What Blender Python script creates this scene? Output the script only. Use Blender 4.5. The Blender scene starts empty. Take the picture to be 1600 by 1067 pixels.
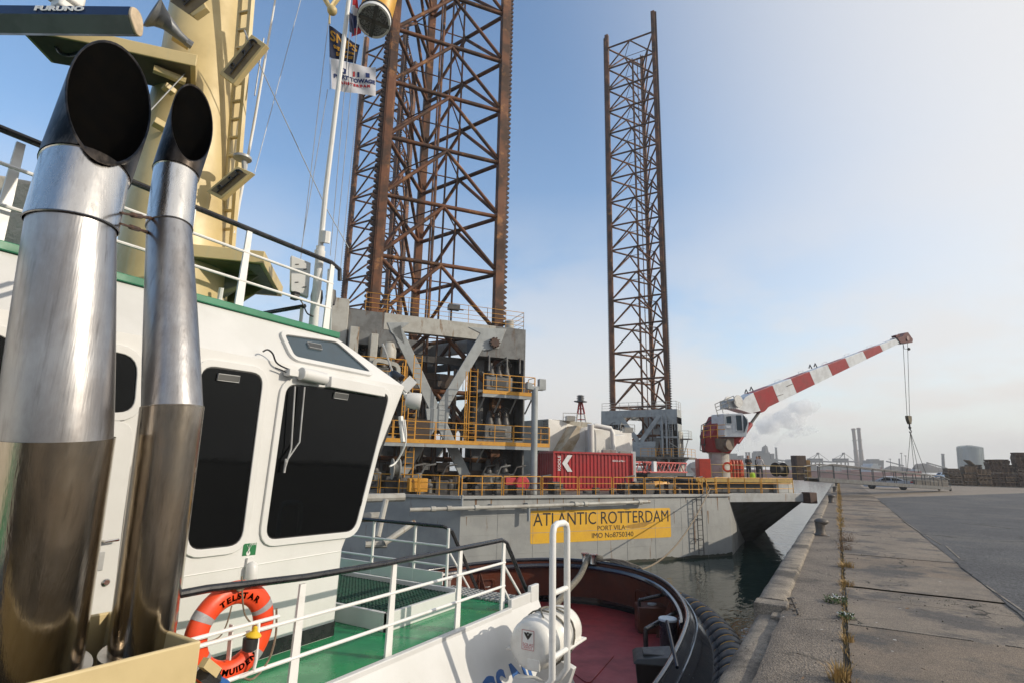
import bpy, math, random, bmesh
from mathutils import Vector as V, Matrix, noise as mn
rnd = random.Random(7)
sc = bpy.context.scene
COL = sc.collection
# ---------------------------------------------------------------- camera model (metres; +Y along the quay, quay top z = 0)
F = 870.0
_vy = V((515, 200, F)).normalized()
_Dv = F * F / (200 - 515 * .0213)
_vz = V((.0213 * _Dv, -_Dv, F)).normalized()
_vx = _vy.cross(_vz)
if _vx.x < 0: _vx = -_vx
CAM = V((0, 0, 2.0))
def ray(px, py):
    c = V(((px - 800) / F, (py - 533.5) / F, 1.0))
    return V((_vx.dot(c), _vy.dot(c), _vz.dot(c)))
def P(px, py, d): return CAM + ray(px, py) * d              # point at depth d (m) along the optical axis
def PX(px, py, x): r = ray(px, py); return CAM + r * (x / r.x)
def PY(px, py, y): r = ray(px, py); return CAM + r * (y / r.y)
def PZ(px, py, z): r = ray(px, py); return CAM + r * ((z - 2) / r.z)
def PN(px, py, p, n): r = ray(px, py); return CAM + r * ((p - CAM).dot(n) / r.dot(n))
X, Y, Z = V((1, 0, 0)), V((0, 1, 0)), V((0, 0, 1))
cd = bpy.data.cameras.new('camera'); cam = bpy.data.objects.new('camera', cd); COL.objects.link(cam)
right = V((_vx.x, _vy.x, _vz.x)); down = V((_vx.y, _vy.y, _vz.y)); fwd = V((_vx.z, _vy.z, _vz.z))
M = Matrix((right, -down, -fwd)).transposed().to_4x4(); M.translation = CAM
cam.matrix_world = M
cd.sensor_width = 36; cd.lens = F / 1600 * 36; cd.clip_start = .05; cd.clip_end = 20000
sc.camera = cam
sc.render.resolution_x, sc.render.resolution_y = 1024, 682
# ---------------------------------------------------------------- mesh builder
BASE = {}
class MB:
    def __init__(s): s.v = []; s.f = []; s.mi = []; s.m = 0
    def add(s, vs, fs):
        b = len(s.v); s.v += [V(v) for v in vs]; s.f += [tuple(i + b for i in f) for f in fs]; s.mi += [s.m] * len(fs)
        return s
    def hexa(s, p): return s.add(p, [(3, 2, 1, 0), (4, 5, 6, 7), (0, 1, 5, 4), (1, 2, 6, 5), (2, 3, 7, 6), (3, 0, 4, 7)])
    def box(s, a, b):
        (x0, y0, z0), (x1, y1, z1) = a, b
        return s.hexa([(x0, y0, z0), (x1, y0, z0), (x1, y1, z0), (x0, y1, z0), (x0, y0, z1), (x1, y0, z1), (x1, y1, z1), (x0, y1, z1)])
    def obox(s, c, ax, ay, az):                            # centre and three half-axis vectors
        c = V(c); return s.hexa([c - ax - ay - az, c + ax - ay - az, c + ax + ay - az, c - ax + ay - az, c - ax - ay + az, c + ax - ay + az, c + ax + ay + az, c - ax + ay + az])
    def beam(s, a, b, w, h=None, up=Z):
        a, b = V(a), V(b); h = w if h is None else h
        d = (b - a).normalized()
        if abs(d.dot(up)) > .98: up = X
        sd = d.cross(up).normalized(); u = sd.cross(d)
        return s.obox((a + b) / 2, (b - a) / 2, sd * w / 2, u * h / 2)
    def prism(s, poly, d):
        poly = [V(p) for p in poly]; n = len(poly); d = V(d)
        return s.add(poly + [p + d for p in poly], [tuple(range(n - 1, -1, -1)), tuple(range(n, 2 * n))] + [(i, (i + 1) % n, n + (i + 1) % n, n + i) for i in range(n)])
    def ringloft(s, rings, cap=True, closed=False):
        n = len(rings[0]); vs = [p for r in rings for p in r]; fs = []
        m = len(rings)
        for k in range(m if closed else m - 1):
            a, b = k * n, ((k + 1) % m) * n
            fs += [(a + i, a + (i + 1) % n, b + (i + 1) % n, b + i) for i in range(n)]
        if cap and not closed: fs += [tuple(range(n - 1, -1, -1)), tuple(range((m - 1) * n, m * n))]
        return s.add(vs, fs)
    def tube(s, pts, r, n=8, cap=True, closed=False):
        pts = [V(p) for p in pts]; m = len(pts)
        rs = r if isinstance(r, (list, tuple)) else [r] * m
        tg = []
        for i in range(m):
            if closed: t = pts[(i + 1) % m] - pts[i - 1]
            else: t = pts[min(i + 1, m - 1)] - pts[max(i - 1, 0)]
            tg.append(t.normalized())
        u = tg[0].cross(Z if abs(tg[0].z) < .9 else X).normalized(); rings = []
        for i in range(m):
            u = (u - tg[i] * u.dot(tg[i])).normalized(); w = tg[i].cross(u)
            k = 1.0
            if 0 < i < m - 1 or closed:
                c = tg[i].dot((pts[(i + 1) % m] - pts[i]).normalized()); k = 1 / max(c, .5)
            rings.append([pts[i] + (u * math.cos(a) + w * math.sin(a)) * rs[i] for a in [2 * math.pi * j / n for j in range(n)]])
        return s.ringloft(rings, cap, closed)
    def lathe(s, prof, c, ax=Z, n=24, sx=1.0):
        c = V(c); ax = V(ax).normalized(); u = ax.cross(X if abs(ax.x) < .9 else Y).normalized(); w = ax.cross(u)
        rings = [[c + ax * h + (u * math.cos(a) * sx + w * math.sin(a)) * max(r, 1e-4) for a in [2 * math.pi * j / n for j in range(n)]] for r, h in prof]
        return s.ringloft(rings, True)
    def sphere(s, c, r, nu=12, nv=8):
        c = V(c); r = V((r, r, r)) if not hasattr(r, '__len__') else V(r)
        rings = [[c + V((r.x * math.sin(t) * math.cos(a), r.y * math.sin(t) * math.sin(a), -r.z * math.cos(t))) for a in [2 * math.pi * j / nu for j in range(nu)]] for t in [math.pi * (k + .02) / (nv + .04) for k in range(nv + 1)]]
        return s.ringloft(rings, True)
    def sheet(s, fn, nu, nv):                               # grid surface fn(u, v)
        vs = [fn(i / nu, j / nv) for j in range(nv + 1) for i in range(nu + 1)]
        return s.add(vs, [(j * (nu + 1) + i, j * (nu + 1) + i + 1, (j + 1) * (nu + 1) + i + 1, (j + 1) * (nu + 1) + i) for j in range(nv) for i in range(nu)])
    def text(s, st, mat4, size=1.0, ext=.004, align='CENTER', wide=1.0, off=0.0):
        vs, fs, _ = text_geo(st, size, ext, align, off)
        return s.add([mat4 @ V((p.x * wide, p.y, p.z)) for p in vs], fs)
    def build(s, name, m, parent=None, smooth=35, bevel=0.0, label=None, fix=True):
        base = BASE.get(parent.name, V((0, 0, 0))) if parent else V((0, 0, 0))
        me = bpy.data.meshes.new(name); me.from_pydata([tuple(p - base) for p in s.v], [], s.f)
        for x in (m if isinstance(m, (list, tuple)) else [m]): me.materials.append(x)
        me.polygons.foreach_set('material_index', s.mi)
        if fix:
            bm = bmesh.new(); bm.from_mesh(me); bmesh.ops.recalc_face_normals(bm, faces=bm.faces); bm.to_mesh(me); bm.free()
        if smooth:
            me.shade_smooth(); me.set_sharp_from_angle(angle=math.radians(smooth))
        o = bpy.data.objects.new(name, me); COL.objects.link(o)
        if parent: o.parent = parent; BASE[o.name] = base
        if bevel:
            b = o.modifiers.new('bevel', 'BEVEL'); b.width = bevel; b.segments = 2; b.limit_method = 'ANGLE'; b.angle_limit = .7
        if label: o['label'] = label
        return o
def text_geo(st, size, ext, align='CENTER', off=0.0):
    cu = bpy.data.curves.new('lettering', 'FONT'); cu.body = st; cu.size = size; cu.extrude = ext; cu.align_x = align; cu.align_y = 'CENTER'
    cu.offset = off; cu.resolution_u = 3
    ob = bpy.data.objects.new('lettering', cu); COL.objects.link(ob); bpy.context.view_layer.update()
    me = bpy.data.meshes.new_from_object(ob.evaluated_get(bpy.context.evaluated_depsgraph_get()))
    vs = [v.co.copy() for v in me.vertices]; fs = [tuple(p.vertices) for p in me.polygons]
    w = (max(v.x for v in vs) - min(v.x for v in vs)) if vs else 0
    bpy.data.objects.remove(ob); bpy.data.curves.remove(cu); bpy.data.meshes.remove(me)
    return vs, fs, w
def frame(o, u, v):                                         # matrix: local x -> u, y -> v, z -> normal
    u = V(u).normalized(); n = u.cross(V(v)).normalized(); v = n.cross(u)
    m = Matrix((u, v, n)).transposed().to_4x4(); m.translation = V(o); return m
def thing(name, label, cat, loc=(0, 0, 0), group=None, kind=None):
    o = bpy.data.objects.new(name, None); COL.objects.link(o); o.location = loc; o.empty_display_size = .3
    BASE[o.name] = V(loc); o['label'] = label; o['category'] = cat
    if group: o['group'] = group
    if kind: o['kind'] = kind
    return o
def tag(o, label=None, cat=None, group=None, kind=None):
    if label: o['label'] = label
    if cat: o['category'] = cat
    if group: o['group'] = group
    if kind: o['kind'] = kind
    return o
def dup(root, loc, rotz=0.0, label=None, scale=1.0):
    r = root.copy(); COL.objects.link(r); r.location = loc; r.rotation_euler = (0, 0, rotz); r.scale = (scale,) * 3
    if label: r['label'] = label
    for ch in list(root.children):
        c = ch.copy(); COL.objects.link(c); c.parent = r
        for g in list(ch.children):
            d = g.copy(); COL.objects.link(d); d.parent = c
    return r
def rrect(pts, r, n=5):                                     # rounded polygon through planar corner points
    out = []; m = len(pts)
    for i in range(m):
        p, a, b = V(pts[i]), V(pts[i - 1]), V(pts[(i + 1) % m])
        da, db = (a - p).normalized(), (b - p).normalized()
        rr = min(r, (a - p).length * .45, (b - p).length * .45)
        for k in range(n + 1):
            t = k / n; out.append(p + da * rr * (1 - t) ** 2 + db * rr * t ** 2)
    return out
def ring_frame(mb, poly, w, d):                             # frame strip of width w round a polygon, thickness vector d
    c = sum(poly, V((0, 0, 0))) / len(poly); m = len(poly); out = []
    nrm = V(d).normalized()
    for i in range(m):
        t = (poly[(i + 1) % m] - poly[i - 1]).normalized(); o = t.cross(nrm)
        if o.dot(poly[i] - c) < 0: o = -o
        out.append(poly[i] + o * w)
    rings = [[p for p in poly], [p for p in out], [p + V(d) for p in out], [p + V(d) for p in poly]]
    vs = [p for r in rings for p in r]; fs = []
    for k in range(4):
        a, b = k * m, ((k + 1) % 4) * m
        fs += [(a + i, a + (i + 1) % m, b + (i + 1) % m, b + i) for i in range(m)]
    mb.add(vs, fs); return out
# ---------------------------------------------------------------- materials
def _n(nt, t, **kw):
    n = nt.nodes.new(t)
    for k, v in kw.items(): setattr(n, k, v)
    return n
def _noise(nt, co, scale, detail=6, rough=.6, stretch=None):
    if stretch:
        mp = _n(nt, 'ShaderNodeMapping'); mp.inputs['Scale'].default_value = stretch; nt.links.new(co, mp.inputs['Vector']); co = mp.outputs[0]
    n = _n(nt, 'ShaderNodeTexNoise'); n.inputs['Scale'].default_value = scale; n.inputs['Detail'].default_value = detail; n.inputs['Roughness'].default_value = rough
    nt.links.new(co, n.inputs['Vector']); return n.outputs['Fac']
def _ramp(nt, fac, a, b):
    m = _n(nt, 'ShaderNodeMapRange'); m.interpolation_type = 'SMOOTHSTEP'; m.inputs[1].default_value = a; m.inputs[2].default_value = b
    nt.links.new(fac, m.inputs[0]); return m.outputs[0]
def _mix(nt, fac, c1, c2):
    m = _n(nt, 'ShaderNodeMix', data_type='RGBA')
    for s_, c in ((6, c1), (7, c2)):
        if isinstance(c, tuple): m.inputs[s_].default_value = (*c, 1)
        else: nt.links.new(c, m.inputs[s_])
    if isinstance(fac, float): m.inputs[0].default_value = fac
    else: nt.links.new(fac, m.inputs[0])
    return m.outputs[2]
def mat(name, col, rough=.5, metal=0.0, col2=None, f=(.4, .65), scale=3.0, stretch=None, col3=None, f3=(.58, .66), scale3=1.5, stretch3=None, bump=0.0, bscale=40.0, bdist=.01, spec=.5, coat=0.0, rv=.12, aniso=None):
    m = bpy.data.materials.new(name); m.use_nodes = True; nt = m.node_tree; b = nt.nodes['Principled BSDF']
    tc = _n(nt, 'ShaderNodeTexCoord'); co = tc.outputs['Object']
    if col2 is None: col2 = tuple(c * .82 for c in col)
    n1 = _noise(nt, co, scale, 7, .62, stretch)
    c = _mix(nt, _ramp(nt, n1, *f), col, col2)
    if col3 is not None:
        n3 = _noise(nt, co, scale3, 8, .68, stretch3); c = _mix(nt, _ramp(nt, n3, *f3), c, col3)
    nt.links.new(c, b.inputs['Base Color'])
    r = _n(nt, 'ShaderNodeMapRange'); r.inputs[3].default_value = max(rough - rv, .02); r.inputs[4].default_value = min(rough + rv, 1); r.inputs[1].default_value = .3; r.inputs[2].default_value = .7
    nt.links.new(n1, r.inputs[0]); nt.links.new(r.outputs[0], b.inputs['Roughness'])
    b.inputs['Metallic'].default_value = metal; b.inputs['Specular IOR Level'].default_value = spec; b.inputs['Coat Weight'].default_value = coat
    if bump:
        nb = _noise(nt, co, bscale, 5, .6, aniso); bp = _n(nt, 'ShaderNodeBump'); bp.inputs['Strength'].default_value = bump; bp.inputs['Distance'].default_value = bdist
        nt.links.new(nb, bp.inputs['Height']); nt.links.new(bp.outputs[0], b.inputs['Normal'])
    return m
WHITE = mat('white paint', (.665, .665, .655), .38, 0, (.60, .60, .585), scale=1.1, col3=(.46, .40, .30), f3=(.64, .80), scale3=2.2, stretch3=(3.5, 3.5, .28), bump=.22, bscale=1.7, bdist=.02, coat=.05)
WHITE2 = mat('white painted steel', (.76, .76, .74), .4, 0, (.62, .61, .58), f=(.5, .8), scale=6, col3=(.30, .20, .12), f3=(.70, .76), scale3=9)
CREAM = mat('cream mast paint', (.62, .49, .24), .45, 0, (.54, .42, .20), scale=2, col3=(.5, .46, .28), f3=(.55, .75), scale3=1.2, stretch3=(6, 6, .3))
BLACKP = mat('black paint', (.012, .012, .014), .3, 0, (.02, .02, .022), scale=8, coat=.15)
RUBBER = mat('black rubber', (.016, .016, .017), .5, 0, (.032, .031, .03), scale=7, bump=.25, bscale=30)
GREEN = mat('green deck paint', (.008, .27, .095), .27, 0, (.012, .21, .08), scale=2.2, col3=(.03, .14, .07), f3=(.58, .75), scale3=4, bump=.18, bscale=9, coat=.12)
GREENT = mat('green trim paint', (.012, .20, .10), .4)
RED = mat('red deck paint', (.25, .022, .024), .5, 0, (.17, .022, .024), scale=1.6, col3=(.10, .03, .03), f3=(.58, .75), scale3=3, bump=.12, bscale=60)
BROWN = mat('brown bulwark paint', (.10, .028, .014), .38, 0, (.07, .022, .013), scale=2.5, bump=.08, bscale=6)
NAVY = mat('black blue hull paint', (.010, .012, .022), .16, 0, (.016, .018, .026), scale=2, bump=.10, bscale=3, bdist=.02, coat=.4)
GLASS = mat('dark window glass', (.003, .0035, .004), .04, 0, (.003, .0035, .004), spec=.19, rv=.02, bump=.10, bscale=1.3, bdist=.01)
GLASSB = mat('blue grey roof glass', (.05, .075, .095), .06, 0, (.05, .07, .085), rv=.01)
STEEL = mat('stainless steel', (.60, .58, .55), .22, 1, (.45, .42, .38), scale=3, stretch=(1, 1, .25), bump=.05, bscale=50)
SIGN_G = mat('green sign', (.01, .16, .05), .45)
SIGN_W = mat('white lettering', (.8, .8, .78), .45)
INK = mat('black lettering', (.015, .014, .013), .5)
INKB = mat('blue lettering', (.012, .10, .33), .45)
INKR = mat('red lettering', (.5, .04, .05), .5)
ORANGE = mat('orange lifebuoy plastic', (.80, .075, .016), .45, 0, (.72, .06, .014), scale=5, bump=.1, bscale=20)
TAPE = mat('reflective tape', (.40, .40, .41), .35, .2, (.33, .33, .34), scale=20)
YEL = mat('yellow paint', (.62, .33, .03), .45, 0, (.50, .25, .03), scale=3, col3=(.16, .07, .03), f3=(.6, .72), scale3=4)
ROPE = mat('fibre rope', (.24, .19, .13), .85, 0, (.15, .12, .085), scale=30, bump=.6, bscale=80)
ROPEG = mat('weathered tow rope', (.20, .185, .15), .9, 0, (.12, .11, .09), scale=25, bump=.8, bscale=60)
DARK = mat('dark machinery', (.05, .05, .052), .5, .2, (.09, .085, .08), scale=4, col3=(.07, .04, .025), f3=(.55, .7), scale3=3)
GREYB = mat('grey fittings', (.42, .43, .43), .45, .2, (.32, .32, .32), scale=5)
# ---------------------------------------------------------------- sky and sun
SUN_AZ, SUN_EL = math.radians(18), math.radians(23)         # azimuth from +X towards +Y
sdir = V((math.cos(SUN_AZ) * math.cos(SUN_EL), math.sin(SUN_AZ) * math.cos(SUN_EL), math.sin(SUN_EL)))
w = bpy.data.worlds.new('World'); sc.world = w; w.use_nodes = True; nt = w.node_tree
bg = nt.nodes['Background']; sky = _n(nt, 'ShaderNodeTexSky', sky_type='NISHITA'); sky.sun_disc = False
sky.sun_elevation = SUN_EL; sky.sun_rotation = math.pi / 2 - SUN_AZ; sky.air_density = 1.0; sky.dust_density = 1.0; sky.ozone_density = .7; sky.altitude = 0
bg.inputs['Strength'].default_value = .118
tc = _n(nt, 'ShaderNodeTexCoord'); sp = _n(nt, 'ShaderNodeSeparateXYZ'); nt.links.new(tc.outputs['Generated'], sp.inputs[0])
mz = _n(nt, 'ShaderNodeMath', operation='ADD'); mz.inputs[1].default_value = .22; nt.links.new(sp.outputs[2], mz.inputs[0])
dv = _n(nt, 'ShaderNodeVectorMath', operation='DIVIDE'); cb = _n(nt, 'ShaderNodeCombineXYZ')
for i in range(3): nt.links.new(mz.outputs[0], cb.inputs[i])
nt.links.new(tc.outputs['Generated'], dv.inputs[0]); nt.links.new(cb.outputs[0], dv.inputs[1])
def _mth(op, a, b=None):
    n = _n(nt, 'ShaderNodeMath', operation=op, use_clamp=False)
    for i, x in enumerate((a, b)):
        if x is None: continue
        if isinstance(x, (int, float)): n.inputs[i].default_value = x
        else: nt.links.new(x, n.inputs[i])
    return n.outputs[0]
dt = _n(nt, 'ShaderNodeVectorMath', operation='DOT_PRODUCT'); dt.inputs[1].default_value = tuple(sdir); nt.links.new(tc.outputs['Generated'], dt.inputs[0])
side = _ramp(nt, dt.outputs['Value'], .10, .76)             # aerosol glow of a hazy sky on the sun's side
el = _mth('MAXIMUM', sp.outputs[2], 0.0)
low = _mth('MULTIPLY', _mth('EXPONENT', _mth('MULTIPLY', el, -6.6)), .88)
hz = _mth('SUBTRACT', 1.0, _mth('MULTIPLY', _mth('SUBTRACT', 1.0, low), _mth('SUBTRACT', 1.0, _mth('MULTIPLY', side, .88))))
hcol = _mix(nt, _ramp(nt, dt.outputs['Value'], -.75, .25), (1.70, 2.35, 3.2), (4.45, 4.28, 4.05))
tn_ = _n(nt, 'ShaderNodeMix', data_type='RGBA', blend_type='MULTIPLY'); tn_.inputs[0].default_value = 1; nt.links.new(sky.outputs[0], tn_.inputs[6]); tn_.inputs[7].default_value = (.80, .98, 1.10, 1)
c1 = _mix(nt, hz, tn_.outputs[2], hcol)
cl = _noise(nt, dv.outputs[0], 1.15, 7, .56, (1.0, 1.0, .6)); cm = _ramp(nt, cl, .37, .57)
band = _n(nt, 'ShaderNodeMapRange'); band.inputs[1].default_value = .10; band.inputs[2].default_value = .46; band.inputs[3].default_value = .85; band.inputs[4].default_value = .0
nt.links.new(sp.outputs[2], band.inputs[0])
CLOUD = (4.10, 3.86, 3.68)
skyc = _mix(nt, _mth('MULTIPLY', cm, band.outputs[0]), c1, CLOUD)
nt.links.new(skyc, bg.inputs['Color'])
sl = bpy.data.lights.new('sun', 'SUN'); sl.energy = 2.0; sl.angle = math.radians(.6); sl.color = (1, .89, .73)
so = bpy.data.objects.new('sun', sl); COL.objects.link(so); so.rotation_euler = (-sdir).to_track_quat('-Z', 'Y').to_euler()
vs = sc.view_settings; vs.view_transform = 'Standard'; vs.look = 'None'; vs.exposure = .88; vs.gamma = 1
sc.render.engine = 'CYCLES'; sc.cycles.use_denoising = True
try: sc.cycles.denoiser = 'OPENIMAGEDENOISE'
except Exception: pass
sc.cycles.max_bounces = 6; sc.cycles.diffuse_bounces = 3; sc.cycles.glossy_bounces = 3; sc.cycles.transmission_bounces = 3; sc.cycles.volume_bounces = 4; sc.cycles.transparent_max_bounces = 8
sc.cycles.caustics_reflective = False; sc.cycles.caustics_refractive = False; sc.cycles.sample_clamp_indirect = 6
# ---------------------------------------------------------------- materials of the ground
def ground_mat(name, c1, c2, c3, vs_, speck, bump, crack=0.0, cs=1.2, f3=(.56, .7), rough=.8, s3=.55, sv=(.66, 1.42)):
    m = bpy.data.materials.new(name); m.use_nodes = True; nt = m.node_tree; b = nt.nodes['Principled BSDF']
    co = _n(nt, 'ShaderNodeTexCoord').outputs['Object']
    n1 = _noise(nt, co, vs_, 8, .65); c = _mix(nt, _ramp(nt, n1, .35, .68), c1, c2)
    n2 = _noise(nt, co, s3, 7, .7); c = _mix(nt, _ramp(nt, n2, *f3), c, c3)
    n4 = _noise(nt, co, 9, 6, .7); dk = _ramp(nt, n4, .62, .74); dk2 = _n(nt, 'ShaderNodeMath', operation='MULTIPLY'); dk2.inputs[1].default_value = .55; nt.links.new(dk, dk2.inputs[0])
    c = _mix(nt, dk2.outputs[0], c, tuple(x * .45 for x in c2))
    vo = _n(nt, 'ShaderNodeTexVoronoi'); vo.inputs['Scale'].default_value = speck; nt.links.new(co, vo.inputs['Vector'])
    hs = _n(nt, 'ShaderNodeSeparateColor'); nt.links.new(vo.outputs['Color'], hs.inputs[0])
    mr = _n(nt, 'ShaderNodeMapRange'); mr.inputs[3].default_value = sv[0]; mr.inputs[4].default_value = sv[1]; nt.links.new(hs.outputs[0], mr.inputs[0])
    mu = _n(nt, 'ShaderNodeMix', data_type='RGBA', blend_type='MULTIPLY'); mu.inputs[0].default_value = 1; nt.links.new(c, mu.inputs[6])
    cc = _n(nt, 'ShaderNodeCombineColor')
    for i in range(3): nt.links.new(mr.outputs[0], cc.inputs[i])
    nt.links.new(cc.outputs[0], mu.inputs[7]); c = mu.outputs[2]
    h = vo.outputs['Distance']
    if crack:
        wn = _n(nt, 'ShaderNodeTexNoise'); wn.inputs['Scale'].default_value = 1.6; wn.inputs['Detail'].default_value = 6; nt.links.new(co, wn.inputs['Vector'])
        ad = _n(nt, 'ShaderNodeVectorMath', operation='MULTIPLY_ADD'); ad.inputs[1].default_value = (.9, .9, 0); nt.links.new(wn.outputs['Color'], ad.inputs[0]); nt.links.new(co, ad.inputs[2])
        v2 = _n(nt, 'ShaderNodeTexVoronoi', feature='DISTANCE_TO_EDGE'); v2.inputs['Scale'].default_value = cs; nt.links.new(ad.outputs[0], v2.inputs['Vector'])
        k = _n(nt, 'ShaderNodeMapRange'); k.inputs[1].default_value = .004; k.inputs[2].default_value = .016; k.inputs[3].default_value = crack; k.inputs[4].default_value = 0; nt.links.new(v2.outputs['Distance'], k.inputs[0])
        gate = _ramp(nt, _noise(nt, co, .5, 3, .5), .50, .62); g = _n(nt, 'ShaderNodeMath', operation='MULTIPLY'); nt.links.new(k.outputs[0], g.inputs[0]); nt.links.new(gate, g.inputs[1])
        c = _mix(nt, g.outputs[0], c, (.03, .028, .022))
    nt.links.new(c, b.inputs['Base Color']); b.inputs['Roughness'].default_value = rough; b.inputs['Specular IOR Level'].default_value = .35
    nb = _noise(nt, co, speck * .8, 6, .7); hb = _n(nt, 'ShaderNodeMath', operation='ADD'); nt.links.new(nb, hb.inputs[0]); nt.links.new(h, hb.inputs[1])
    bp = _n(nt, 'ShaderNodeBump'); bp.inputs['Strength'].default_value = bump; bp.inputs['Distance'].default_value = .012; nt.links.new(hb.outputs[0], bp.inputs['Height'])
    nt.links.new(bp.outputs[0], b.inputs['Normal'])
    return m
APRON = ground_mat('exposed aggregate concrete', (.205, .172, .138), (.145, .122, .10), (.095, .082, .07), 1.1, 55, 1.0, .6, .5)
CAPM = ground_mat('quay cap concrete', (.27, .235, .19), (.165, .142, .118), (.085, .075, .064), 3.0, 90, .6, .8, 1.6, (.50, .62))
SLAB = ground_mat('concrete slab', (.24, .19, .142), (.165, .134, .105), (.095, .088, .082), .9, 110, .7, 1.0, .7, (.49, .60))
SLAB2 = ground_mat('worn dark slab', (.175, .142, .112), (.12, .10, .083), (.075, .07, .066), .9, 110, .7, 1.0, .6, (.47, .60))
SLAB3 = ground_mat('pale grey slab', (.265, .22, .172), (.19, .16, .13), (.11, .10, .092), .7, 110, .7, 1.0, .8, (.49, .60))
SLABF = ground_mat('far pavement concrete', (.25, .205, .16), (.20, .168, .135), (.15, .13, .11), .25, 40, .3, .5, .3)
ASPH = ground_mat('asphalt', (.088, .088, .09), (.064, .064, .066), (.110, .106, .10), .35, 42, 1.0, .8, .16, (.48, .62), .75, .25, (.45, 1.7))
DIRT = ground_mat('joint soil', (.07, .055, .035), (.04, .033, .022), (.09, .075, .05), 8, 120, .8)
wm = bpy.data.materials.new('harbour water'); wm.use_nodes = True; nt = wm.node_tree; b = nt.nodes['Principled BSDF']
b.inputs['Base Color'].default_value = (.012, .028, .024, 1); b.inputs['Roughness'].default_value = .05; b.inputs['IOR'].default_value = 1.22
co = _n(nt, 'ShaderNodeTexCoord').outputs['Object']
a1 = _noise(nt, co, .9, 4, .55, (1, .45, 1)); a2 = _noise(nt, co, 3.6, 3, .5, (1, .5, 1)); ad = _n(nt, 'ShaderNodeMath', operation='MULTIPLY_ADD'); ad.inputs[1].default_value = .22; nt.links.new(a2, ad.inputs[0]); nt.links.new(a1, ad.inputs[2])
bp = _n(nt, 'ShaderNodeBump'); bp.inputs['Strength'].default_value = .42; bp.inputs['Distance'].default_value = .13; nt.links.new(ad.outputs[0], bp.inputs['Height']); nt.links.new(bp.outputs[0], b.inputs['Normal'])
# ---------------------------------------------------------------- water, quay, pavement, asphalt
tag(MB().sheet(lambda u, v: V((-3000 + 6000 * u, -400 + 3900 * v, -3.6)), 2, 2).build('water', wm, smooth=0), kind='structure')
def rough_sheet(fn, nu, nv, amp, fr):
    def g(u, v):
        p = V(fn(u, v)); p.z += amp * mn.noise(p * fr); return p
    return MB().sheet(g, nu, nv)
QE, QX1, QY1 = -1.27, 400.0, 112.0
q = MB(); q.box((QE + .02, -60, -7), (QX1, QY1, -.28))
tag(q.build('quay_wall', CAPM, smooth=0), kind='structure')
def JX(y): return -.125 - .005 * max(0, y - 7)
def apr(u, v):                                              # apron strip with a ragged edge beside the near cap
    y = -30 + (QY1 + 30) * v ** 1.8
    x0 = -.93 + .05 * mn.noise(V((0, y * 2.1, 3))) + .03 * mn.noise(V((1, y * 7, 0)))
    x1 = JX(y) - .035 + .025 * mn.noise(V((5, y * 3.1, 3)))
    x = x0 + (x1 - x0) * u
    return V((x, y, (.012 * mn.noise(V((x * 2, y * 2, 0))) - (.03 if u == 0 and y < 9.6 else 0)) - .004))
tag(MB().sheet(apr, 8, 420).build('quay_apron', APRON, smooth=60), kind='structure')
def cap(name, y0, y1, zt, x0, x1, seg):
    n = max(2, int((y1 - y0) / seg)); rings = []
    for k in range(n + 1):
        y = y0 + (y1 - y0) * k / n; j = lambda s, a=.018: a * mn.noise(V((s, y * 2.3, s * 1.7)))
        rings.append([V((x0 + j(1), y, -.9)), V((x0 + j(2), y, zt - .06 + j(3))), V((x0 + .05 + j(3), y, zt - .01 + j(4, .01))), V((x0 + .18, y, zt + j(9, .012))), V((x1 - .04 + j(5), y, zt - .005 + j(6, .01))), V((x1 + j(7), y, zt - .05)), V((x1, y, -.9))])
    m = MB(); m.ringloft(rings); return tag(m.build(name, CAPM, smooth=50), kind='structure')
cap('quay_edge', 9.95, QY1, .06, QE - .05, -.90, .35)
cap('quay_edge_lower', -20, 9.6, -.10, QE - .02, -.92, .16)
m = MB(); m.box((QE - .05, 9.6, -.9), (-.86, 9.95, .045)); m.box((QE + .2, 9.3, -.9), (-.8, 9.6, -.05))
tag(m.build('quay_edge_block', CAPM, smooth=0, bevel=.02), kind='structure')
tag(MB().sheet(lambda u, v: V((-.75 + .9 * u, -20 + 132 * v, -.035 + .02 * mn.noise(V((u, v * 300, 0))))), 2, 300).build('weedy_joint', DIRT, smooth=0), kind='structure')
ys = [-12, -6, -2.5, .6, 3.4, 5.6, 8.0]
for py in (976, 932, 916, 890, 866, 843, 823, 812, 804, 797, 791, 786, 781, 777, 773, 770, 767): 
    p = PZ(1336, py, 0)
    if p.y - ys[-1] > .8: ys.append(p.y)
ys += [ys[-1] + 9, QY1]
sl_ = MB()
for a, b_ in zip(ys, ys[1:]):
    sl_.m = rnd.choice((0, 0, 1, 2, 2)) if not 9 < a < 12 else 2; g = .011; dz = rnd.uniform(-.012, .012); sk = rnd.uniform(-.06, .06); n = 26
    xr = 2.05
    def fn(u, v, a=a, b_=b_, dz=dz):
        x = 0; y = a + g + (b_ - a - 2 * g) * v + sk * u * .0; x0 = JX(y) + .03; x = x0 + (xr - x0) * u
        y += (.02 * mn.noise(V((x * 3, a, 0))) + .016 * mn.noise(V((x * 11, a, 4)))) * (1 - v) + (.02 * mn.noise(V((x * 3, b_, 0))) + .016 * mn.noise(V((x * 11, b_, 4)))) * v
        if u == 0: x += .03 * mn.noise(V((y * 4, 0, 2)))
        return V((x, y, dz + .01 * mn.noise(V((x * .8, y * .8, 0))) - .004))
    sl_.sheet(fn, n, n)
tag(sl_.build('concrete_pavement', [SLAB, SLAB2, SLAB3], smooth=60), kind='structure')
tag(MB().sheet(lambda u, v: V((-.2 + 2.4 * u, -20 + 132 * v, -.026)), 1, 1).build('pavement_bed', DIRT, smooth=0), kind='structure')
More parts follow.
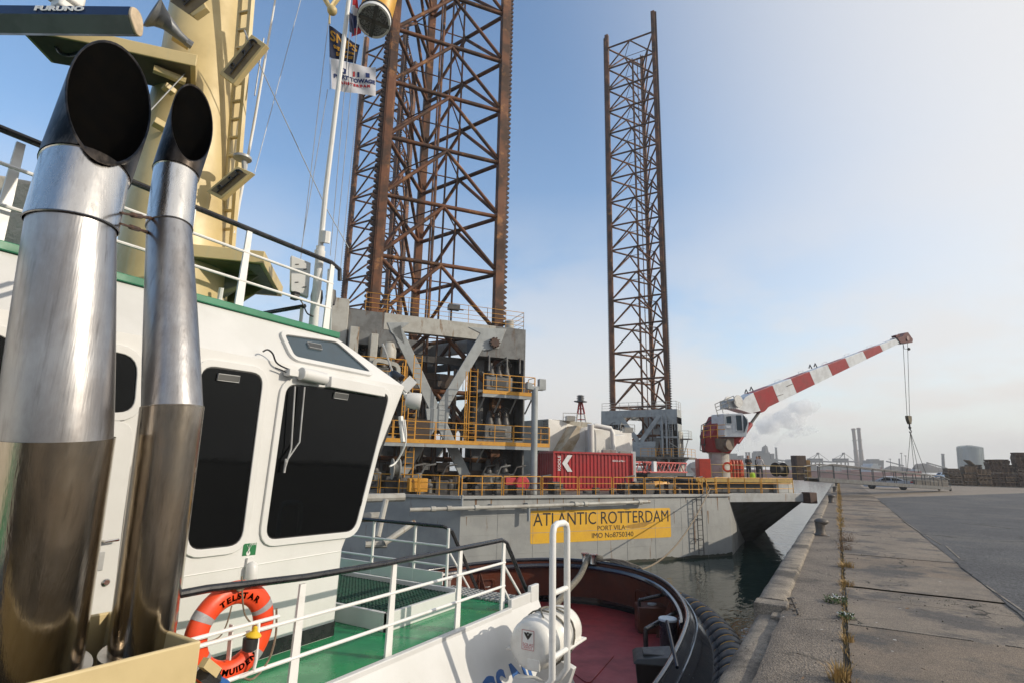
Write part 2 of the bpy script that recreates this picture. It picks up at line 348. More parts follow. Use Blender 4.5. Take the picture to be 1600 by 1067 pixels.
m = MB(); m.prism([V((2.05, -60, -.3)), V((300, -60, -.3)), V((300, 109, -.3)), V((2.05, 109, -.3))], (0, 0, .29))
tag(m.build('yard_pavement', SLABF, smooth=0), kind='structure')
def asp(u, v):
    y = -40 + 91 * v; x0 = 2.06 + .05 * mn.noise(V((0, y * 1.3, 1))) + .02 * mn.noise(V((3, y * 6, 1)))
    yy = y + (max(0, u * 250 - 0) * 0)
    x = x0 + 250 * u ** 2.2
    y2 = -40 + (91 + (x - 2.06) * 2.0) * v
    return V((x, min(y2, 106), .008))
tag(MB().sheet(asp, 14, 200).build('asphalt_yard', ASPH, smooth=0), kind='structure')
st = MB()
for a, b_ in (((1541, 914), (1600, 955)), ((1478, 852), (1500, 872)), ((1410, 812), (1440, 832)), ((1447, 835), (1470, 850))):
    p, q_ = PZ(*a, .014), PZ(*b_, .014); st.beam((p.x, p.y, .006), (q_.x, q_.y, .006), .035, .02)
yw = ys[7]; st.beam((-.1, yw, .004), (1.2, yw, .004), .035, .02); st.beam((1.5, yw, .004), (2.05, yw, .004), .03, .02)
tag(st.build('pavement_edge_strips', SIGN_W if 0 else CAPM, smooth=0), kind='structure')
# ---------------------------------------------------------------- weeds in the joint
STRAW = mat('dry grass', (.42, .27, .09), .7, 0, (.27, .17, .06), scale=9)
LEAFG = mat('weed leaves', (.075, .12, .03), .6, 0, (.05, .085, .022), scale=9)
FLW = mat('white petals', (.7, .7, .66), .6)
DEAD = mat('dead brown weed', (.17, .095, .05), .8, 0, (.10, .06, .035), scale=12)
def tuft(mb, c, n, h, sp, wd=.006, lean=.5):
    for _ in range(n):
        a = rnd.uniform(0, 6.28); r = rnd.random() ** .7 * sp; hh = h * rnd.uniform(.45, 1); l = lean * hh * rnd.uniform(.3, 1.2); a2 = a + rnd.uniform(-.6, .6)
        b0 = V(c) + V((math.cos(a) * r, math.sin(a) * r, -.03)); d = V((math.cos(a2), math.sin(a2), 0)); s_ = V((-d.y, d.x, 0)) * wd
        p1 = b0 + d * l * .35 + Z * hh * .6; p2 = b0 + d * l + Z * hh * rnd.uniform(.7, 1)
        mb.add([b0 - s_, b0 + s_, p1 + s_ * .8, p1 - s_ * .8, p2], [(0, 1, 2, 3), (3, 2, 4)])
def leafy(mb, c, n, h, sp, sz):
    for _ in range(n):
        a = rnd.uniform(0, 6.28); r = rnd.random() ** .6 * sp; p = V(c) + V((math.cos(a) * r, math.sin(a) * r, rnd.random() * h)); 
        d = V((rnd.uniform(-1, 1), rnd.uniform(-1, 1), rnd.uniform(-.2, .8))).normalized(); s_ = d.cross(V((rnd.uniform(-1, 1), rnd.uniform(-1, 1), 1))).normalized()
        l = sz * rnd.uniform(.6, 1.3)
        mb.add([p, p + d * l * .5 + s_ * l * .22, p + d * l, p + d * l * .5 - s_ * l * .22], [(0, 1, 2, 3)])
def weed(name, lab, cat, px, py, kind, n, h, sp):
    p = PZ(px, py, 0); p.z = -.02; mb = MB(); mb2 = None
    if kind == 'straw': tuft(mb, p, n, h, sp)
    elif kind == 'dead': leafy(mb, p, n, h, sp, .035); tuft(mb, p, n // 3, h * 1.2, sp, .003)
    else: leafy(mb, p, n, h, sp, .045)
    t = thing(name, lab, cat, tuple(p), 'weeds in the quay joint')
    mb.build('blades' if kind == 'straw' else 'leaves', {'straw': STRAW, 'dead': DEAD, 'green': LEAFG}[kind], t, smooth=0, fix=False)
    if kind == 'green':
        f = MB()
        for _ in range(16):
            a = rnd.uniform(0, 6.28); r = rnd.random() * sp; f.sphere(p + V((math.cos(a) * r, math.sin(a) * r, h * rnd.uniform(.8, 1.2))), .011, 6, 4)
        f.build('flowers', FLW, t, smooth=0)
weed('dry_grass_tuft', 'large tuft of dry yellow grass at the bottom edge of the quay', 'grass', 1312, 1062, 'straw', 110, .26, .09)
weed('green_weed', 'low green weed with small white flowers in the quay joint', 'weed', 1306, 940, 'green', 260, .10, .16)
weed('green_weed', 'smaller green weed just nearer than the flowering one', 'weed', 1322, 964, 'green', 160, .07, .11)
weed('dry_grass_tuft', 'thin straw tuft below the green weeds', 'grass', 1324, 1000, 'straw', 60, .18, .07)
weed('brown_weed', 'withered brown weed bush in the joint nearest past the bollard', 'weed', 1324, 845, 'dead', 300, .25, .24)
weed('brown_weed', 'second withered brown weed lower along the quay joint', 'weed', 1320, 858, 'dead', 220, .2, .2)
weed('dry_grass_tuft', 'orange straw tuft between the brown weeds and the green weeds', 'grass', 1322, 885, 'straw', 140, .22, .14)
weed('dry_grass_tuft', 'pale straw tuft halfway along the wide quay slabs', 'grass', 1322, 913, 'straw', 120, .18, .12)
sg = MB()
y = 24.0
while y < 100:
    for k in range(int(9)): tuft(sg, (JX(y) + rnd.uniform(-.08, .08), y + rnd.uniform(0, .5), 0), 3, rnd.uniform(.10, .30), .1, .010)
    y += rnd.choice((.4, .6, .9, 1.6))
y = 2.5
while y < 24:
    tuft(sg, (JX(y) + rnd.uniform(-.04, .04), y, 0), rnd.randint(3, 9), .11, .05, .004); y += rnd.uniform(.06, .3)
tag(sg.build('joint_grass', STRAW, smooth=0, fix=False), 'thin row of dry yellow grass growing along the quay joint', 'grass', kind='stuff')
mg = MB()
for px, py, n, s in ((1520, 916, 60, .35), (1500, 942, 70, .4), (1375, 778, 40, 1.0), (1392, 790, 30, .5), (1485, 862, 30, .25), (1425, 826, 30, .3), (1388, 768, 40, 1.5)):
    p = PZ(px, py, 0)
    for _ in range(n): tuft(mg, (p.x + rnd.gauss(0, s), p.y + rnd.gauss(0, s * .35), 0), 4, .035, .04, .006)
tag(mg.build('pavement_moss', mat('moss', (.05, .065, .025), .9, 0, (.035, .045, .02), scale=20), smooth=0, fix=False), 'flat patches of dark green moss in the slab cracks', 'moss', kind='stuff')
# ---------------------------------------------------------------- bollards, chain, low wall
IRON = mat('cast iron bollard', (.10, .09, .08), .55, .3, (.15, .13, .11), scale=6, col3=(.13, .075, .04), f3=(.55, .68), scale3=4, bump=.4, bscale=25)
def bollard():
    t = thing('bollard', 'nearest cast iron bollard with rounded head on the quay edge', 'bollard', (0, 0, 0), 'bollards along the quay edge')
    MB().lathe([(.19, 0), (.19, .03), (.15, .05), (.135, .10), (.13, .24), (.14, .30), (.15, .36)], (0, 0, 0), Z, 20).build('post', IRON, t)
    h = MB(); h.sphere((.05, 0, .41), (.205, .17, .105), 20, 12); h.build('head', IRON, t)
    bp_ = MB(); bp_.box((-.24, -.22, -.01), (.24, .22, .012)); bp_.build('base_plate', IRON, t, bevel=.005)
    return t
b0 = bollard(); b0.location = (-.74, 20.6, 0); BASE['bollard'] = V((0, 0, 0))
for k, lab in enumerate(('second cast iron bollard along the quay edge', 'third bollard along the quay edge, before the gangway', 'fourth bollard far along the quay edge', 'farthest small bollard at the end of the quay')):
    dup(b0, (-.74, 41.0 + 20.5 * k, 0), 0, lab)
cht = thing('rusty_chain', 'short rusty chain lying on the quay edge block', 'chain', tuple(PZ(1240, 946, 0))); p0 = PZ(1236, 935, .02); p1 = PZ(1246, 958, .02)
for k in range(6):
    c = p0.lerp(p1, k / 5); c.z = .03 + .012 * (k % 2); a = .6 + 1.2 * (k % 2); d = V((math.cos(a), math.sin(a), .1)); e = V((-d.y, d.x, 0))
    if k % 2: e = V((0, 0, 1))
    ch = MB(); ch.tube([c + d * .05 * math.cos(t) + e * .028 * math.sin(t) for t in [2 * math.pi * j / 10 for j in range(10)]], .011, 6, False, True); ch.build('chain_link', IRON, cht)
lw = MB(); a = P(1428, 757, 78); b_ = P(1480, 756, 82); a.z = b_.z = 0; lw.beam(a + Z * .45, b_ + Z * .45, .35, .9)
tag(lw.build('concrete_barrier', mat('dark weathered concrete', (.085, .078, .07), .85, 0, (.055, .05, .045), scale=1), smooth=0, bevel=.03), 'low dark concrete wall behind the car and the gangway end', 'barrier')

# small litter on the quay: droppings, stones, dead leaves
r8 = random.Random(21); m = MB()
def fleck(mb, x, y, r, n=7, h=.004):
    a0 = r8.uniform(0, 6.28); el_ = r8.uniform(.5, 1); mb.add([V((x + r * math.cos(a0 + 6.28 * k / n) * r8.uniform(.6, 1.2), y + r * el_ * math.sin(a0 + 6.28 * k / n) * r8.uniform(.6, 1.2), h)) for k in range(n)], [tuple(range(n))])
for k in range(60): fleck(m, r8.uniform(-.95, 2.0), 3 + 22 * r8.random() ** 1.5, r8.uniform(.006, .026), h=.019)
tag(m.build('bird_droppings', mat('dried droppings', (.55, .54, .50), .8), smooth=0, fix=False), 'white bird droppings spotted over the quay', 'droppings', kind='stuff')
m = MB()
for k in range(260):
    x, y = r8.uniform(-1.0, 2.2), 2.5 + 26 * r8.random() ** 1.4
    if r8.random() < .45: x = JX(y) + r8.gauss(0, .10)
    r = r8.uniform(.004, .014); m.sphere((x, y, .012 + r * .5), (r, r * r8.uniform(.6, 1), r * .7), 6, 4)
tag(m.build('loose_stones', mat('loose stones', (.16, .14, .115), .85, 0, (.09, .08, .07), scale=40), smooth=0), 'small loose stones scattered over the quay', 'stones', kind='stuff')
m = MB()
for k in range(45):
    y = 3 + 24 * r8.random() ** 1.5; x = r8.uniform(-.9, 2.1) if r8.random() < .4 else JX(y) + r8.gauss(.05, .1); a = r8.uniform(0, 3.14); l = r8.uniform(.02, .07); d = V((math.cos(a), math.sin(a), 0)); s_ = V((-d.y, d.x, 0)) * l * .18; c = V((x, y, .018)); m.add([c - d * l, c + s_ + Z * .01, c + d * l + Z * .006, c - s_], [(0, 1, 2, 3)])
tag(m.build('dead_leaves', DEAD, smooth=0, fix=False), 'dry brown leaves and straw bits lying on the quay', 'leaves', kind='stuff')
# ================================================================ TUGBOAT (moored at the quay, bow along +Y)
XC, ZD, ZM = -7.1, .05, -2.35                               # centreline, green deck, main deck
XW, XR = -5.14, -4.13                                       # wheelhouse side, side-deck railing
TUG = thing('tugboat', 'white harbour tug with green side deck and twin steel exhausts, moored at the quay', 'tugboat', (XC, 5, ZM))
# ---- hull, main deck, bulwark
TOP = [(4.45, -18), (4.45, -10), (4.45, 0), (4.44, 6), (4.42, 8), (4.36, 10), (4.14, 12.2), (3.84, 13.7), (3.2, 15.3), (2.4, 16.55), (1.3, 17.45), (0, 17.8)]
def smooth_curve(pts, n):
    out = []
    for i in range(len(pts) - 1):
        p0, p1, p2, p3 = [V(pts[max(0, min(len(pts) - 1, i + k))]) for k in (-1, 0, 1, 2)]
        for k in range(n):
            t = k / n; out.append(.5 * ((2 * p1) + (p2 - p0) * t + (2 * p0 - 5 * p1 + 4 * p2 - p3) * t * t + (3 * p1 - p0 - 3 * p2 + p3) * t ** 3))
    return out + [V(pts[-1])]
half = smooth_curve([(a, b, 0) for a, b in TOP], 5)
outl = [V((XC + p.x, p.y, 0)) for p in half] + [V((XC - p.x, p.y, 0)) for p in reversed(half[:-1])]
def offset(poly, d):
    r = []
    for i, p in enumerate(poly):
        t = (poly[min(i + 1, len(poly) - 1)] - poly[max(i - 1, 0)]).normalized(); r.append(p + V((t.y, -t.x, 0)) * d)
    return r
def sheer(y): return .22 * max(0, (y - 8) / 10) ** 1.5
def strip(mb, a, za, b, zb):                                # skin between two open outlines
    n = len(a); A = [V((p.x, p.y, za + sheer(p.y))) for p in a]; B = [V((p.x, p.y, zb + sheer(p.y))) for p in b]
    mb.add(A + B, [(i, i + 1, n + i + 1, n + i) for i in range(n - 1)])
ob = offset(outl, .62); ob2 = offset(outl, .50); ow = offset(outl, .2); inn = offset(outl, -.05); inb = offset(outl, .0)
m = MB(); strip(m, ob2, -2.05, ow, -4.6); strip(m, ob, -1.95, ob2, -2.05)
m.build('hull', NAVY, TUG, smooth=60, fix=False)
bw = MB(); strip(bw, outl, -1.27, ob, -1.95); bw.m = 1; strip(bw, inn, -1.27, inb, ZM)
bwo = bw.build('bulwark', [NAVY, BROWN], TUG, smooth=60, fix=False)
cp = MB(); z_ = lambda o, dz: [V((p.x, p.y, -1.27 + dz + sheer(p.y))) for p in o]
cp.tube(z_(offset(outl, -.03), .02), .055, 8); cp.tube(z_(offset(outl, .16), -.14), .022, 6)
cp.build('cap_rail', NAVY, bwo, smooth=60)
ins = MB(); ins.tube([V((p.x, p.y, -1.42 + sheer(p.y))) for p in offset(outl, -.14) if p.y > 13.0], .075, 8)
ins.build('inner_rub_rail', NAVY, bwo)
for sx in (-1, 1):                                          # stays inside the bulwark
    for k in range(5, 9):
        p = half[int(k * 5.2)]; q = V((XC + sx * (p.x - .1), p.y, 0)); 
        s_ = MB(); s_.prism([q + Z * (-1.35), q + Z * ZM, q + V((-sx * .42, 0, ZM))], (0, .03, 0)); s_.build('bulwark_stay', BROWN, bwo)
for px, py, wd in ((745, 912, 0), (993, 918, 0)):
    pass
dk = MB(); dp = [V((p.x, p.y, ZM)) for p in offset(outl, .02)]; dk.add(dp, [tuple(range(len(dp)))])
dko = dk.build('main_deck', RED, TUG, smooth=0)
h = MB(); hp = rrect([PZ(905, 1003, ZM), PZ(962, 1022, ZM), PZ(920, 1070, ZM), PZ(880, 1040, ZM)], .25)
h.prism([p + Z * .002 for p in hp], (0, 0, .018)); h.build('deck_hatch', RED, dko, bevel=.006)
# fender of stacked tyres
fp = [p for p in offset(outl, .86) if p.y > 8.5]
fl = []
for a, b in zip(fp, fp[1:]):
    n = max(2, int((b - a).length / .025)); fl += [a.lerp(b, k / n) for k in range(n)]
L = 0.0; pts, rad, marks = [], [], []
for i, p in enumerate(fl):
    if i: L += (p - fl[i - 1]).length
    ph = (L / .46) % 1; pts.append(V((p.x, p.y, -2.12 + sheer(p.y)))); rad.append(.365 - .075 * abs(2 * ph - 1) ** 7)
    if i and int(L / .46) != int((L - .025) / .46): marks.append((pts[-1].copy(), (p - fl[i - 1]).normalized()))
fo = MB().tube(pts, rad, 16)
fo = fo.build('bow_fender', RUBBER, TUG, smooth=50)
yr = MB()
for p, t in marks:
    n = t.cross(Z); yr.tube([p + (n * math.cos(a) + Z * math.sin(a)) * .335 + t * .10 * math.cos(a) for a in [math.radians(d) for d in range(20, 150, 12)]], .014, 5)
yr.build('lashing', YEL, fo)['kind'] = 'stuff'
# ---- deckhouse below the green deck: inclined outer plate with lettering
YF = 7.79
m = MB()
for s in (1, -1):
    x = lambda v: XC + s * (v - XC)
    m.prism([V((x(-4.00), -16, .07)), V((x(-3.47), -16, -1.13)), V((x(-3.47), -16, ZM)), V((x(-3.9), -16, ZM)), V((x(-4.06), -16, .07))], (0, YF + 16, 0))
m.box((XC - 3.0, YF - .1, ZM), (XC + 3.0, YF - .04, 0))
dh = m.build('deckhouse', WHITE, TUG, bevel=.012)
pn = V((1.2, 0, .53)).normalized(); pp = V((-4.0, 0, .07)); pu = V((.53, 0, -1.2)).normalized()
a0 = PN(838, 1044, pp, pn)
t = MB(); t.text('ISKESTUGS.NL', frame(a0 + pn * .003, Y, -pu), .52, .003, 'RIGHT', .92, .012); t.build('lettering', INKB, dh, smooth=0)
a1 = PX(872, 1055, -3.465); t = MB(); t.text('HAPPY TUGS', frame(a1 + V((.003, .25, -.03)), V((0, 1, .02)), Z), .13, .003, 'RIGHT', 1, .004); t.text('Amsterdam', frame(a1 + V((.003, .25, -.17)), Y, Z), .11, .003, 'RIGHT'); t.build('small_lettering', INK, dh, smooth=0)
# ---- green deck
m = MB(); m.prism([V((-4.03, -8, -.02)), V((-4.03, 7.74, -.02)), V((-10.17, 7.74, -.02)), V((-10.17, -8, -.02))], (0, 0, .07))
m.build('side_deck', GREEN, TUG, smooth=0)
m = MB(); m.box((-4.06, -8, .03), (-3.99, 7.0, .10)); m.box((-4.06, 7.0, .02), (-4.0, 7.55, .2)); m.box((-4.055, 7.55, .02), (-3.995, 7.79, .28))
m.build('deck_edge', WHITE, TUG, bevel=.01)
# grating platform before the wheelhouse and the stair down to the bow
gr = MB(); GX0, GX1, GY0, GY1 = -7.6, -4.72, 5.35, 6.75
gr.box((GX0, GY0, ZD), (GX1, GY0 + .05, .26)); gr.box((GX1 - .05, GY0, ZD), (GX1, GY1, .26)); gr.box((GX0, GY1 - .05, ZD), (GX1, GY1, .30)); gr.box((GX0, GY0, ZD), (GX0 + .05, GY1, .26))
go = gr.build('grating_platform', WHITE, TUG, bevel=.006)
g = MB(); k = GX0 + .06
while k < GX1 - .06: g.box((k, GY0 + .05, .215), (k + .012, GY1 - .05, .245)); k += .06
k = GY0 + .06
while k < GY1 - .06: g.box((GX0 + .05, k, .213), (GX1 - .05, k + .012, .243)); k += .06
GRATE = mat('green grating', (.015, .075, .045), .6, 0, (.02, .05, .035), scale=12)
g.build('grating', GRATE, go, smooth=0); g = MB(); g.box((GX0 + .05, GY0 + .05, .06), (GX1 - .05, GY1 - .05, .08)); g.build('grating_tray', mat('dark green', (.008, .03, .02), .6), go, smooth=0)
m = MB(); S0, S1 = -5.55, -4.16
for i in range(9):
    y0, z0 = 7.80 + i * .235, -.02 - i * .262
    m.box((S0 + .03, y0, z0 - .03), (S1 - .03, y0 + .22, z0))
so_ = m.build('stair', GREYB, TUG, smooth=0)
for xx in (S0, S1 - .04):
    q = MB(); q.prism([V((xx, 7.78, .0)), V((xx, 9.95, -2.3)), V((xx, 10.15, -2.3)), V((xx, 7.98, .0))], (.04, 0, 0)); q.build('stringer', WHITE, so_)
lg = MB()
for k in range(17): lg.box((-5.5 + k * .08, 7.30, .06), (-5.48 + k * .08, 7.74, .085))
for k in range(6): lg.box((-5.5, 7.32 + k * .08, .058), (-4.18, 7.335 + k * .08, .083))
lg.build('stair_landing_grating', GREYB, TUG, smooth=0)
# ---- railings
def railing(name, base, h, posts, mids, parent, r=.030, rm=.017, flat=True, top=BLACKP, extra=None, tpt=None):
    tp = MB(); tp.tube(tpt or [V(p) + Z * h for p in base], r, 10); to = tp.build(name, top, parent)
    for f in mids:
        b_ = MB(); b_.tube([V(p) + Z * h * f for p in base], rm, 8); b_.build('mid_rail', WHITE2, to)
    for p in posts:
        p = V(p); q = MB()
        if flat: q.hexa([p + V(d) for d in ((-.012, -.065, 0), (.012, -.065, 0), (.012, .03, 0), (-.012, .03, 0), (-.012, -.03, h - .02), (.012, -.03, h - .02), (.012, .03, h - .02), (-.012, .03, h - .02))])
        else: q.tube([p, p + Z * (h - .02)], .024, 8)
        q.build('post', WHITE2, to, smooth=40)
    return to
H = .91
yp = [PX(460, 1050, XR).y, PX(609, 1000, XR).y, PX(716, 955, XR).y, 6.98]
railing('side_railing', [V((XR, 2.2, ZD)), V((XR, 7.02, ZD))], H, [V((XR, y, ZD)) for y in yp], (.34, .67), TUG,
        tpt=[V((XR, 2.2, ZD + H + .085)), V((XR, 2.7, ZD + H + .085)), V((XR, 3.6, ZD + H + .03)), V((XR, 4.6, ZD + H + .005)), V((XR, 6.92, ZD + H)), V((XR, 7.05, ZD + H - .05)), V((XR, 9.15, -1.60)), V((XR, 9.3, -1.68))])
q = MB(); q.tube([V((XR, 7.0, ZD + H * .62)), V((XR, 8.4, -.72))], .017, 8); q.tube([V((XR, 7.0, ZD + H * .3)), V((XR, 8.1, -.9))], .017, 8); q.tube([V((XR, 9.2, -1.65)), V((XR, 9.2, -2.3))], .024, 8); q.build('stair_mid_rail', WHITE2, TUG)
XB = -5.62
railing('front_railing', [V((-10.0, 7.72, ZD)), V((XB, 7.72, ZD))], H, [V((x, 7.72, ZD)) for x in (-9.9, -8.7, PY(580, 888, 7.72).x, PY(645, 905, 7.72).x, XB)], (.34, .67), TUG, flat=False,
        tpt=[V((-10.0, 7.72, ZD + H)), V((XB - .1, 7.72, ZD + H)), V((XB, 7.80, ZD + H - .06)), V((XB, 9.75, -1.55)), V((XB, 9.8, -1.7)), V((XB, 9.8, -2.3))])
q = MB(); q.tube([V((XB, 7.72, ZD + H * .62)), V((XB, 9.2, -.95))], .017, 8); q.build('stair_mid_rail', WHITE2, TUG)
m = MB(); m.box((-9.9, 7.70, .06), (-5.7, 7.74, .26)); m.build('toe_board', WHITE, TUG, bevel=.006)
# ---- wheelhouse
Z1, ZR, XT = 3.0, 3.53, -5.5
YB, YL, YM, YTOP = -7.0, 4.95, 5.90, 4.93
def wall_pts(s):
    x = lambda v: XC + s * (v - XC)
    return [V((x(XW), YB, ZD)), V((x(XW), YL, ZD)), V((x(XW), YL + .03, .97)), V((x(XW), YM, Z1)), V((x(XT), YTOP, ZR)), V((x(XT), YB, ZR)), V((x(XW), YB, Z1))]
a, b = wall_pts(1), wall_pts(-1)
m = MB(); m.add(a + b, [(0, 1, 2, 3, 6), (6, 3, 4, 5), (7, 8, 9, 10, 13), (13, 10, 11, 12), (1, 2, 9, 8), (2, 3, 10, 9), (3, 4, 11, 10), (4, 5, 12, 11), (0, 6, 5, 12, 13, 7)])
WH = m.build('wheelhouse', WHITE, TUG, smooth=25, bevel=.025)
m = MB(); m.box((XW, YB, ZD + .005), (XW + .006, YL, ZD + .15)); m.box((XC, YL, ZD + .005), (XW, YL + .006, ZD + .15)); m.build('base_strip', BLACKP, WH, smooth=0)
tr = MB(); tr.prism([V((XT + .04, YB, ZR - .01)), V((XT + .04, YTOP + .02, ZR - .01)), V((2 * XC - XT - .04, YTOP + .02, ZR - .01)), V((2 * XC - XT - .04, YB, ZR - .01))], (0, 0, .075))
tr.build('roof_trim', GREENT, WH, smooth=0, bevel=.008)
sm = MB(); sm.tube([V((XW + .002, YB, .955)), V((XW + .002, YL, .955))], .005, 5); sm.build('wall_seam', WHITE2, WH)
px_ = V((1, 0, 0))
LIGHTBOX = mat('window lamp housing', (.05, .052, .05), .4)
def window(corners, plane_p, plane_n, r, fw=.07, proud=.03, gl=GLASS, lamp=None, name='window'):
    pts = [PN(c[0], c[1], plane_p, plane_n) for c in corners]; poly = rrect(pts, r)
    fm = MB(); ring_frame(fm, [p - plane_n * .004 for p in poly], fw, plane_n * proud); fo = fm.build(name, WHITE, WH, smooth=40, bevel=.006)
    p_ = MB(); inner = [p + plane_n * .004 for p in poly]; p_.prism(inner, plane_n * .006); p_.build('pane', gl, fo, smooth=0)
    e = MB(); ring_frame(e, [q.lerp(sum(poly, V()) / len(poly), .012) + plane_n * .008 for q in poly], .012, plane_n * .006); e.build('rubber_seal', RUBBER, fo)
    if lamp:
        l = MB(); cs = [PN(x, y, plane_p, plane_n) + plane_n * .012 for x, y in lamp]; l.prism(cs, plane_n * .02); l.build('lamp_housing', LIGHTBOX, fo, bevel=.004)
        rg = MB(); ring_frame(rg, cs, .006, plane_n * .022); rg.build('lamp_bezel', GREYB, fo)
    return fo
wp = V((XW, 0, 1)); 
window([(313, 570), (410, 584), (375, 851), (290, 860)], wp, X, .14, lamp=[(339, 584), (372, 588), (370, 597), (337, 593)])
window([(446, 599), (607, 615), (552, 829), (412, 843)], wp, X, .13, lamp=[(521, 613), (542, 616), (540, 624), (519, 621)])
window([(140, 545), (214, 556), (207, 644), (150, 644)], wp, X, .16)
window([(-60, 515), (22, 528), (2, 690), (-70, 700)], wp, X, .14)
tp_, tn = V((XW, 0, Z1)), V((ZR - Z1, 0, XW - XT)).normalized()
window([(442, 525), (523, 536), (577, 583), (458, 559)], tp_, tn, .06, fw=.06, proud=.04, gl=GLASSB, lamp=[(478, 537), (499, 541), (501, 548), (481, 544)])
# door with rounded corner, lock, handle, louvre strip
dpt = rrect([PX(150, 650, XW), PX(209, 662, XW), PX(170, 982, XW), PX(110, 1000, XW)], .12); d = MB(); d.prism([p for p in dpt], (.022, 0, 0)); DO = d.build('door', WHITE, WH, bevel=.008)
d = MB(); lk = PX(157, 876, XW + .024); d.obox(lk, V((.008, 0, 0)), V((0, .022, 0)), V((0, 0, .07))); d.build('lock_plate', GREYB, DO, bevel=.003)
d = MB(); hd = PX(160, 845, XW + .022); d.tube([hd, hd + V((.05, 0, 0)), hd + V((.06, .09, .01))], .012, 8); d.lathe([(.028, 0), (.028, .012), (.02, .02)], PX(165, 909, XW + .022), X, 14); d.build('handle', STEEL, DO)
d = MB(); a, b = PX(209, 727, XW + .006), PX(177, 953, XW + .006)
d.beam(a, b, .03, .02, X); d.build('louvre_strip', DARK, WH, smooth=0)
# green sign, lamp dome
sg_ = [PX(380.5, 849, XW), PX(401, 847, XW), PX(398.5, 866, XW), PX(378, 868, XW)]
s_ = MB(); s_.prism(sg_, (.004, 0, 0)); SG = s_.build('safety_sign', SIGN_G, WH, smooth=0)
c_ = sum(sg_, V()) / 4 + V((.005, 0, 0)); s_ = MB()
s_.lathe([(.022, 0), (.022, .002)], c_ + V((0, -.012, -.035)), X, 12); s_.obox(c_ + V((.001, -.01, -.012)), V((.001, 0, 0)), V((0, .006, .0)), V((0, .004, .022)))
for dy, dz in ((-.035, .045), (.022, .04), (-.005, .05)): s_.beam(c_ + V((.001, -.008, .005)), c_ + V((.001, dy, dz)), .002, .006, X)
s_.text('MOB', frame(c_ + V((.001, .035, .045)), Y, Z), .03, .001); s_.build('sign_pictogram', SIGN_W, SG, smooth=0)
dm = MB(); dc = PX(393, 893, XW + .055); dm.tube([dc + Z * t for t in (-.10, -.06, .05, .085, .10)], [.045, .055, .055, .035, .008], 14); dm.obox(dc + V((-.045, 0, 0)), V((.02, 0, 0)), V((0, .04, 0)), V((0, 0, .13))); DM = dm.build('alarm_lamp', WHITE, WH)
dm = MB(); dm.obox(dc + V((.054, .01, -.075)), V((.003, 0, 0)), V((0, .025, 0)), V((0, 0, .012))); dm.build('tag', INKR, DM)
# wiper housing and arms
a, b = PX(470, 583, XW + .10), PX(508, 592, XW + .10); m = MB(); m.tube([a, b], .072, 18); m.obox(a + V((-.03, -.10, -.01)), V((.05, 0, 0)), V((0, .06, 0)), V((0, 0, .035)))
WI = m.build('wiper_motor', WHITE, WH, bevel=.006)
bx = MB(); a2, b2 = PX(513, 596, XW + .05), PX(598, 612, XW + .05); bx.beam(a2, b2, .10, .13); bx.build('wiper_track', WHITE, WH, bevel=.01)
ar = MB()
for p in ([(461, 603), (455, 700), (444, 735)], [(476, 604), (468, 690), (446, 722)]): ar.tube([PX(*q, XW + .07) for q in p], .009, 6)
a, b = PX(444, 738, XW + .06), PX(447, 716, XW + .06); ar.beam(a, b, .02, .014); ar.build('wiper_arm', GREYB, WI)
cb_ = MB(); cb_.tube(smooth_curve([PX(x, y, XW + .06) for x, y in ((411, 549), (418, 546), (426, 552), (432, 566), (445, 574), (462, 580))], 4), .009, 6); cb_.tube(smooth_curve([PX(x, y, XW + .06) for x, y in ((430, 574), (445, 580), (455, 588), (462, 584))], 4), .007, 6); cb_.build('cable', BLACKP, WI)
# front corner lamps
m = MB(); c = P(617, 588, 7.9); m.lathe([(.02, -.10), (.05, -.08), (.10, .03), (.12, .07), (.115, .075)], c, V((.5, .2, -.75)), 18); SL = m.build('search_lamp', BLACKP, WH)
m = MB(); m.tube([P(598, 537, 7.8), P(613, 580, 7.9)], .014, 8); m.tube([P(617, 590, 7.9), P(650, 622, 7.8)], .014, 8); m.build('lamp_bar', GREYB, SL)
m = MB(); c = P(648, 626, 7.75); ax = V((.75, .65, -.1)).normalized(); m.lathe([(.03, -.13), (.09, -.115), (.11, -.06), (.12, .07), (.112, .085)], c, ax, 18); FLD = m.build('flood_lamp', WHITE, WH)
m = MB(); m.beam(P(630, 608, 7.8), P(646, 592, 7.85), .07, .14); m.tube([P(630, 610, 7.8), P(640, 628, 7.75)], .03, 8); m.tube([P(626, 650, 7.7), P(630, 690, 7.6)], .035, 8); m.tube(smooth_curve([P(632, 655, 7.65), P(634, 690, 7.6), P(620, 720, 7.6), P(609, 728, 7.4)], 4), .012, 6); m.build('lamp_bracket', WHITE2, FLD)
m = MB()
for k, y in enumerate((5.20, 5.46)): m.beam((XW + .012, y, 1.45 + k * .6), (XW + .012, y + .19, 1.45 + k * .6 + .42), .012, .022, X)
m.build('corner_louvre', BLACKP, WH)
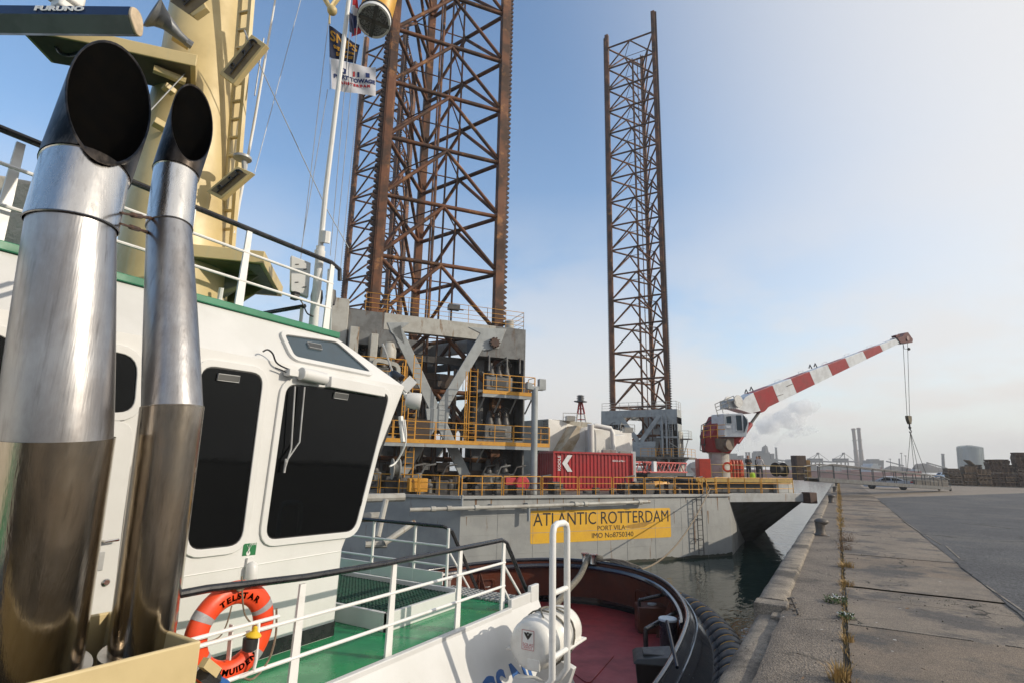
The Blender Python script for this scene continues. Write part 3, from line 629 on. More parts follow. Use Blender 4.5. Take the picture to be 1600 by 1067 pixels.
# ---- roof railing, light panel, whip pole
ZT = ZR + .06; XRR = -5.58; HR = .93
tp3 = [V((XRR - .5, -4, ZT + HR)), V((XRR - .15, .05, ZT + HR)), V((XRR, .75, ZT + HR)), V((XRR, 4.8, ZT + HR)), V((XRR, 4.95, ZT + HR - .05)), V((XRR, 4.97, ZT + HR - .2))]
railing('roof_railing', [V((XRR - .5, -4, ZT)), V((XRR - .15, .05, ZT)), V((XRR, .75, ZT)), V((XRR, 4.86, ZT))], HR, [V((XRR, PX(276, 490, XRR).y, ZT)), V((XRR, PX(372, 500, XRR).y, ZT)), V((XRR, PX(509, 524, XRR).y, ZT)), V((XRR - .08, PX(5, 370, XRR).y, ZT))], (.34, .70), TUG, tpt=tp3)
railing('far_roof_railing', [V((-8.6, 1.5, ZT)), V((-8.6, 4.9, ZT)), V((-7.0, 4.95, ZT)), V((-6.2, 4.95, ZT))], .45, [V((-8.6, 2.6, ZT)), V((-8.6, 4.0, ZT)), V((-7.2, 4.95, ZT)), V((-6.25, 4.95, ZT))], (), TUG, flat=False)
m = MB(); q = [P(455, 399, 7.2), P(486, 411, 7.35), P(482, 465, 7.35), P(454, 455, 7.2)]; bk = (V((-.6, .35, 0))).normalized() * .10; m.prism(q, bk); LP = m.build('floodlight_panel', WHITE, TUG, bevel=.01)
m = MB(); c = sum(q, V()) / 4; u = (q[1] - q[0]); v_ = (q[0] - q[3])
for a_, b_ in ((.3, .8), (.7, .75), (.3, .3), (.7, .25)): p = q[3] + u * a_ + v_ * b_ - bk * .04; m.beam(p - u * .08 - v_ * .02, p + u * .08 + v_ * .02, .008, .012)
m.obox(P(461, 463, 7.25), V((.04, 0, 0)), V((0, .04, 0)), V((0, 0, .05))); m.tube(smooth_curve([P(464, 462, 7.25), P(473, 475, 7.25), P(480, 490, 7.3), P(490, 495, 7.3)], 4), .010, 6); m.build('panel_fittings', DARK, LP)
m = MB(); m.tube([P(489, 522, 7.35), P(501, 385, 7.35)], .055, 12); m.tube([P(501, 385, 7.35), P(509, 300, 7.33), P(545, 0, 7.3), P(552, -60, 7.3)], [.035, .033, .028, .026], 10)
m.tube([P(499, 402, 7.35), P(500, 392, 7.35)], .07, 12); m.tube([P(484, 515, 7.35), P(494, 420, 7.33)], .022, 8); m.tube([P(508, 380, 7.33), P(510, 362, 7.33)], .06, 8)
FP = m.build('flagpole', WHITE2, TUG)
m = MB(); m.prism([P(512, 420, 7.4), P(521, 425, 7.4), P(517, 525, 7.4), P(505, 522, 7.4)], (-.05, .05, 0)); m.build('rail_end_post', WHITE2, TUG)
for x_, y_, t_ in ((495, 470, .07), (517, 470, .06)):
    m = MB(); m.lathe([(t_, -.1), (t_ * 1.2, 0), (t_, .1)], P(x_, y_ - 5, 7.6), Z, 12); m.tube([P(x_, y_, 7.6), P(x_ - 4, y_ + 55, 7.6)], .03, 8); m.build('deck_lamp', DARK, TUG)
m = MB(); m.tube([P(340, 490, 6.9), P(343, 468, 6.9)], .045, 10); m.tube([P(343, 468, 6.9), P(346, 450, 6.9)], .03, 8); m.build('gps_antenna', WHITE2, TUG)
# ---- exhaust casing and twin stacks
CASM = mat('cream casing paint', (.60, .48, .26), .4, 0, (.53, .42, .22), scale=1.5, coat=.15)
m = MB(); e0, e1 = PX(-40, 1054, -3.72), PX(315, 1000, -3.70)
m.prism([V((-3.72, e0.y - 1.2, .86)), V((-3.70, e1.y, e1.z)), V((-3.70, e1.y, ZD)), V((-3.72, e0.y - 1.2, ZD))], (-.035, 0, 0))
m.prism([V((-3.70, e1.y, e1.z)), V((-4.85, e1.y, e1.z + .02)), V((-4.85, e1.y, ZD)), V((-3.70, e1.y, ZD))], (0, -.035, 0))
m.prism([V((-4.85, e0.y - 1.2, .9)), V((-4.85, e1.y, e1.z + .02)), V((-4.85, e1.y, ZD)), V((-4.85, e0.y - 1.2, ZD))], (.03, 0, 0))
CS = m.build('exhaust_casing', CASM, TUG, bevel=.012)
m = MB(); m.box((-4.8, -1, .40), (-3.75, e1.y - .04, .42)); m.build('casing_floor', BLACKP, CS, smooth=0)
m = MB(); m.beam(PX(318, 1034, -3.72), PX(338, 1050, -3.74), .05, .06); m.build('casing_bracket', CASM, CS); m = MB(); m.tube([PX(318, 1050, -3.75), PX(335, 1062, -3.8)], .05, 8); m.build('hose', RUBBER, CS); m = MB(); m.tube([PX(336, 1062, -3.8), PX(352, 1070, -3.82)], .035, 8); m.build('hose_coupling', INKB, CS)
def steel(name, col, col2, rough, st, cs=2.0, soot=None):
    m = bpy.data.materials.new(name); m.use_nodes = True; nt = m.node_tree; b = nt.nodes['Principled BSDF']; co = _n(nt, 'ShaderNodeTexCoord').outputs['Object']
    n1 = _noise(nt, co, cs, 8, .65, st); c = _mix(nt, _ramp(nt, n1, .36, .66), col, col2)
    n2 = _noise(nt, co, 26, 4, .6, (1, 1, .08)); c = _mix(nt, _ramp(nt, n2, .5, .9), c, tuple(x * .6 for x in col2))
    n5 = _noise(nt, co, 1.1, 5, .7, (1, 1, .5)); pat = _ramp(nt, n5, .55, .66)
    if soot: c = _mix(nt, _ramp(nt, _noise(nt, co, 5, 8, .7, (1, 1, .35)), *soot[1]), c, soot[0])
    nt.links.new(c, b.inputs['Base Color']); b.inputs['Metallic'].default_value = 1.0
    r = _n(nt, 'ShaderNodeMapRange'); r.inputs[3].default_value = max(.02, rough - .05); r.inputs[4].default_value = rough + .14; nt.links.new(_noise(nt, co, 7, 7, .65, st), r.inputs[0])
    r2 = _n(nt, 'ShaderNodeMath', operation='MULTIPLY_ADD'); r2.inputs[1].default_value = .10; nt.links.new(pat, r2.inputs[0]); nt.links.new(r.outputs[0], r2.inputs[2]); nt.links.new(r2.outputs[0], b.inputs['Roughness'])
    bp = _n(nt, 'ShaderNodeBump'); bp.inputs['Strength'].default_value = .10; bp.inputs['Distance'].default_value = .01
    nt.links.new(_noise(nt, co, 90, 3, .5, (1, 1, .06)), bp.inputs['Height']); bp2 = _n(nt, 'ShaderNodeBump'); bp2.inputs['Strength'].default_value = .16; bp2.inputs['Distance'].default_value = .03
    nt.links.new(_noise(nt, co, 2.2, 3, .5), bp2.inputs['Height']); nt.links.new(bp.outputs[0], bp2.inputs['Normal']); nt.links.new(bp2.outputs[0], b.inputs['Normal']); return m
ST_LOW = steel('heat tinted polished steel', (.68, .61, .52), (.44, .37, .28), .12, (1, 1, .2))
ST_MID = steel('brushed dull steel', (.40, .40, .41), (.28, .265, .26), .30, (1, 1, .5), 2.6)
ST_TOP = steel('bright steel band', (.70, .68, .65), (.55, .52, .49), .22, (1, 1, .3))
ST_TIP = steel('soot darkened steel', (.13, .105, .085), (.05, .042, .037), .34, (1, 1, .4), 3, ((.012, .011, .010), (.42, .60)))
SOOT = mat('soot', (.0025, .0025, .0025), 1.0, 0, (.004, .0035, .003), scale=9, spec=0, rv=0)
def stack(name, lab, axis, radii, segs, tipn, tipc):
    pts = [P(*a) for a in axis]; root = TUG; parts = []
    n = 40
    def ring(p, d, r):
        u = d.cross(X).normalized(); w_ = d.cross(u); return [p + (u * math.cos(t) + w_ * math.sin(t)) * r for t in [2 * math.pi * j / n for j in range(n)]]
    dirs = []
    for i in range(len(pts)):
        d = (pts[min(i + 1, len(pts) - 1)] - pts[max(i - 1, 0)]).normalized(); dirs.append(d)
    dirs[-1] = (pts[-1] - pts[-2]).normalized()
    body = None
    for k, (mm, lip, *rr_) in enumerate(segs):
        i = k; mb = MB(); a, b = pts[i], pts[i + 1]; sub = 8; rings = []
        for s_ in range(sub + 1):
            t = s_ / sub
            r = radii[i] + (radii[i + 1] - radii[i]) * (0 if k == 0 else t)
            if rr_: r = rr_[0] + (rr_[1] - rr_[0]) * t ** 1.3
            d = dirs[i].lerp(dirs[i + 1], t).normalized()
            rings.append(ring(a.lerp(b, t) if t else a, d, r + (lip if s_ not in (0,) or k else 0)))
        mb.ringloft(rings, False)
        # rolled lip at the upper joint
        mb.ringloft([ring(b - dirs[i + 1] * .012, dirs[i + 1], radii[i + 1] + lip), ring(b - dirs[i + 1] * .006, dirs[i + 1], radii[i + 1] + lip + .006), ring(b, dirs[i + 1], radii[i + 1] + lip + .002)], False)
        o = mb.build(name if body is None else 'pipe_section', mm, TUG if body is None else body, smooth=50, fix=False)
        if body is None: body = o; body['label'] = lab
    # slanted mouth
    d = dirs[-1]; a = pts[-2]; c = pts[-1]; r = radii[-1]; e_ = V(tipn) + right * .22; e_ = (e_ - d * e_.dot(d)).normalized(); tipn = (e_ * .95 + d * .315).normalized()
    base = ring(a, dirs[-2], r * .955); outer0 = ring(a, dirs[-2], r); outer = [p + d * ((c - p).dot(tipn) / d.dot(tipn)) for p in outer0]
    mb = MB(); rings = [[p.lerp(q, t) for p, q in zip(base, outer)] for t in (0, .15, .3, .5, .75, 1)]
    mb.ringloft(rings, False); mid = sum(outer, V()) / n
    inner = [p.lerp(mid, .05) for p in outer]; mb.ringloft([outer, [p + tipn * .006 for p in [q.lerp(mid, .02) for q in outer]], inner], False)
    tip = mb.build('mouth', ST_TIP, body, smooth=50, fix=False)
    mb = MB(); base2 = [a.lerp(p, .93) for p in base]; b3 = [a.lerp(p, .80) - d * .05 for p in base]; mb.ringloft([inner, base2, b3], False); mb.add(b3, [tuple(range(n))]); mb.build('soot_lining', SOOT, body, smooth=50, fix=False)
    mb = MB(); mb.ringloft([ring(pts[0] + dirs[0] * h_, dirs[0], rr) for h_, rr in ((-.3, radii[0]), (-.02, radii[0]), (.0, radii[0] + .05), (.03, radii[0] + .05), (.03, radii[0]))], False); mb.build('base_flange', ST_MID, body, smooth=30)
    return body, pts
cdir = (CAM - P(172, 150, 4.1)).normalized()
B1, p1 = stack('exhaust_stack', 'wide polished steel exhaust with large black slanted mouth', [(32, 1060, 3.36), (88, 684, 3.45), (113, 352, 3.62), (134, 268, 3.80), (174, 152, 4.12)], [.30, .292, .248, .246, .272], [(ST_LOW, .004), (ST_MID, 0, .292, .236), (ST_TOP, .003)], cdir, None)
B2, p2 = stack('exhaust_stack', 'narrow steel exhaust with small black slanted mouth beside the wheelhouse door', [(220, 1020, 3.80), (270, 636, 3.95), (265, 356, 4.5), (275, 272, 4.70), (301, 190, 4.94)], [.195, .19, .162, .160, .182], [(ST_LOW, .004), (ST_MID, 0, .19, .158), (ST_TOP, .003)], cdir, None)
m = MB()
for (a, b) in (((188, 333, 3.6), (238, 342, 4.4)), ((188, 350, 3.6), (232, 364, 4.4))):
    A, B = P(*a), P(*b); m.tube([A, A.lerp(B, .3), A.lerp(B, .32), A.lerp(B, .6), A.lerp(B, .62), B], [.008, .008, .018, .018, .008, .016], 8)
m.build('turnbuckle_stay', mat('rusty turnbuckle', (.12, .06, .035), .6, .4, (.06, .04, .03), scale=20), B1)
# ---- mast
m = MB(); XM = -7.15
ax = [PX(258, 520, XM), PX(270, 440, XM), PX(296, 250, XM), PX(318, 120, XM), PX(332, 0, XM), PX(345, -140, XM)]
hw = [.68, .66, .60, .54, .50, .46]
rings = [[p + X * (w_ * .85 * math.cos(t)) + Y * (w_ * math.sin(t)) for t in [2 * math.pi * j / 28 for j in range(28)]] for p, w_ in zip(ax, hw)]
m.ringloft(rings); MS = m.build('mast', CREAM, TUG, smooth=50)
D = 7.35
m = MB(); q = [P(180, 340, 7.3), P(300, 378, 6.9), P(411, 408, 6.9), P(413, 414, 6.9)]
pz = P(300, 382, 6.75).z; c0, c1 = P(270, 372, 6.7), P(412, 408, 6.9); c0.z = c1.z = pz
dv_ = (c1 - c0).normalized(); bkd = V((-dv_.y, dv_.x, 0)); 
if bkd.x > 0: bkd = -bkd
m.prism([c0 - dv_ * .5, c1, c1 + bkd * 1.5, c0 - dv_ * .5 + bkd * 1.5], (0, 0, -.16)); pl = m.build('mast_platform', CREAM, MS, bevel=.01)
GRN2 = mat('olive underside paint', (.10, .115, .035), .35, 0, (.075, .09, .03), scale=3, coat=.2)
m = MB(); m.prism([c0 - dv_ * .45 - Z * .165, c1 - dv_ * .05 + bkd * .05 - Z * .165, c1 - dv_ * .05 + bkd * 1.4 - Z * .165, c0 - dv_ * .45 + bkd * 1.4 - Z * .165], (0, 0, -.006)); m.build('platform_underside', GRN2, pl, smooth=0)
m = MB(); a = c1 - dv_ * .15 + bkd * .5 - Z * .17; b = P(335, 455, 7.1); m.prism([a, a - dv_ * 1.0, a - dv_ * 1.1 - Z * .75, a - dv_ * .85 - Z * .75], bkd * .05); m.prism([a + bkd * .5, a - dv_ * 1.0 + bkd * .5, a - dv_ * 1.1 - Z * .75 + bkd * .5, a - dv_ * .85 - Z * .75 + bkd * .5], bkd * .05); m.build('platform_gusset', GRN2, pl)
def tray(tp_c, tp_u, tp_v, name='lamp_shelf'):              # navigation light shelf seen from below: four pixels + depth
    q = [P(*c) for c in tp_c]; n = (q[1] - q[0]).cross(q[3] - q[0]).normalized()
    if n.z > 0: n = -n
    m = MB(); m.prism(q, -n * .10); ring_frame(m, [p for p in rrect(q, .01, 1)], .0, n * .0) if 0 else None
    o = m.build(name, CREAM, MS, bevel=.006)
    m = MB(); c = sum(q, V()) / 4; u = (q[1] - q[0]); v_ = q[3] - q[0]
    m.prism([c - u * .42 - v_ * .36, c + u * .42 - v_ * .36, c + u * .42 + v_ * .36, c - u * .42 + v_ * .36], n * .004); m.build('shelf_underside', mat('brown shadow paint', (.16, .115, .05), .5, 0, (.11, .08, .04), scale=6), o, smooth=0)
    m = MB(); f = lambda a_, b_: q[0] + u * a_ + v_ * b_ + n * .02
    m.tube([f(.12, .55), f(.85, .5)], .010, 6); m.tube(smooth_curve([f(.3, .52), f(.33, .3), f(.25, .28), f(.24, .45)], 3), .010, 6); m.tube(smooth_curve([f(.6, .5), f(.66, .35), f(.60, .3)], 3), .010, 6); m.tube(smooth_curve([f(.8, .5), f(.86, .25), f(.93, .35), f(.92, .6)], 3), .012, 6); m.build('cable', BLACKP, o)
tray([(342, 116, 7.0), (393, 54, 7.0), (416, 70, 7.0), (364, 132, 7.0)], 0, 0)
tray([(322, 300, 6.9), (370, 260, 6.9), (394, 270, 6.9), (345, 312, 6.9)], 0, 0)
tray([(262, -2, 6.6), (300, -30, 6.6), (322, 12, 6.6), (302, 26, 6.6)], 0, 0)
m = MB(); r0, r1 = P(362, 392, 7.2), P(398, -60, 7.45); s0, s1 = P(346, 388, 7.25), P(380, -60, 7.5); m.beam(r0, r1, .05, .07); m.beam(s0, s1, .03, .05)
for k in range(1, 16): m.beam(s0.lerp(s1, k / 16), r0.lerp(r1, k / 16 + .01), .045, .025)
m.build('ladder', CREAM, MS, smooth=0)
m = MB(); m.tube([P(382, 272, 7.0), P(381, 250, 7.0)], .03, 8); m.lathe([(.05, -.04), (.11, -.02), (.11, .01), (.03, .05)], P(379, 247, 7.0), Z, 14); m.build('dome_antenna', GREYB, MS)
# radar: arm (seen from below), motor, scanner
zA = 6.6; q = [PZ(x, y, zA) for x, y in ((30, 47), (130, 66), (306, 104), (306, 152), (110, 104), (80, 99))]
m = MB(); m.prism(q, (0, 0, .16)); RA = m.build('radar_arm', CREAM, MS, bevel=.01)
m = MB(); m.prism([p - Z * .004 for p in [c_.lerp(sum(q, V()) / 6, .06) for c_ in q]], (0, 0, .003)); m.build('arm_underside', mat('brown underside shade', (.13, .10, .055), .5, 0, (.10, .08, .045), scale=4), RA, smooth=0)  # brown sheet paints the shade under the cream arm
m = MB(); c_ = [PZ(x, y, zA - .01) for x, y in ((88, 74), (96, 84), (112, 86), (124, 82))]; m.tube(smooth_curve(c_, 4), .02, 8); m.build('arm_cable', BLACKP, RA)
m = MB(); m.tube([P(240, 108, 6.7), P(290, 128, 6.9)], .05, 8); m.build('arm_brace', CREAM, RA)
dR = 5.95; s0, s1 = P(-75, 26, dR + .05), P(205, 29, dR); u = (s1 - s0).normalized(); up = Z.copy(); bk = u.cross(up).normalized()
if bk.dot(cdir) > 0: bk = -bk                               # away from the viewer
m = MB(); g0, g1 = P(70, 40, 5.9), P(112, 60, 6.15); g0.z = g1.z = zA + .30; m.beam(g0, g1, .26, .22); m.obox(g0.lerp(g1, .5) - Z * .15, (g1 - g0) * .35, (g1 - g0).cross(Z).normalized() * .09, Z * .06); m.tube([g0.lerp(g1, .3) + Z * .1, g0.lerp(g1, .3) + Z * .3], .08, 12); mo = m.build('radar_motor', WHITE2, RA, bevel=.03)
SCB = mat('blue radar paint', (.010, .026, .08), .35, 0, (.010, .024, .07), coat=.1)
prof = [(-.045, .105), (.04, .135), (.11, .10), (.15, .0), (.15, -.10), (.075, -.135), (-.055, -.01)]
f = lambda p: [p + bk * a_ + up * b_ for a_, b_ in prof]
m = MB(); m.ringloft([f(s0), f(s1)]); SCN = m.build('radar_scanner', SCB, RA, smooth=20)
gl_ = lambda p: [p + bk * a_ + up * b_ for a_, b_ in ((-.058, -.012), (.074, -.138), (.068, -.132), (-.05, -.01))]
m = MB(); m.ringloft([gl_(s0), gl_(s1)]); m.build('scanner_window', mat('grey radome', (.21, .21, .205), .5), SCN, smooth=0)
m = MB(); cpr = sum((V((a_, b_, 0)) for a_, b_ in prof), V()) / 7; rr_ = rrect([s1 + bk * (cpr.x + (a_ - cpr.x) * 1.05) + up * (cpr.y + (b_ - cpr.y) * 1.05) for a_, b_ in prof], .06, 3); m.prism(rr_, u * .035); m.build('end_cap', mat('weathered cream plastic', (.60, .48, .34), .55, 0, (.45, .36, .25), scale=9), SCN, bevel=.01)
m = MB(); tc_ = PN(92, 14, s0 - bk * .066, (bk * -1 + up * .09).normalized()); m.text('FURUNO', frame(tc_, u, up + bk * .09), .085, .002, 'CENTER', 1.55, .004); m.build('lettering', SIGN_W, SCN, smooth=0)
# horn
hp_ = [P(292, 66, 6.9), P(280, 56, 6.85), P(262, 38, 6.8), P(250, 28, 6.75), P(241, 22, 6.7), P(237, 19, 6.68)]
m = MB(); m.tube(hp_, [.045, .055, .09, .13, .185, .205], 20, cap=False); m.tube([P(300, 72, 6.95), P(290, 65, 6.9)], .05, 8); hn = m.build('horn', mat('grey bronze horn', (.16, .17, .19), .45, .5, (.22, .23, .24), scale=5), MS, fix=False)
for a, b, w2, h2 in (((270, 56, 6.9), (296, 72, 7.0), .11, .08), ((256, 134, 6.8), (272, 146, 6.9), .10, .07), ((240, 190, 6.7), (262, 203, 6.8), .13, .08)): m = MB(); m.beam(P(*a), P(*b), w2, h2); m.build('mast_bracket', CREAM, MS, bevel=.008)
m = MB()
for a, b, r in (((298, 106, 7.0), (180, 232, 5.6), .007), ((386, 60, 7.1), (512, 330, 7.6), .006), ((382, 48, 7.1), (388, 64, 7.0), .012), ((512, 330, 7.6), (545, 388, 7.6), .006), ((430, 0, 8.2), (365, 368, 7.2), .012), ((412, 60, 7.4), (398, 150, 7.3), .009), ((470, 0, 8.5), (398, 270, 7.6), .005)):
    m.tube([P(*a), P(*b)], r, 6)
m.build('rigging_wire', GREYB, MS)['kind'] = 'stuff'
m = MB(); m.tube([P(432, -10, 8.2), P(398, 190, 7.6), P(365, 365, 7.2)], [.012, .016, .02], 8); m.build('whip_antenna', WHITE2, MS)
hl = MB()
for a, b in (((516, 10, 7.8), (468, 420, 7.6)), ((554, -40, 7.8), (516, 400, 7.7)), ((560, 20, 7.8), (522, 420, 7.7)), ((515, 25, 7.8), (516, 140, 7.7)), ((575, 0, 8.5), (530, 440, 7.8))): hl.tube([P(*a), P(*b)], .005, 5)
hl.tube([P(512, 140, 7.8), P(470, 395, 7.6)], .005, 5); hl.build('halyard', GREYB, FP)['kind'] = 'stuff'
m = MB(); m.tube([P(486, -40, 8.0), P(516, 14, 7.8), P(548, -30, 8.0)], .05, 10); m.sphere(P(519, 17, 7.8), .07); m.tube([P(515, 20, 7.8), P(515, 38, 7.75)], .012, 6); m.build('yard', CREAM, MS)
# ---- flags (things hung on the halyards)
FN = mat('navy flag cloth', (.010, .018, .055), .8, 0, (.008, .014, .045), scale=4); FWH = mat('white flag cloth', (.62, .62, .66), .8, 0, (.55, .55, .60), scale=4)
FR = mat('red flag cloth', (.45, .02, .03), .8); FB = mat('blue flag cloth', (.012, .03, .13), .8); FG = mat('gold flag print', (.50, .25, .02), .7)
def flag(name, lab, q, d, waves, stripes, prints):
    A, B, C_, D_ = [P(x, y, d + dz) for x, y, dz in q]; cen = (A + B + C_ + D_) / 4; n = (B - A).cross(D_ - A).normalized()
    if n.dot(CAM - cen) < 0: n = -n
    def s(u, v, off=0.0):
        p = A.lerp(B, u).lerp(D_.lerp(C_, u), v); return p + n * (off + waves * math.sin(u * 7 + v * 2.5) * (.2 + .8 * u) + waves * .4 * math.sin(u * 13 - v * 5))
    t = None
    for k, (m_, v0, v1) in enumerate(stripes):
        mb = MB(); mb.sheet(lambda u, v: s(u, v0 + (v1 - v0) * v), 28, 8)
        o = mb.build(name if t is None else 'stripe', m_, t, smooth=180, fix=False)
        if t is None: t = o; tag(o, lab, 'flag', 'flags on the tug flagpole')
    W_, H_ = (B - A).length, (D_ - A).length
    for st, cu, cv, sz, m_ in prints:
        if st.startswith('#'):
            mb = MB(); a0, b0, c0, d0 = [float(x) for x in st[1:].split(',')]; mb.sheet(lambda u, v: s(a0 + (c0 - a0) * u, b0 + (d0 - b0) * v, .006), 6, 4); mb.build('emblem', m_, t, smooth=180, fix=False); continue
        vs_, fs_, w_ = text_geo(st, sz, 0, 'CENTER', .004); mb = MB(); mb.add([s(cu + v.x / W_, cv - v.y / H_, .006) for v in vs_], fs_); mb.build('lettering', m_, t, smooth=0, fix=False)
    return t
flag('pennant', 'navy flag with gold lettering above the white flag', [(514, 40, 0), (562, 72, .1), (556, 101, .1), (515, 91, 0)], 7.75, .025, [(FN, 0, 1)], [('SNPS', .5, .30, .20, FG), ('tug service', .52, .58, .08, FG), ('SALVAGE', .55, .80, .07, FG)])
flag('company_flag', 'white flag with blue and red port towage lettering', [(517, 92, 0), (587, 107, .2), (587, 152, .2), (518, 140, 0)], 7.7, .03, [(FWH, 0, 1)], [('PORT TOWAGE', .52, .55, .078, FB), ('A M S T E R D A M', .53, .72, .050, FR), ('#.17,.26,.33,.43', 0, 0, 0, FB), ('#.22,.30,.28,.39', 0, 0, 0, FWH), ('#.48,.25,.53,.42', 0, 0, 0, FR), ('#.58,.25,.63,.42', 0, 0, 0, FB), ('#.77,.24,.86,.41', 0, 0, 0, FB)])
flag('national_flag', 'drooping red white and blue flag behind the flagpole', [(553, -12, 0), (556, 0, .1), (563, 52, .1), (548, 60, 0)], 7.9, .03, [(FR, 0, .28), (FWH, .28, .5), (FB, .5, .82), (FR, .82, 1)], [])
flag('pennant', 'dark blue folded pennant tied against the flagpole', [(546, 20, 0), (550, 22, .05), (553, 58, .05), (545, 46, 0)], 7.25, .015, [(FN, 0, 1)], [])
ax_keep = list(ax)
# lantern drum
LY = mat('yellow ribbed drum', (.70, .40, .05), .45, 0, (.58, .32, .05), scale=3, col3=(.40, .22, .05), f3=(.6, .75), scale3=5)
c0 = P(584, 34, 7.9); c1 = P(601, -22, 8.75); axd = (c0 - c1).normalized()
t = thing('drum_lantern', 'yellow ribbed drum with round perforated grey end hanging above the flags', 'lantern', tuple(c1), None)
m = MB(); Ld = (c0 - c1).length; prof = [(.225, 0)]; k = 0.0
while k < Ld - .12: prof += [(.225, k), (.232, k + .012)]; k += .024
prof += [(.225, Ld - .12)]; m.lathe(prof, c1, axd, 32); m.build('drum', LY, t, smooth=60)
m = MB(); m.lathe([(.235, Ld - .13), (.245, Ld - .125), (.245, Ld - .09), (.235, Ld - .085)], c1, axd, 32); m.build('band', RUBBER, t)
m = MB(); m.lathe([(.23, Ld - .085), (.235, Ld - .08), (.235, Ld), (.205, Ld + .002), (.20, Ld - .01), (.001, Ld - .01)], c1, axd, 32); m.build('end_ring', WHITE2, t)
PERF = mat('perforated mesh plate', (.42, .43, .45), .5, .3, (.12, .12, .13), f=(.48, .52), scale=60)
m = MB(); m.lathe([(.205, Ld - .004), (.001, Ld - .004)], c1, axd, 32); m.build('mesh_plate', PERF, t, smooth=0)
uu = axd.cross(X).normalized(); ww = axd.cross(uu); m = MB(); e = c1 + axd * (Ld + .006)
for a in (.7, .7 + math.pi / 2): dd = uu * math.cos(a) + ww * math.sin(a); m.beam(e - dd * .22, e + dd * .22, .05, .012, axd)
m.build('cross_bar', DARK, t); m = MB(); m.tube([c1, c1 + V((.05, 0, 1.2))], .02, 6); m.build('hanger', DARK, t)
# tarp covered gear on the roof
TARP = mat('grey canvas cover', (.46, .43, .38), .85, 0, (.36, .33, .29), scale=3, bump=.9, bscale=7, bdist=.05)
def tarpf(u, v):
    a = 2 * math.pi * u; h = [0, .25, .5, .72, .9, 1.0, 1.03]; k = v * 6; i = min(5, int(k)); hh = h[i] + (h[i + 1] - h[i]) * (k - i)
    r = (.34 + .03 * math.sin(a * 5 + v * 3) * (1 - v) + .05 * mn.noise(V((math.cos(a) * 2, math.sin(a) * 2, v * 3)))) * (1 if v < .8 else (1 - v) / .2 * .95 + .02)
    return tb + V((r * math.cos(a), r * math.sin(a) * 1.1, hh * .92))
tb = P(22, 398, 5.35); tb.z = ZT
tag(MB().sheet(tarpf, 36, 18).build('canvas_cover', TARP, smooth=180, fix=False), 'creased grey canvas cover over gear on the wheelhouse roof', 'cover')
# ---- lifebuoy
LC = PX(361, 986, XR - .10); t = thing('lifebuoy', 'orange lifebuoy with grey bands hung on the tug railing', 'lifebuoy', tuple(LC))
R_, r_ = .285, .088
def tor(a, b, k=1.0): return LC + V((.72 * r_ * k * math.sin(b), (R_ + r_ * k * math.cos(b)) * math.cos(a), (R_ + r_ * k * math.cos(b)) * math.sin(a)))
m = MB(); m.ringloft([[tor(a, 2 * math.pi * j / 20) for j in range(20)] for a in [2 * math.pi * i / 64 for i in range(64)]], False, True); m.build('ring', ORANGE, t, smooth=180)
for c in (28, 150, 214, 318):
    m = MB(); m.ringloft([[tor(math.radians(c - 5 + k * 2.5), 2 * math.pi * j / 20, 1.02) for j in range(20)] for k in range(5)], False); m.build('reflective_band', TAPE, t, smooth=180, fix=False)
def arctext(st, a0, rad, size, flip):
    m = MB(); ws = []
    for c in st: vs_, fs_, w_ = text_geo(c, size, .001, 'CENTER', .003); ws.append((vs_, fs_, w_ + size * .16))
    tot = sum(w_[2] for w_ in ws); ang = a0 + (tot / 2 / rad) * (1 if not flip else -1)
    for vs_, fs_, w_ in ws:
        da = w_ / rad; ang += (-da / 2 if not flip else da / 2)
        rd = V((0, math.cos(ang), math.sin(ang))); tg_ = V((0, math.sin(ang), -math.cos(ang))) * (1 if not flip else -1); upv = rd if not flip else -rd
        b = (rad - R_) / r_; off = .72 * r_ * math.sqrt(max(0, 1 - b * b)) + .0025
        slope = V((1, 0, 0))
        m.add([LC + rd * rad + X * off + tg_ * v.x + upv * v.y * .9 - X * (v.y * .25 * (1 if (rad < R_) == flip else -1)) * 0 for v in vs_], fs_)
        ang += (-da / 2 if not flip else da / 2)
    return m
arctext('TELSTAR', math.radians(88), R_ - .022, .068, False).build('lettering', INK, t, smooth=0)
arctext('IJMUIDEN', math.radians(278), R_ - .012, .068, True).build('lettering', INK, t, smooth=0)
rp = MB(); rp.tube(smooth_curve([PX(378, 900, XR - .02), PX(379, 935, XR - .0), PX(383, 960, XR), PX(396, 977, XR + .03)], 5), .007, 6); rp.tube(smooth_curve([PX(362, 946, XR - .03), PX(354, 975, XR - .03), PX(342, 995, XR - .03), PX(318, 1004, XR - .03)], 5), .006, 6); rp.tube(smooth_curve([PX(432, 950, XR - .03), PX(431, 990, XR - .02), PX(420, 1030, XR), PX(395, 1060, XR), PX(375, 1055, XR)], 5), .009, 6)
rp.tube(smooth_curve([PX(369, 914, XR - .02), PX(373, 922, XR), PX(381, 917, XR)], 4), .012, 6); rp.build('grab_line', ROPE, t)
t = thing('smoke_light', 'yellow topped black rescue light clipped at the lifebuoy', 'rescue light', tuple(PX(392, 1000, XR + .05)))
c = PX(391, 1003, XR + .04); m = MB(); m.lathe([(.03, -.065), (.052, -.05), (.056, 0), (.056, .035)], c, Z, 18); m.build('body', RUBBER, t); c = PX(396, 992, XR + .06)
m = MB(); m.lathe([(.056, -.008), (.06, .0), (.052, .012), (.022, .03), (.017, .06), (.008, .068)], c, V((.1, .1, 1)), 18); m.build('cap', mat('yellow plastic', (.72, .48, .02), .4), t)
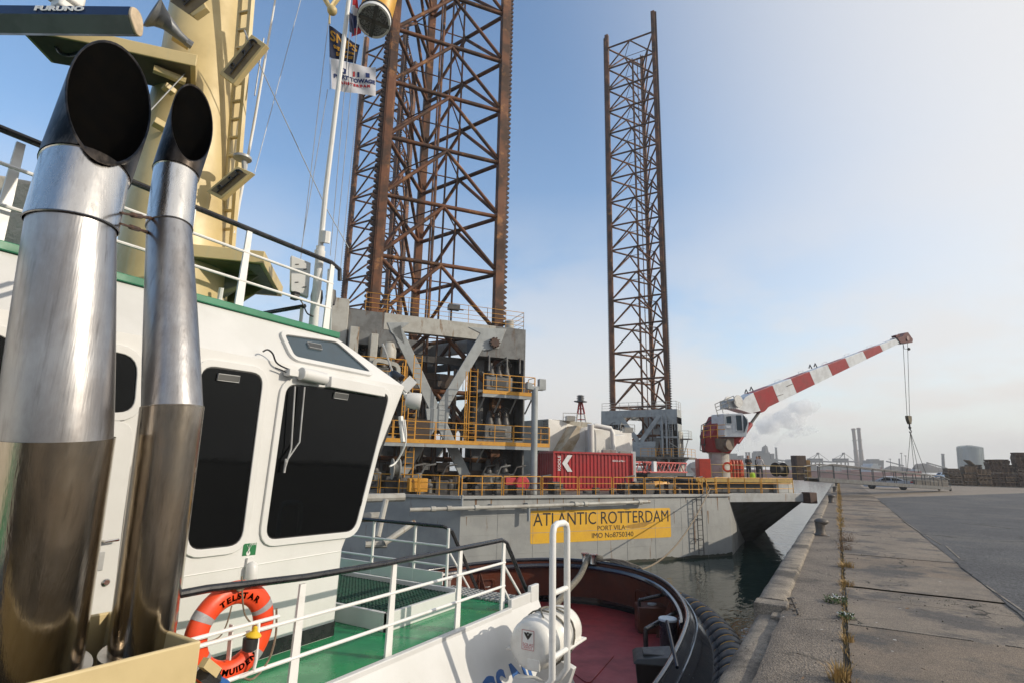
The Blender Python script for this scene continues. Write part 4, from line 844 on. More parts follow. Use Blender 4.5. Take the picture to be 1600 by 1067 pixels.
m = MB(); b0 = PX(353, 972, XR - .02); m.tube([PX(404, 972, XR + .02), PX(404, 976, XR + .03), PX(400, 1030, XR + .03), PX(396, 1048, XR + .03), PX(380, 1056, XR + .02), PX(370, 1058, XR)], .014, 8)
m.tube([PX(285, 1003, XR + .02), PX(436, 962, XR + .02)], .016, 8); m.beam(PX(362, 975, XR - .05), PX(357, 1030, XR - .05), .012, .045); m.build('lifebuoy_bracket', WHITE2, TUG)
# ---- liferaft canister in its cradle
RFT = mat('white glassfibre canister', (.74, .73, .69), .35, 0, (.64, .62, .57), scale=4, col3=(.45, .36, .25), f3=(.64, .76), scale3=5, coat=.2)
r0, r1 = V((-3.22, 6.05, -.01)), V((-3.22, 7.0, -.01)); t = thing('liferaft_canister', 'white liferaft canister strapped in a cradle on the inclined plate', 'liferaft', (r0.x, 6.5, -.38))
prof = [(.05, -.035), (.24, -.03), (.31, .01), (.335, .07), (.345, .14), (.345, .22), (.365, .235), (.365, .30), (.345, .315), (.345, .44), (.36, .455), (.36, .52), (.345, .535), (.345, .66), (.365, .675), (.365, .74), (.345, .755), (.345, .95), (.335, 1.02), (.31, 1.10), (.24, 1.15), (.05, 1.155)]
prof = [(q_[0] * .80, q_[1] * .84) for q_ in prof]
m = MB(); m.lathe(prof, r0, Y, 36); RF = m.build('canister', RFT, t, smooth=45)
m = MB(); m.box((r0.x - .315, r0.y + .03, r0.z - .10), (r0.x + .315, r1.y - .03, r0.z - .07)); m.build('flange', RFT, RF, bevel=.01)
m = MB(); m.box((r0.x - .02, r0.y - .03, -.25), (r0.x + .15, r0.y + .0, -.12)); m.build('end_pocket', RFT, RF, bevel=.015)
m = MB(); ns = V((0, -1, 0)); fr = frame(V((r0.x + .0, r0.y - .032, .06)), X, Z); m.add([fr @ V((a, b, 0)) for a, b in ((-.075, -.10), (.075, -.10), (.075, .10), (-.075, .10))], [(0, 1, 2, 3)]); STK = m.build('sticker', SIGN_W, RF, smooth=0)
m = MB(); fr2 = fr @ Matrix.Translation((0, 0, .001))
for a, b in (((-.075, -.10), (.075, -.10)), ((.075, -.10), (.075, .10)), ((.075, .10), (-.075, .10)), ((-.075, .10), (-.075, -.10))): m.beam(fr2 @ V((*a, 0)), fr2 @ V((*b, 0)), .004, .002, ns)
m.text('SOLAS', fr2 @ Matrix.Translation((0, -.05, 0)), .045, .0005); m.text('SERVICE', fr2 @ Matrix.Translation((0, -.08, 0)), .03, .0005); m.build('sticker_print', INKR, STK, smooth=0)
m = MB(); m.add([fr2 @ V((x, y, 0)) for x, y in ((-.055, .075), (-.02, .075), (0, .045), (.02, .075), (.055, .075), (.03, .035), (0, .0), (-.03, .035))], [(0, 1, 2, 7), (2, 3, 4, 5), (2, 5, 6, 7)]); m.lathe([(.013, 0), (.013, .001)], fr2 @ V((0, .07, 0)), ns, 12); m.build('emblem', INK, STK, smooth=0)
m = MB()
for yy in (6.42, 6.62): m.tube([V((r0.x + .305 * math.cos(a), yy + .03 * math.sin(3 * a), r0.z + .305 * math.sin(a))) for a in [2 * math.pi * j / 24 for j in range(24)]], .011, 6, False, True)
m.tube(smooth_curve([V((r0.x + .1, 6.2, r0.z + .285)), V((r0.x - .05, 6.45, r0.z + .31)), V((r0.x + .05, 6.65, r0.z + .30)), V((r0.x + .15, 6.8, r0.z + .25))], 5), .010, 6); m.build('lashing_strap', ROPEG, t)
for yy in (6.12, 6.82):
    m = MB(); m.prism([V((-3.62, yy, -.80)), V((-3.42, yy, -1.22)), V((-3.30, yy, -1.16)), V((-3.02, yy, -.42)), V((-3.20, yy, -.36)), V((-3.45, yy, -.38))], (0, .10, 0)); m.lathe([(.02, 0), (.035, .01), (.035, .03), (.012, .05)], V((-3.40, yy + .05, -1.13)), V((1, 0, .45)), 10); m.build('raft_cradle', WHITE, TUG, bevel=.008)
hy0, hy1, hx = 5.86, 6.24, -2.84
m = MB(); bend = [V((hx, hy0, -.22)), V((hx, hy0, 1.24)), V((hx, hy0 + .03, 1.31)), V((hx, hy0 + .1, 1.335)), V((hx, hy1 - .1, 1.335)), V((hx, hy1 - .03, 1.31)), V((hx, hy1, 1.24)), V((hx, hy1, -.22))]
m.tube([V((-3.5, hy0 - .02, -.72)), V((hx - .08, hy0, -.32))] + bend + [V((hx - .08, hy1, -.32)), V((-3.45, hy1 + .02, -.72))], .037, 12); HP = m.build('raft_guard_hoop', WHITE2, TUG)
for z_r in (.62, -.02): m = MB(); m.tube([V((hx, hy0, z_r)), V((hx, hy1, z_r))], .03, 10); m.build('rung', WHITE2, HP)
# side rail beside the bow deck
m = MB(); m.tube(smooth_curve([V((-3.38, 7.2, -1.15)), V((-3.3, 7.6, -1.2)), V((-3.28, 7.7, -1.45)), V((-3.28, 7.7, ZM))], 4), .028, 8); m.build('bulkhead_handrail', BLACKP, TUG)
m = MB(); m.tube([V((-3.4, 7.3, -1.3)), V((-3.28, 7.7, -1.75))], .012, 6); m.tube([V((-3.4, 7.3, -1.8)), V((-3.28, 7.7, -2.2))], .012, 6); m.build('handrail_stay', WHITE2, TUG)
# ---- bow deck gear
def elbow(a, b, c_, r=.05): m = MB(); m.tube([a, b.lerp(a, .12), b, b.lerp(c_, .12), c_], r, 10); return m
A = PZ(1000, 988, ZM); top_ = V((A.x, A.y, -1.55)); bq = P(1052, 926, (P(1052, 926, 1) - CAM).length); bq = PZ(1050, 925, -1.35); elbow(A, top_, bq).build('deck_rail', BLACKP, TUG)
A = PZ(1010, 1040, ZM); top_ = V((A.x, A.y, -1.6)); bq = PZ(1072, 948, -1.45); elbow(A, top_, bq, .055).build('deck_rail', BLACKP, TUG)
c = PZ(1046, 1034, ZM); m = MB(); m.lathe([(.26, 0), (.26, .03), (.20, .06), (.20, .86), (.205, .88)], c, Z, 28); BT = m.build('mooring_bitt', mat('dark blue painted steel', (.02, .024, .035), .3, 0, (.03, .03, .035), scale=6), TUG)
m = MB(); m.lathe([(.21, .88), (.215, .885), (.215, .92), (.20, .935)], c, Z, 28); m.build('bitt_cap', mat('pale blue cap', (.50, .56, .60), .35), BT)
c = PZ(1020, 985, ZM); m = MB(); m.obox(c + Z * .33, V((.38, .2, 0)), V((-.14, .27, 0)), V((0, 0, .33))); m.build('deck_locker', BROWN, TUG, bevel=.03); m = MB(); m.lathe([(.12, .66), (.12, .69)], c, Z, 16); m.build('locker_lid', GREYB, TUG)
m = MB(); a = PZ(1044, 1040, -1.45); b = PZ(1030, 972, -1.3); m.tube([P(1058, 1042, 8.6), P(1042, 970, 9.6)], .03, 8); m.build('davit_pole', NAVY, TUG)
t = thing('wheelie_bin', 'black wheelie bin with closed lid on the red bow deck', 'bin', tuple(PZ(1022, 1118, ZM)))
c = PZ(1024, 1116, ZM); BINM = mat('black bin plastic', (.018, .019, .02), .45, 0, (.024, .025, .026), scale=9, bump=.1, bscale=40); uu = V((.94, .34, 0)); ww = V((-.34, .94, 0))
f = lambda a, b, h: c + uu * a * 1.22 + ww * b * 1.22 + Z * h
m = MB(); m.hexa([f(-.22, -.22, .06), f(.22, -.22, .06), f(.22, .22, .06), f(-.22, .22, .06), f(-.28, -.30, .92), f(.28, -.30, .92), f(.28, .30, .92), f(-.28, .30, .92)]); BIN = m.build('body', BINM, t, bevel=.02)
m = MB(); m.hexa([f(-.31, -.33, .92), f(.30, -.33, .92), f(.30, .33, .92), f(-.31, .33, .92), f(-.25, -.28, .985), f(.26, -.28, 1.06), f(.26, .28, 1.06), f(-.25, .28, .985)]); m.obox(f(0, 0, 1.0), uu * .2, ww * .2, Z * .045); LD = m.build('lid', BINM, t, bevel=.015)
m = MB(); m.tube([f(.30, -.24, .93), f(.38, -.24, .97), f(.38, .24, .97), f(.30, .24, .93)], .018, 8); m.build('handle', BINM, t)
for s in (-1, 1): m = MB(); m.lathe([(.10, -.02), (.10, .02)], f(.24, s * .27, .10), ww, 16); m.build('wheel', RUBBER, t)
# winch drum and bitts near the stair foot
RUSTW = mat('rust brown winch', (.17, .055, .018), .5, 0, (.11, .04, .016), scale=4, col3=(.06, .03, .018), f3=(.55, .7), scale3=6)
c = PZ(672, 922, -1.5); c = V((-9.1, 12.0, ZM)); m = MB(); m.lathe([(.62, .0), (.62, .75), (.5, .84), (.5, .90)], c, Z, 26); m.lathe([(.35, .9), (.35, 1.0), (.2, 1.02)], c, Z, 20); WN = m.build('winch', RUSTW, TUG)
m = MB(); m.tube([c + V((-.25, .1, 1.12)) + V((.15 * math.cos(a), .15 * math.sin(a), .0)) for a in [2 * math.pi * j / 16 for j in range(16)]], .02, 6, False, True); m.obox(c + V((-.9, -.2, .6)), X * .3, Y * .45, Z * .5); m.build('winch_fittings', RUSTW, WN, bevel=.02)
for px, hgt in ((618, .9), (704, 1.0), (716, .9), (752, .95)):
    q = PZ(px + 25, 925, ZM); m = MB(); m.lathe([(.11, 0), (.11, hgt * .9), (.14, hgt * .92), (.14, hgt)], V((q.x, min(q.y, 14.6), ZM)), Z, 14); m.build('bow_bitt', GREYB, TUG)
# inside door panels of the bulwark
for a, b in (((748, 893), (778, 918)), ((992, 921), (1011, 946))):
    cc = PZ((a[0] + b[0]) / 2, (a[1] + b[1]) / 2, -1.85); r = ray((a[0] + b[0]) / 2, 900); 
    best = min(offset(outl, -.06), key=lambda p: abs((p.x) / p.y - cc.x / cc.y) + (100 if p.y < 8 else 0)); i = offset(outl, -.06).index(best); tg_ = (offset(outl, -.06)[i + 1] - best).normalized(); n_ = V((-tg_.y, tg_.x, 0)); 
    if n_.dot(V((XC, 10, 0)) - best) < 0: n_ = -n_
    poly = rrect([V((best.x, best.y, 0)) + tg_ * s_ * .28 + Z * z_2 + n_ * .035 for s_, z_2 in ((-1, -2.2), (1, -2.2), (1, -1.6), (-1, -1.6))], .1); m = MB(); ring_frame(m, poly, .03, n_ * .03); m.build('locker_frame', BROWN, bwo); m = MB()
    for z_2 in (-1.8, -2.0): m.tube([V((best.x, best.y, z_2)) + tg_ * -.1 + n_ * .04, V((best.x, best.y, z_2)) + n_ * .08, V((best.x, best.y, z_2)) + tg_ * .1 + n_ * .04], .012, 6)
    m.build('locker_grip', GREYB, bwo)
# fairlead: two flared chrome posts on the bow rail
fl = PZ(920, 895, -1.1)
fl = min([V((p.x, p.y, -1.27 + sheer(p.y))) for p in offset(outl, -.05)], key=lambda p: abs(p.x / p.y - PZ(921, 886, -1.1).x / PZ(921, 886, -1.1).y)); tgd = V((.96, -.2, 0)).normalized()
m = MB()
for s in (-1, 1): m.tube([fl + tgd * s * .14 + Z * -.02, fl + tgd * s * .16 + Z * .14, fl + tgd * s * .17 + Z * .24, fl + tgd * s * .17 + Z * .255], [.14, .11, .12, .14], 16)
m.tube([fl - tgd * .25 + Z * .02, fl + tgd * .25 + Z * .02], .06, 8); m.build('fairlead', STEEL, TUG)
# yard on the mast above the picture that carries the halyards and the drum lantern
m = MB(); yt = ax_keep[-1] - Z * .35; y1, y2 = P(517, -34, 7.95), c1 + V((.05, 0, 1.2)); y1 = P(517, -45, 8.0); m.tube([yt, y1], [.09, .06], 10); m.tube([yt, y2], [.09, .05], 10); m.tube([y1, y2], .04, 8); m.tube([ax_keep[-1] - Z * .1, ax_keep[-1] + Z * 1.6], [.16, .10], 12); m.build('mast_yard', CREAM, MS)
# ================================================================ JACK-UP RIG
ZK, ZW = .25, -3.6
HULL = mat('grey hull paint', (.33, .335, .325), .5, 0, (.27, .275, .27), scale=.8, col3=(.17, .10, .06), f3=(.60, .74), scale3=1.3, stretch3=(2.4, 2.4, .28), bump=.30, bscale=.8, bdist=.06)
GREYP = mat('grey steel paint', (.34, .36, .36), .5, 0, (.27, .285, .285), scale=1.2, col3=(.20, .11, .055), f3=(.60, .72), scale3=1.1, stretch3=(2.2, 2.2, .3))
GREYL = mat('light weathered paint', (.42, .41, .37), .55, 0, (.34, .32, .28), scale=1.5, col3=(.20, .12, .06), f3=(.57, .68), scale3=1.4, stretch3=(2, 2, .35))
RUST = mat('rusty leg steel', (.15, .054, .019), .68, .0, (.055, .026, .014), scale=.55, f=(.42, .58), col3=(.30, .135, .045), f3=(.55, .66), scale3=.9, bump=.25, bscale=9)
RUSTD = mat('dark rusty rack', (.07, .032, .02), .6, .15, (.045, .026, .02), scale=2)
RUSTT = mat('dull leg paint above water', (.10, .075, .05), .6, 0, (.075, .055, .04), scale=.5, col3=(.10, .05, .03), f3=(.5, .65), scale3=.6, stretch3=(1, 1, .4))
RIGY = mat('faded yellow rail paint', (.62, .30, .03), .5, 0, (.52, .24, .03), scale=3, col3=(.20, .08, .03), f3=(.6, .72), scale3=2.5)
DECKM = mat('dirty rig deck', (.16, .14, .115), .8, 0, (.10, .08, .065), scale=1.2)
GREYD = mat('shade darkened dirty grey', (.15, .155, .155), .55, 0, (.10, .10, .098), scale=1.5, col3=(.09, .055, .035), f3=(.56, .68), scale3=1.3, stretch3=(2, 2, .4))  # dirty grey, darkened so the jack columns carry their shade in colour
BLK = mat('dark paint and hollow shade', (.035, .036, .038), .6, 0, (.055, .05, .045), scale=2)  # dark gear, and painted shade inside hollows and openings
RIG = thing('jackup_rig', 'grey jack-up rig hull with yellow name board and yellow railings moored beyond the tug', 'jack-up rig', (-25, 50, ZW))
C1, C0 = V((-6.65, 40.6, 0)), V((-17.2, 24.6, 0)); HU = (C1 - C0).normalized(); HN = V((HU.y, -HU.x, 0))
CL = C0 + V((-.94, -.34, 0)) * 13
foot = [C1, V((-6.95, 46, 0)), V((-7.4, 60, 0)), V((-16, 64, 0)), V((-16, 104, 0)), V((-60, 104, 0)), V((-62, 45, 0)), V((-48, 27, 0)), CL, C0]
m = MB(); m.prism([p + Z * (ZW - 4) for p in foot], (0, 0, ZK - ZW + 4)); HO = m.build('hull', HULL, RIG, smooth=0)
m = MB(); m.prism([p + Z * ZK for p in foot], (0, 0, .012)); m.build('deck_plating', DECKM, HO, smooth=0)
m = MB()
for a, b in ((C0, C1), (CL, C0)):
    d = (b - a).normalized(); n = V((d.y, -d.x, 0)); m.beam(a + n * .06 + Z * (ZK - .05), b + n * .06 + Z * (ZK - .05), .16, .16); 
m.build('deck_edge_beam', HULL, HO, smooth=0, bevel=.02)
def hp(px, py, off=0.0): return PN(px, py, C1 + HN * off, HN)
m = MB()
for y0 in (ZW + .9, ZW + 1.9, ZK - 1.0):
    a, b = C0 + Z * y0 + HN * .004, C1 + Z * y0 + HN * .004; m.beam(a, b, .012, .02)
for k in range(1, 9): p = C0.lerp(C1, k / 9.0) + HN * .004; m.beam(p + Z * ZW, p + Z * ZK, .012, .016, HN)
m.build('weld_seam', HULL, HO, smooth=0)['kind'] = 'stuff'
nb = [hp(829, 797, .0), hp(1047, 793, .0), hp(1048, 838, .0), hp(827, 850, .0)]
zt, zb = (nb[0].z + nb[1].z) / 2, (nb[2].z + nb[3].z) / 2
a_, b_ = nb[0].copy(), nb[1].copy(); a_.z = b_.z = 0; NW = (b_ - a_).length; cen = (a_ + b_) / 2
q = rrect([a_ + Z * zt, b_ + Z * zt, b_ + Z * zb, a_ + Z * zb], .12)
m = MB(); m.prism([p + HN * .002 for p in q], HN * .006); NBO = m.build('name_board', mat('ochre name board paint', (.74, .42, .025), .5, 0, (.66, .36, .025), scale=.8, col3=(.40, .22, .03), f3=(.64, .74), scale3=1.3), HO, smooth=0)
def wtext(st, c, width, h, mm, parent, off=.0, bold=.0):
    vs_, fs_, w_ = text_geo(st, 1.0, .004, 'CENTER', bold); x0 = min(v.x for v in vs_); y0, y1 = min(v.y for v in vs_), max(v.y for v in vs_)
    m = MB(); m.add([c + HU * ((v.x - x0) / w_ - .5) * width + Z * ((v.y - y0) / (y1 - y0) - .5) * h + HN * (.012 + v.z) for v in vs_], fs_); return m.build('lettering', mm, parent, smooth=0)
HB = zt - zb
wtext('ATLANTIC ROTTERDAM', cen + Z * (zt - HB * .27), NW * .965, HB * .40, INK, NBO, bold=.0)
wtext('PORT VILA', cen + Z * (zt - HB * .60) + HU * NW * .045, NW * .20, HB * .15, INK, NBO, bold=.0)
wtext('IMO No8750340', cen + Z * (zt - HB * .83) + HU * NW * .055, NW * .30, HB * .16, INK, NBO, bold=.0)
m = MB(); p = cen + HU * NW * .25 + Z * (zt - HB * .56) + HN * .009
m.add([p + HU * (1.0 * math.cos(t) * (1 + .25 * math.sin(3 * t))) + Z * (.14 * math.sin(t) + .10 * math.cos(t)) for t in [2 * math.pi * j / 20 for j in range(20)]], [tuple(range(20))]); m.build('rubbed_patch', mat('worn ochre', (.42, .23, .03), .6), NBO, smooth=0)
m = MB(); m.tube([hp(640, 796, .45), hp(830, 790, .45), hp(1015, 783, .45)], .10, 10)
for px in (677, 702, 745, 900, 915, 1000): p = hp(px, 792, .45); p.z = hp(px, 796 - (px - 640) * .034, .45).z; m.tube([p - HU * .12, p + HU * .12], .14, 10)
PO = m.build('hull_pipe', GREYL, HO)
m = MB()
for px in (702, 770, 826, 900, 1000): p = hp(px, 795 - (px - 640) * .034, .45); m.beam(p, p - HN * .45, .08, .2); 
p = hp(826, 800, .4); m.tube([p + Z * .3, p - Z * .45], .09, 8); p = hp(722, 782, .3); m.tube([p + Z * .3, p - Z * .3], .06, 8); m.build('pipe_bracket', GREYP, PO)
m = MB()
for a, b in (((603, 780), (590, 838)), ((648, 815), (600, 848))): m.tube([hp(*a, 1.2), hp(*b, 1.6)], .14, 10)
m.tube([hp(560, 778, .8), hp(632, 776, .8)], .2, 10); m.tube([hp(560, 808, .6), hp(600, 806, .6)], .22, 10); m.tube([hp(570, 850, 1.3), hp(604, 850, 1.3)], .16, 10); m.build('side_pipe', GREYL, HO)
m = MB(); la, lb = hp(1088, 775, .35), hp(1090, 866, .35); lb.x, lb.y = la.x, la.y; w_ = .42
for s in (0, 1): m.beam(la + HU * w_ * s, lb + HU * w_ * s, .05, .05)
k = la.z - .25
while k > lb.z + .2: q0 = V((la.x, la.y, k)); m.beam(q0, q0 + HU * w_, .03, .03); k -= .3
for k in (.2, 1.4, 2.6): q0 = la - Z * k; m.beam(q0, q0 - HN * .35, .04, .04); m.beam(q0 + HU * w_, q0 + HU * w_ - HN * .35, .04, .04)
m.build('hull_ladder', DARK, HO, smooth=0)
# railing of the rig: one panel = one part
def panel(p, q, h=1.03, n=3, mm=RIGY, parent=RIG, mid=True, r=.028, name='guard_rail', posts=True):
    m = MB(); p, q = V(p), V(q); d = (q - p).normalized(); L = (q - p).length
    for k in range(n): z_ = h * (k + 1) / n - (.0 if k == n - 1 else .02); m.tube([p + Z * z_, q + Z * z_], r if k == n - 1 else r * .8, 6)
    ps = [0, 1] + ([.5] if mid and L > 1.6 else [])
    for t in ps: c = p.lerp(q, t); m.tube([c, c + Z * h], r, 6)
    return m.build(name, mm, parent, smooth=60)
def rail_run(a, b, step, h=1.03, n=3, gap=.12, mm=RIGY, parent=RIG, r=.028):
    a, b = V(a), V(b); L = (b - a).length; k = max(1, round(L / step)); d = (b - a).normalized()
    for i in range(k): panel(a + d * (L * i / k + gap / 2), a + d * (L * (i + 1) / k - gap / 2), h, n, mm, parent, True, r)
rail_run(C0 - HU * 0 + HN * -.1 + Z * ZK, C1 - HU * 2.2 - HN * .1 + Z * ZK, 2.3)
rail_run(C0 - V((.94, .34, 0)) * 9 + Z * ZK, C0 + V((-.1, 0, 0)) + Z * ZK, 2.3)
panel(C1 - HU * 1.9 - HN * .1 + Z * ZK, C1 - HU * 1.0 - HN * .1 + Z * ZK)
# ---------------------------------------------------------------- lattice legs
def leg(lab, A, B, C, z0, z1s, bay, zref, ndetail, light_from=None, pipes=True, cap_parts=96, inner=True):
    cen = (A + B + C) / 3; t = thing('lattice_tower', lab, 'lattice leg', (cen.x, cen.y, z0), 'lattice legs of the rig')
    u = (B - A).normalized()
    dirs = [-u, u, (C - cen).normalized()]; cnt = 0; stuff = MB()
    for K, d, zt in zip((A, B, C), dirs, z1s):
        e = V((-d.y, d.x, 0)); m = MB()
        m.obox(V((K.x, K.y, (z0 + zt) / 2)), d * .30, e * .27, Z * (zt - z0) / 2)
        m.obox(V((K.x, K.y, (z0 + zt) / 2)) + e * .28, d * .22, e * .03, Z * (zt - z0) / 2)
        co = m.build('chord', RUST if light_from is None else [RUST], t, smooth=0, bevel=.02)
        m = MB(); pit = .36; n = int((zt - z0) / pit); pr = [(.28, 0)]
        for k in range(n):
            b = k * pit; pr += [(.40, b + .01), (.60, b + .13), (.60, b + .20), (.40, b + .33)]
        pr += [(.40, n * pit), (.28, n * pit)]
        base = V((K.x, K.y, z0))
        for k in range(n):
            b = k * pit; f = [base + d * x + Z * (b + y) for x, y in ((.25, 0), (.40, .01), (.60, .13), (.60, .20), (.40, .33), (.25, pit))]; m.prism([p - e * .10 for p in f], e * .20)
        m.build('rack', RUSTD, co, smooth=0)
    nb_ = int((max(z1s) - z0) / bay) + 2; todo = []
    z = zref
    while z - bay > z0: z -= bay
    while z < max(z1s) + .1:
        for (K, L_) in ((A, B), (B, C), (C, A)):
            dd = (L_ - K).normalized(); a, b = K + dd * .3, L_ - dd * .3; mid = (a + b) / 2
            zz = min(z, max(z1s) - .6)
            todo.append((a + Z * zz, b + Z * zz, .145)); 
            for end in (a, b):
                lo = zz - bay + .35
                if lo > z0: todo.append((mid + Z * (zz - .05), end + Z * lo, .125))
        if inner:
            ms = [(A + B) / 2, (B + C) / 2, (C + A) / 2]
            for i in range(3): stuff.tube([ms[i] + Z * z, ms[(i + 1) % 3] + Z * z], .05, 5)
        z += bay
    todo.sort(key=lambda q: (q[0] - CAM).length)
    for i, (a, b, r) in enumerate(todo):
        mb = MB() if i < cap_parts else stuff; mb.tube([a, b], r, 8)
        if i < cap_parts: mb.build('brace', RUST, t, smooth=60)
    if pipes:
        for k, (fx, fy) in enumerate(((.35, .25), (.42, .30), (.30, .34), (.55, .22))):
            p = A + (B - A) * fx + (C - A) * fy; stuff.tube([p + Z * z0, p + Z * (min(z1s) - 4)], .07 + .03 * (k == 0), 6)
    if stuff.v: stuff.build('inner_bracing', RUST, t, smooth=60)['kind'] = 'stuff'
    return t
ang = math.radians(52.75)
A1 = V((-23.58, 23.79, 0)); U1 = V((math.cos(ang), math.sin(ang), 0)); B1_ = A1 + U1 * 8; C1_ = A1 + V((math.cos(ang + math.pi / 3), math.sin(ang + math.pi / 3), 0)) * 8
A2 = V((-28.28, 78.46, 0)); B2_ = A2 + X * 8; C2_ = A2 + V((4, 6.93, 0))
A3 = V((-57.8, 52.5, 0)); B3_ = A3 + X * 8; C3_ = A3 + V((4, 6.93, 0))
zb1, zb2 = PY(770, 343, B1_.y).z, PY(770, 430, B1_.y).z; BAY = zb1 - zb2
leg('nearest rusty brown lattice leg rising out of the frame above the tug', A1, B1_, C1_, 1.0, (46, 46, 46), BAY, zb1, 1)
zt2 = PY(1022, 18, B2_.y).z; zt2a = PY(951, 55, A2.y).z
leg('far right lattice leg with bare slanting top against the sky', A2, B2_, C2_, 1.0, (zt2a, zt2, zt2 - 2), BAY, zb1, 1)
zt3 = PY(569, 62, A3.y).z
leg('thin distant lattice leg seen left of the near leg', A3, B3_, C3_, 1.0, (zt3, zt3 - 1, zt3 - 1), BAY, zb1, 1)
# ---------------------------------------------------------------- jack houses
def plate(mb, p, q, w_, th, n):                              # flat bar in the plane with normal n
    d = (q - p).normalized(); s_ = d.cross(n).normalized() * w_ / 2; mb.prism([p - s_, p + s_, q + s_, q - s_], n * th)
def gear_unit(c, n, d, s, parent):
    m = MB(); m.obox(c + Z * .45 * s, d * .85 * s, n * .30 * s, Z * .42 * s); m.obox(c + Z * .45 * s + n * .30 * s, d * .55 * s, n * .06, Z * .24 * s)
    g = m.build('gear_case', GREYD, parent, bevel=.06)
    m = MB()
    for k in (-1, 0, 1): m.lathe([(.26 * s, 0), (.26 * s, .15 * s), (.20 * s, .3 * s), (.17 * s, .6 * s), (.10 * s, .72 * s), (.10 * s, .8 * s)], c + d * k * .5 * s + Z * .87 * s + n * .1 * s, Z, 12)
    m.build('jacking_motor', DARK, g)
    m = MB()
    for k in range(5):
        r = .18 + .06 * k; o = c + d * (-.15 + .12 * k) * s + Z * (1.45 + .03 * k) * s + n * .4 * s; m.tube([o + d * r * math.cos(a) + Z * r * .8 * math.sin(a) + n * .12 * math.sin(2 * a + k) for a in [math.pi * j / 10 - .3 for j in range(13)]], .028, 5)
    m.build('hydraulic_hose', RUBBER, g)['kind'] = 'stuff'
    m = MB(); m.obox(c + Z * .45 * s + n * .37 * s, d * .40 * s, n * .01, Z * .15 * s); m.build('case_opening_shade', BLK, g, smooth=0)  # dark plate painted as the shaded opening
def sprocket(c, ax, r, parent):
    u = ax.cross(Z).normalized(); w_ = ax.cross(u); pts = []
    for k in range(10):
        a = 2 * math.pi * k / 10
        for da, rr in ((-.2, .72), (-.1, 1), (.1, 1), (.2, .72)): pts.append(c + (u * math.cos(a + da) + w_ * math.sin(a + da)) * r * rr)
    m = MB(); m.prism(pts, ax * .25); m.build('pinion', RUSTD, parent, smooth=0)
def jackhouse(lab, A, B, C, zt, hollow_levels, colw=1.6, mm=GREYD, mtop=GREYL, fine=True):
    cen = (A + B + C) / 3; J = MB()
    u = (B - A).normalized(); n = V((u.y, -u.x, 0)); hN = 1.05
    for K, L_ in ((A, B), (B, C), (C, A)):                    # ring beams
        d = (L_ - K).normalized(); o = V((d.y, -d.x, 0)); J.obox((K + L_) / 2 + Z * (zt - .5) + o * (hN - .2), d * ((L_ - K).length / 2 - .5), o * .22, Z * .5)
    JO = J.build('jack_house', mtop, RIG, smooth=0, bevel=.02); JO['label'] = lab
    for i, (K, d) in enumerate(((A, u), (B, u), (C, u))):
        sgn = (-1, 1, 1)[i]; o = n if i < 2 else (C - cen).normalized(); dd = u if i < 2 else V((-o.y, o.x, 0)); m = MB()
        f = lambda a, b, z: K + dd * a + o * b + Z * z
        w_ = colw
        m.obox(f(0, -.15, zt - 1.0), dd * w_, o * (hN + .15), Z * 1.0)                       # head box
        m.obox(f(sgn * (w_ - .06), -.15, zt / 2 - .4), dd * .06, o * (hN + .15), Z * (zt / 2 - .65))
        m.obox(f(0, -hN - .1, zt / 2 - .4), dd * (w_ - .1), o * .08, Z * (zt / 2 - .65))
        m.obox(f(-sgn * (w_ - .5), -.5, zt / 2 - .4), dd * .3, o * .5, Z * (zt / 2 - .65))
        for z in hollow_levels: m.obox(f(0, -.1, z - .12), dd * w_, o * (hN + .1), Z * .12)
        for k in (-.55, .2, .75): m.obox(f(k * w_ , hN + .02, zt - 2.4), dd * .05, o * .06, Z * .5)
        CO = m.build('jack_column', mm, JO, smooth=0, bevel=.02)
        if fine and i < 2:
            for z in hollow_levels: gear_unit(f(-sgn * .1, .62, z), o, dd, 1.05, CO)
            m = MB(); m.obox(f(0, -.6, zt / 2 - .6), dd * (w_ - .2), o * .3, Z * (zt / 2 - 1.4)); m.build('recess', BLK, CO, smooth=0)  # dark block stands in for shade inside the column
    return JO, u, n, hN
ZJ1 = PY(772, 513, B1_.y - .6).z
JH1, u1, n1, hN = jackhouse('near jack house with crossed grey braces and yellow walkways round the rusty leg', A1, B1_, C1_, ZJ1, (.45, 3.35, 6.35))
def fp1(px, py, off=1.05): return PN(px, py, A1 + n1 * off, n1)
m = MB()
TL, TR, ND = fp1(618, 512, .95), fp1(758, 522, .95), fp1(683, 648, .95)
BL_, BR_ = fp1(625, 742, .95), fp1(727, 745, .95)
plate(m, TL, ND, .62, .16, n1); plate(m, TR, ND, .62, .16, n1); plate(m, ND, BL_, .62, .16, n1); plate(m, ND, BR_, .62, .16, n1)
m.prism([fp1(x, y, .93) for x, y in ((664, 638), (702, 638), (696, 672), (668, 672))], n1 * .2)
m.prism([fp1(x, y, .94) for x, y in ((604, 505), (640, 505), (626, 515), (632, 540), (610, 520))], n1 * .17); m.prism([fp1(x, y, .94) for x, y in ((730, 512), (790, 515), (778, 545), (752, 548), (756, 525))], n1 * .17)
m.build('cross_brace', GREYP, JH1, smooth=0, bevel=.02)
for a, b in ((B1_, C1_), (C1_, A1)):                          # braces of the hidden faces
    d = (b - a).normalized(); o = V((d.y, -d.x, 0)); mid = (a + b) / 2 + o * .9; m = MB()
    for e in (a, b): plate(m, e + o * .9 + Z * (ZJ1 - 1), mid + Z * 4.6, .6, .15, o); plate(m, mid + Z * 4.6, e + o * .9 + Z * .4, .6, .15, o)
    m.build('cross_brace', GREYP, JH1, smooth=0)
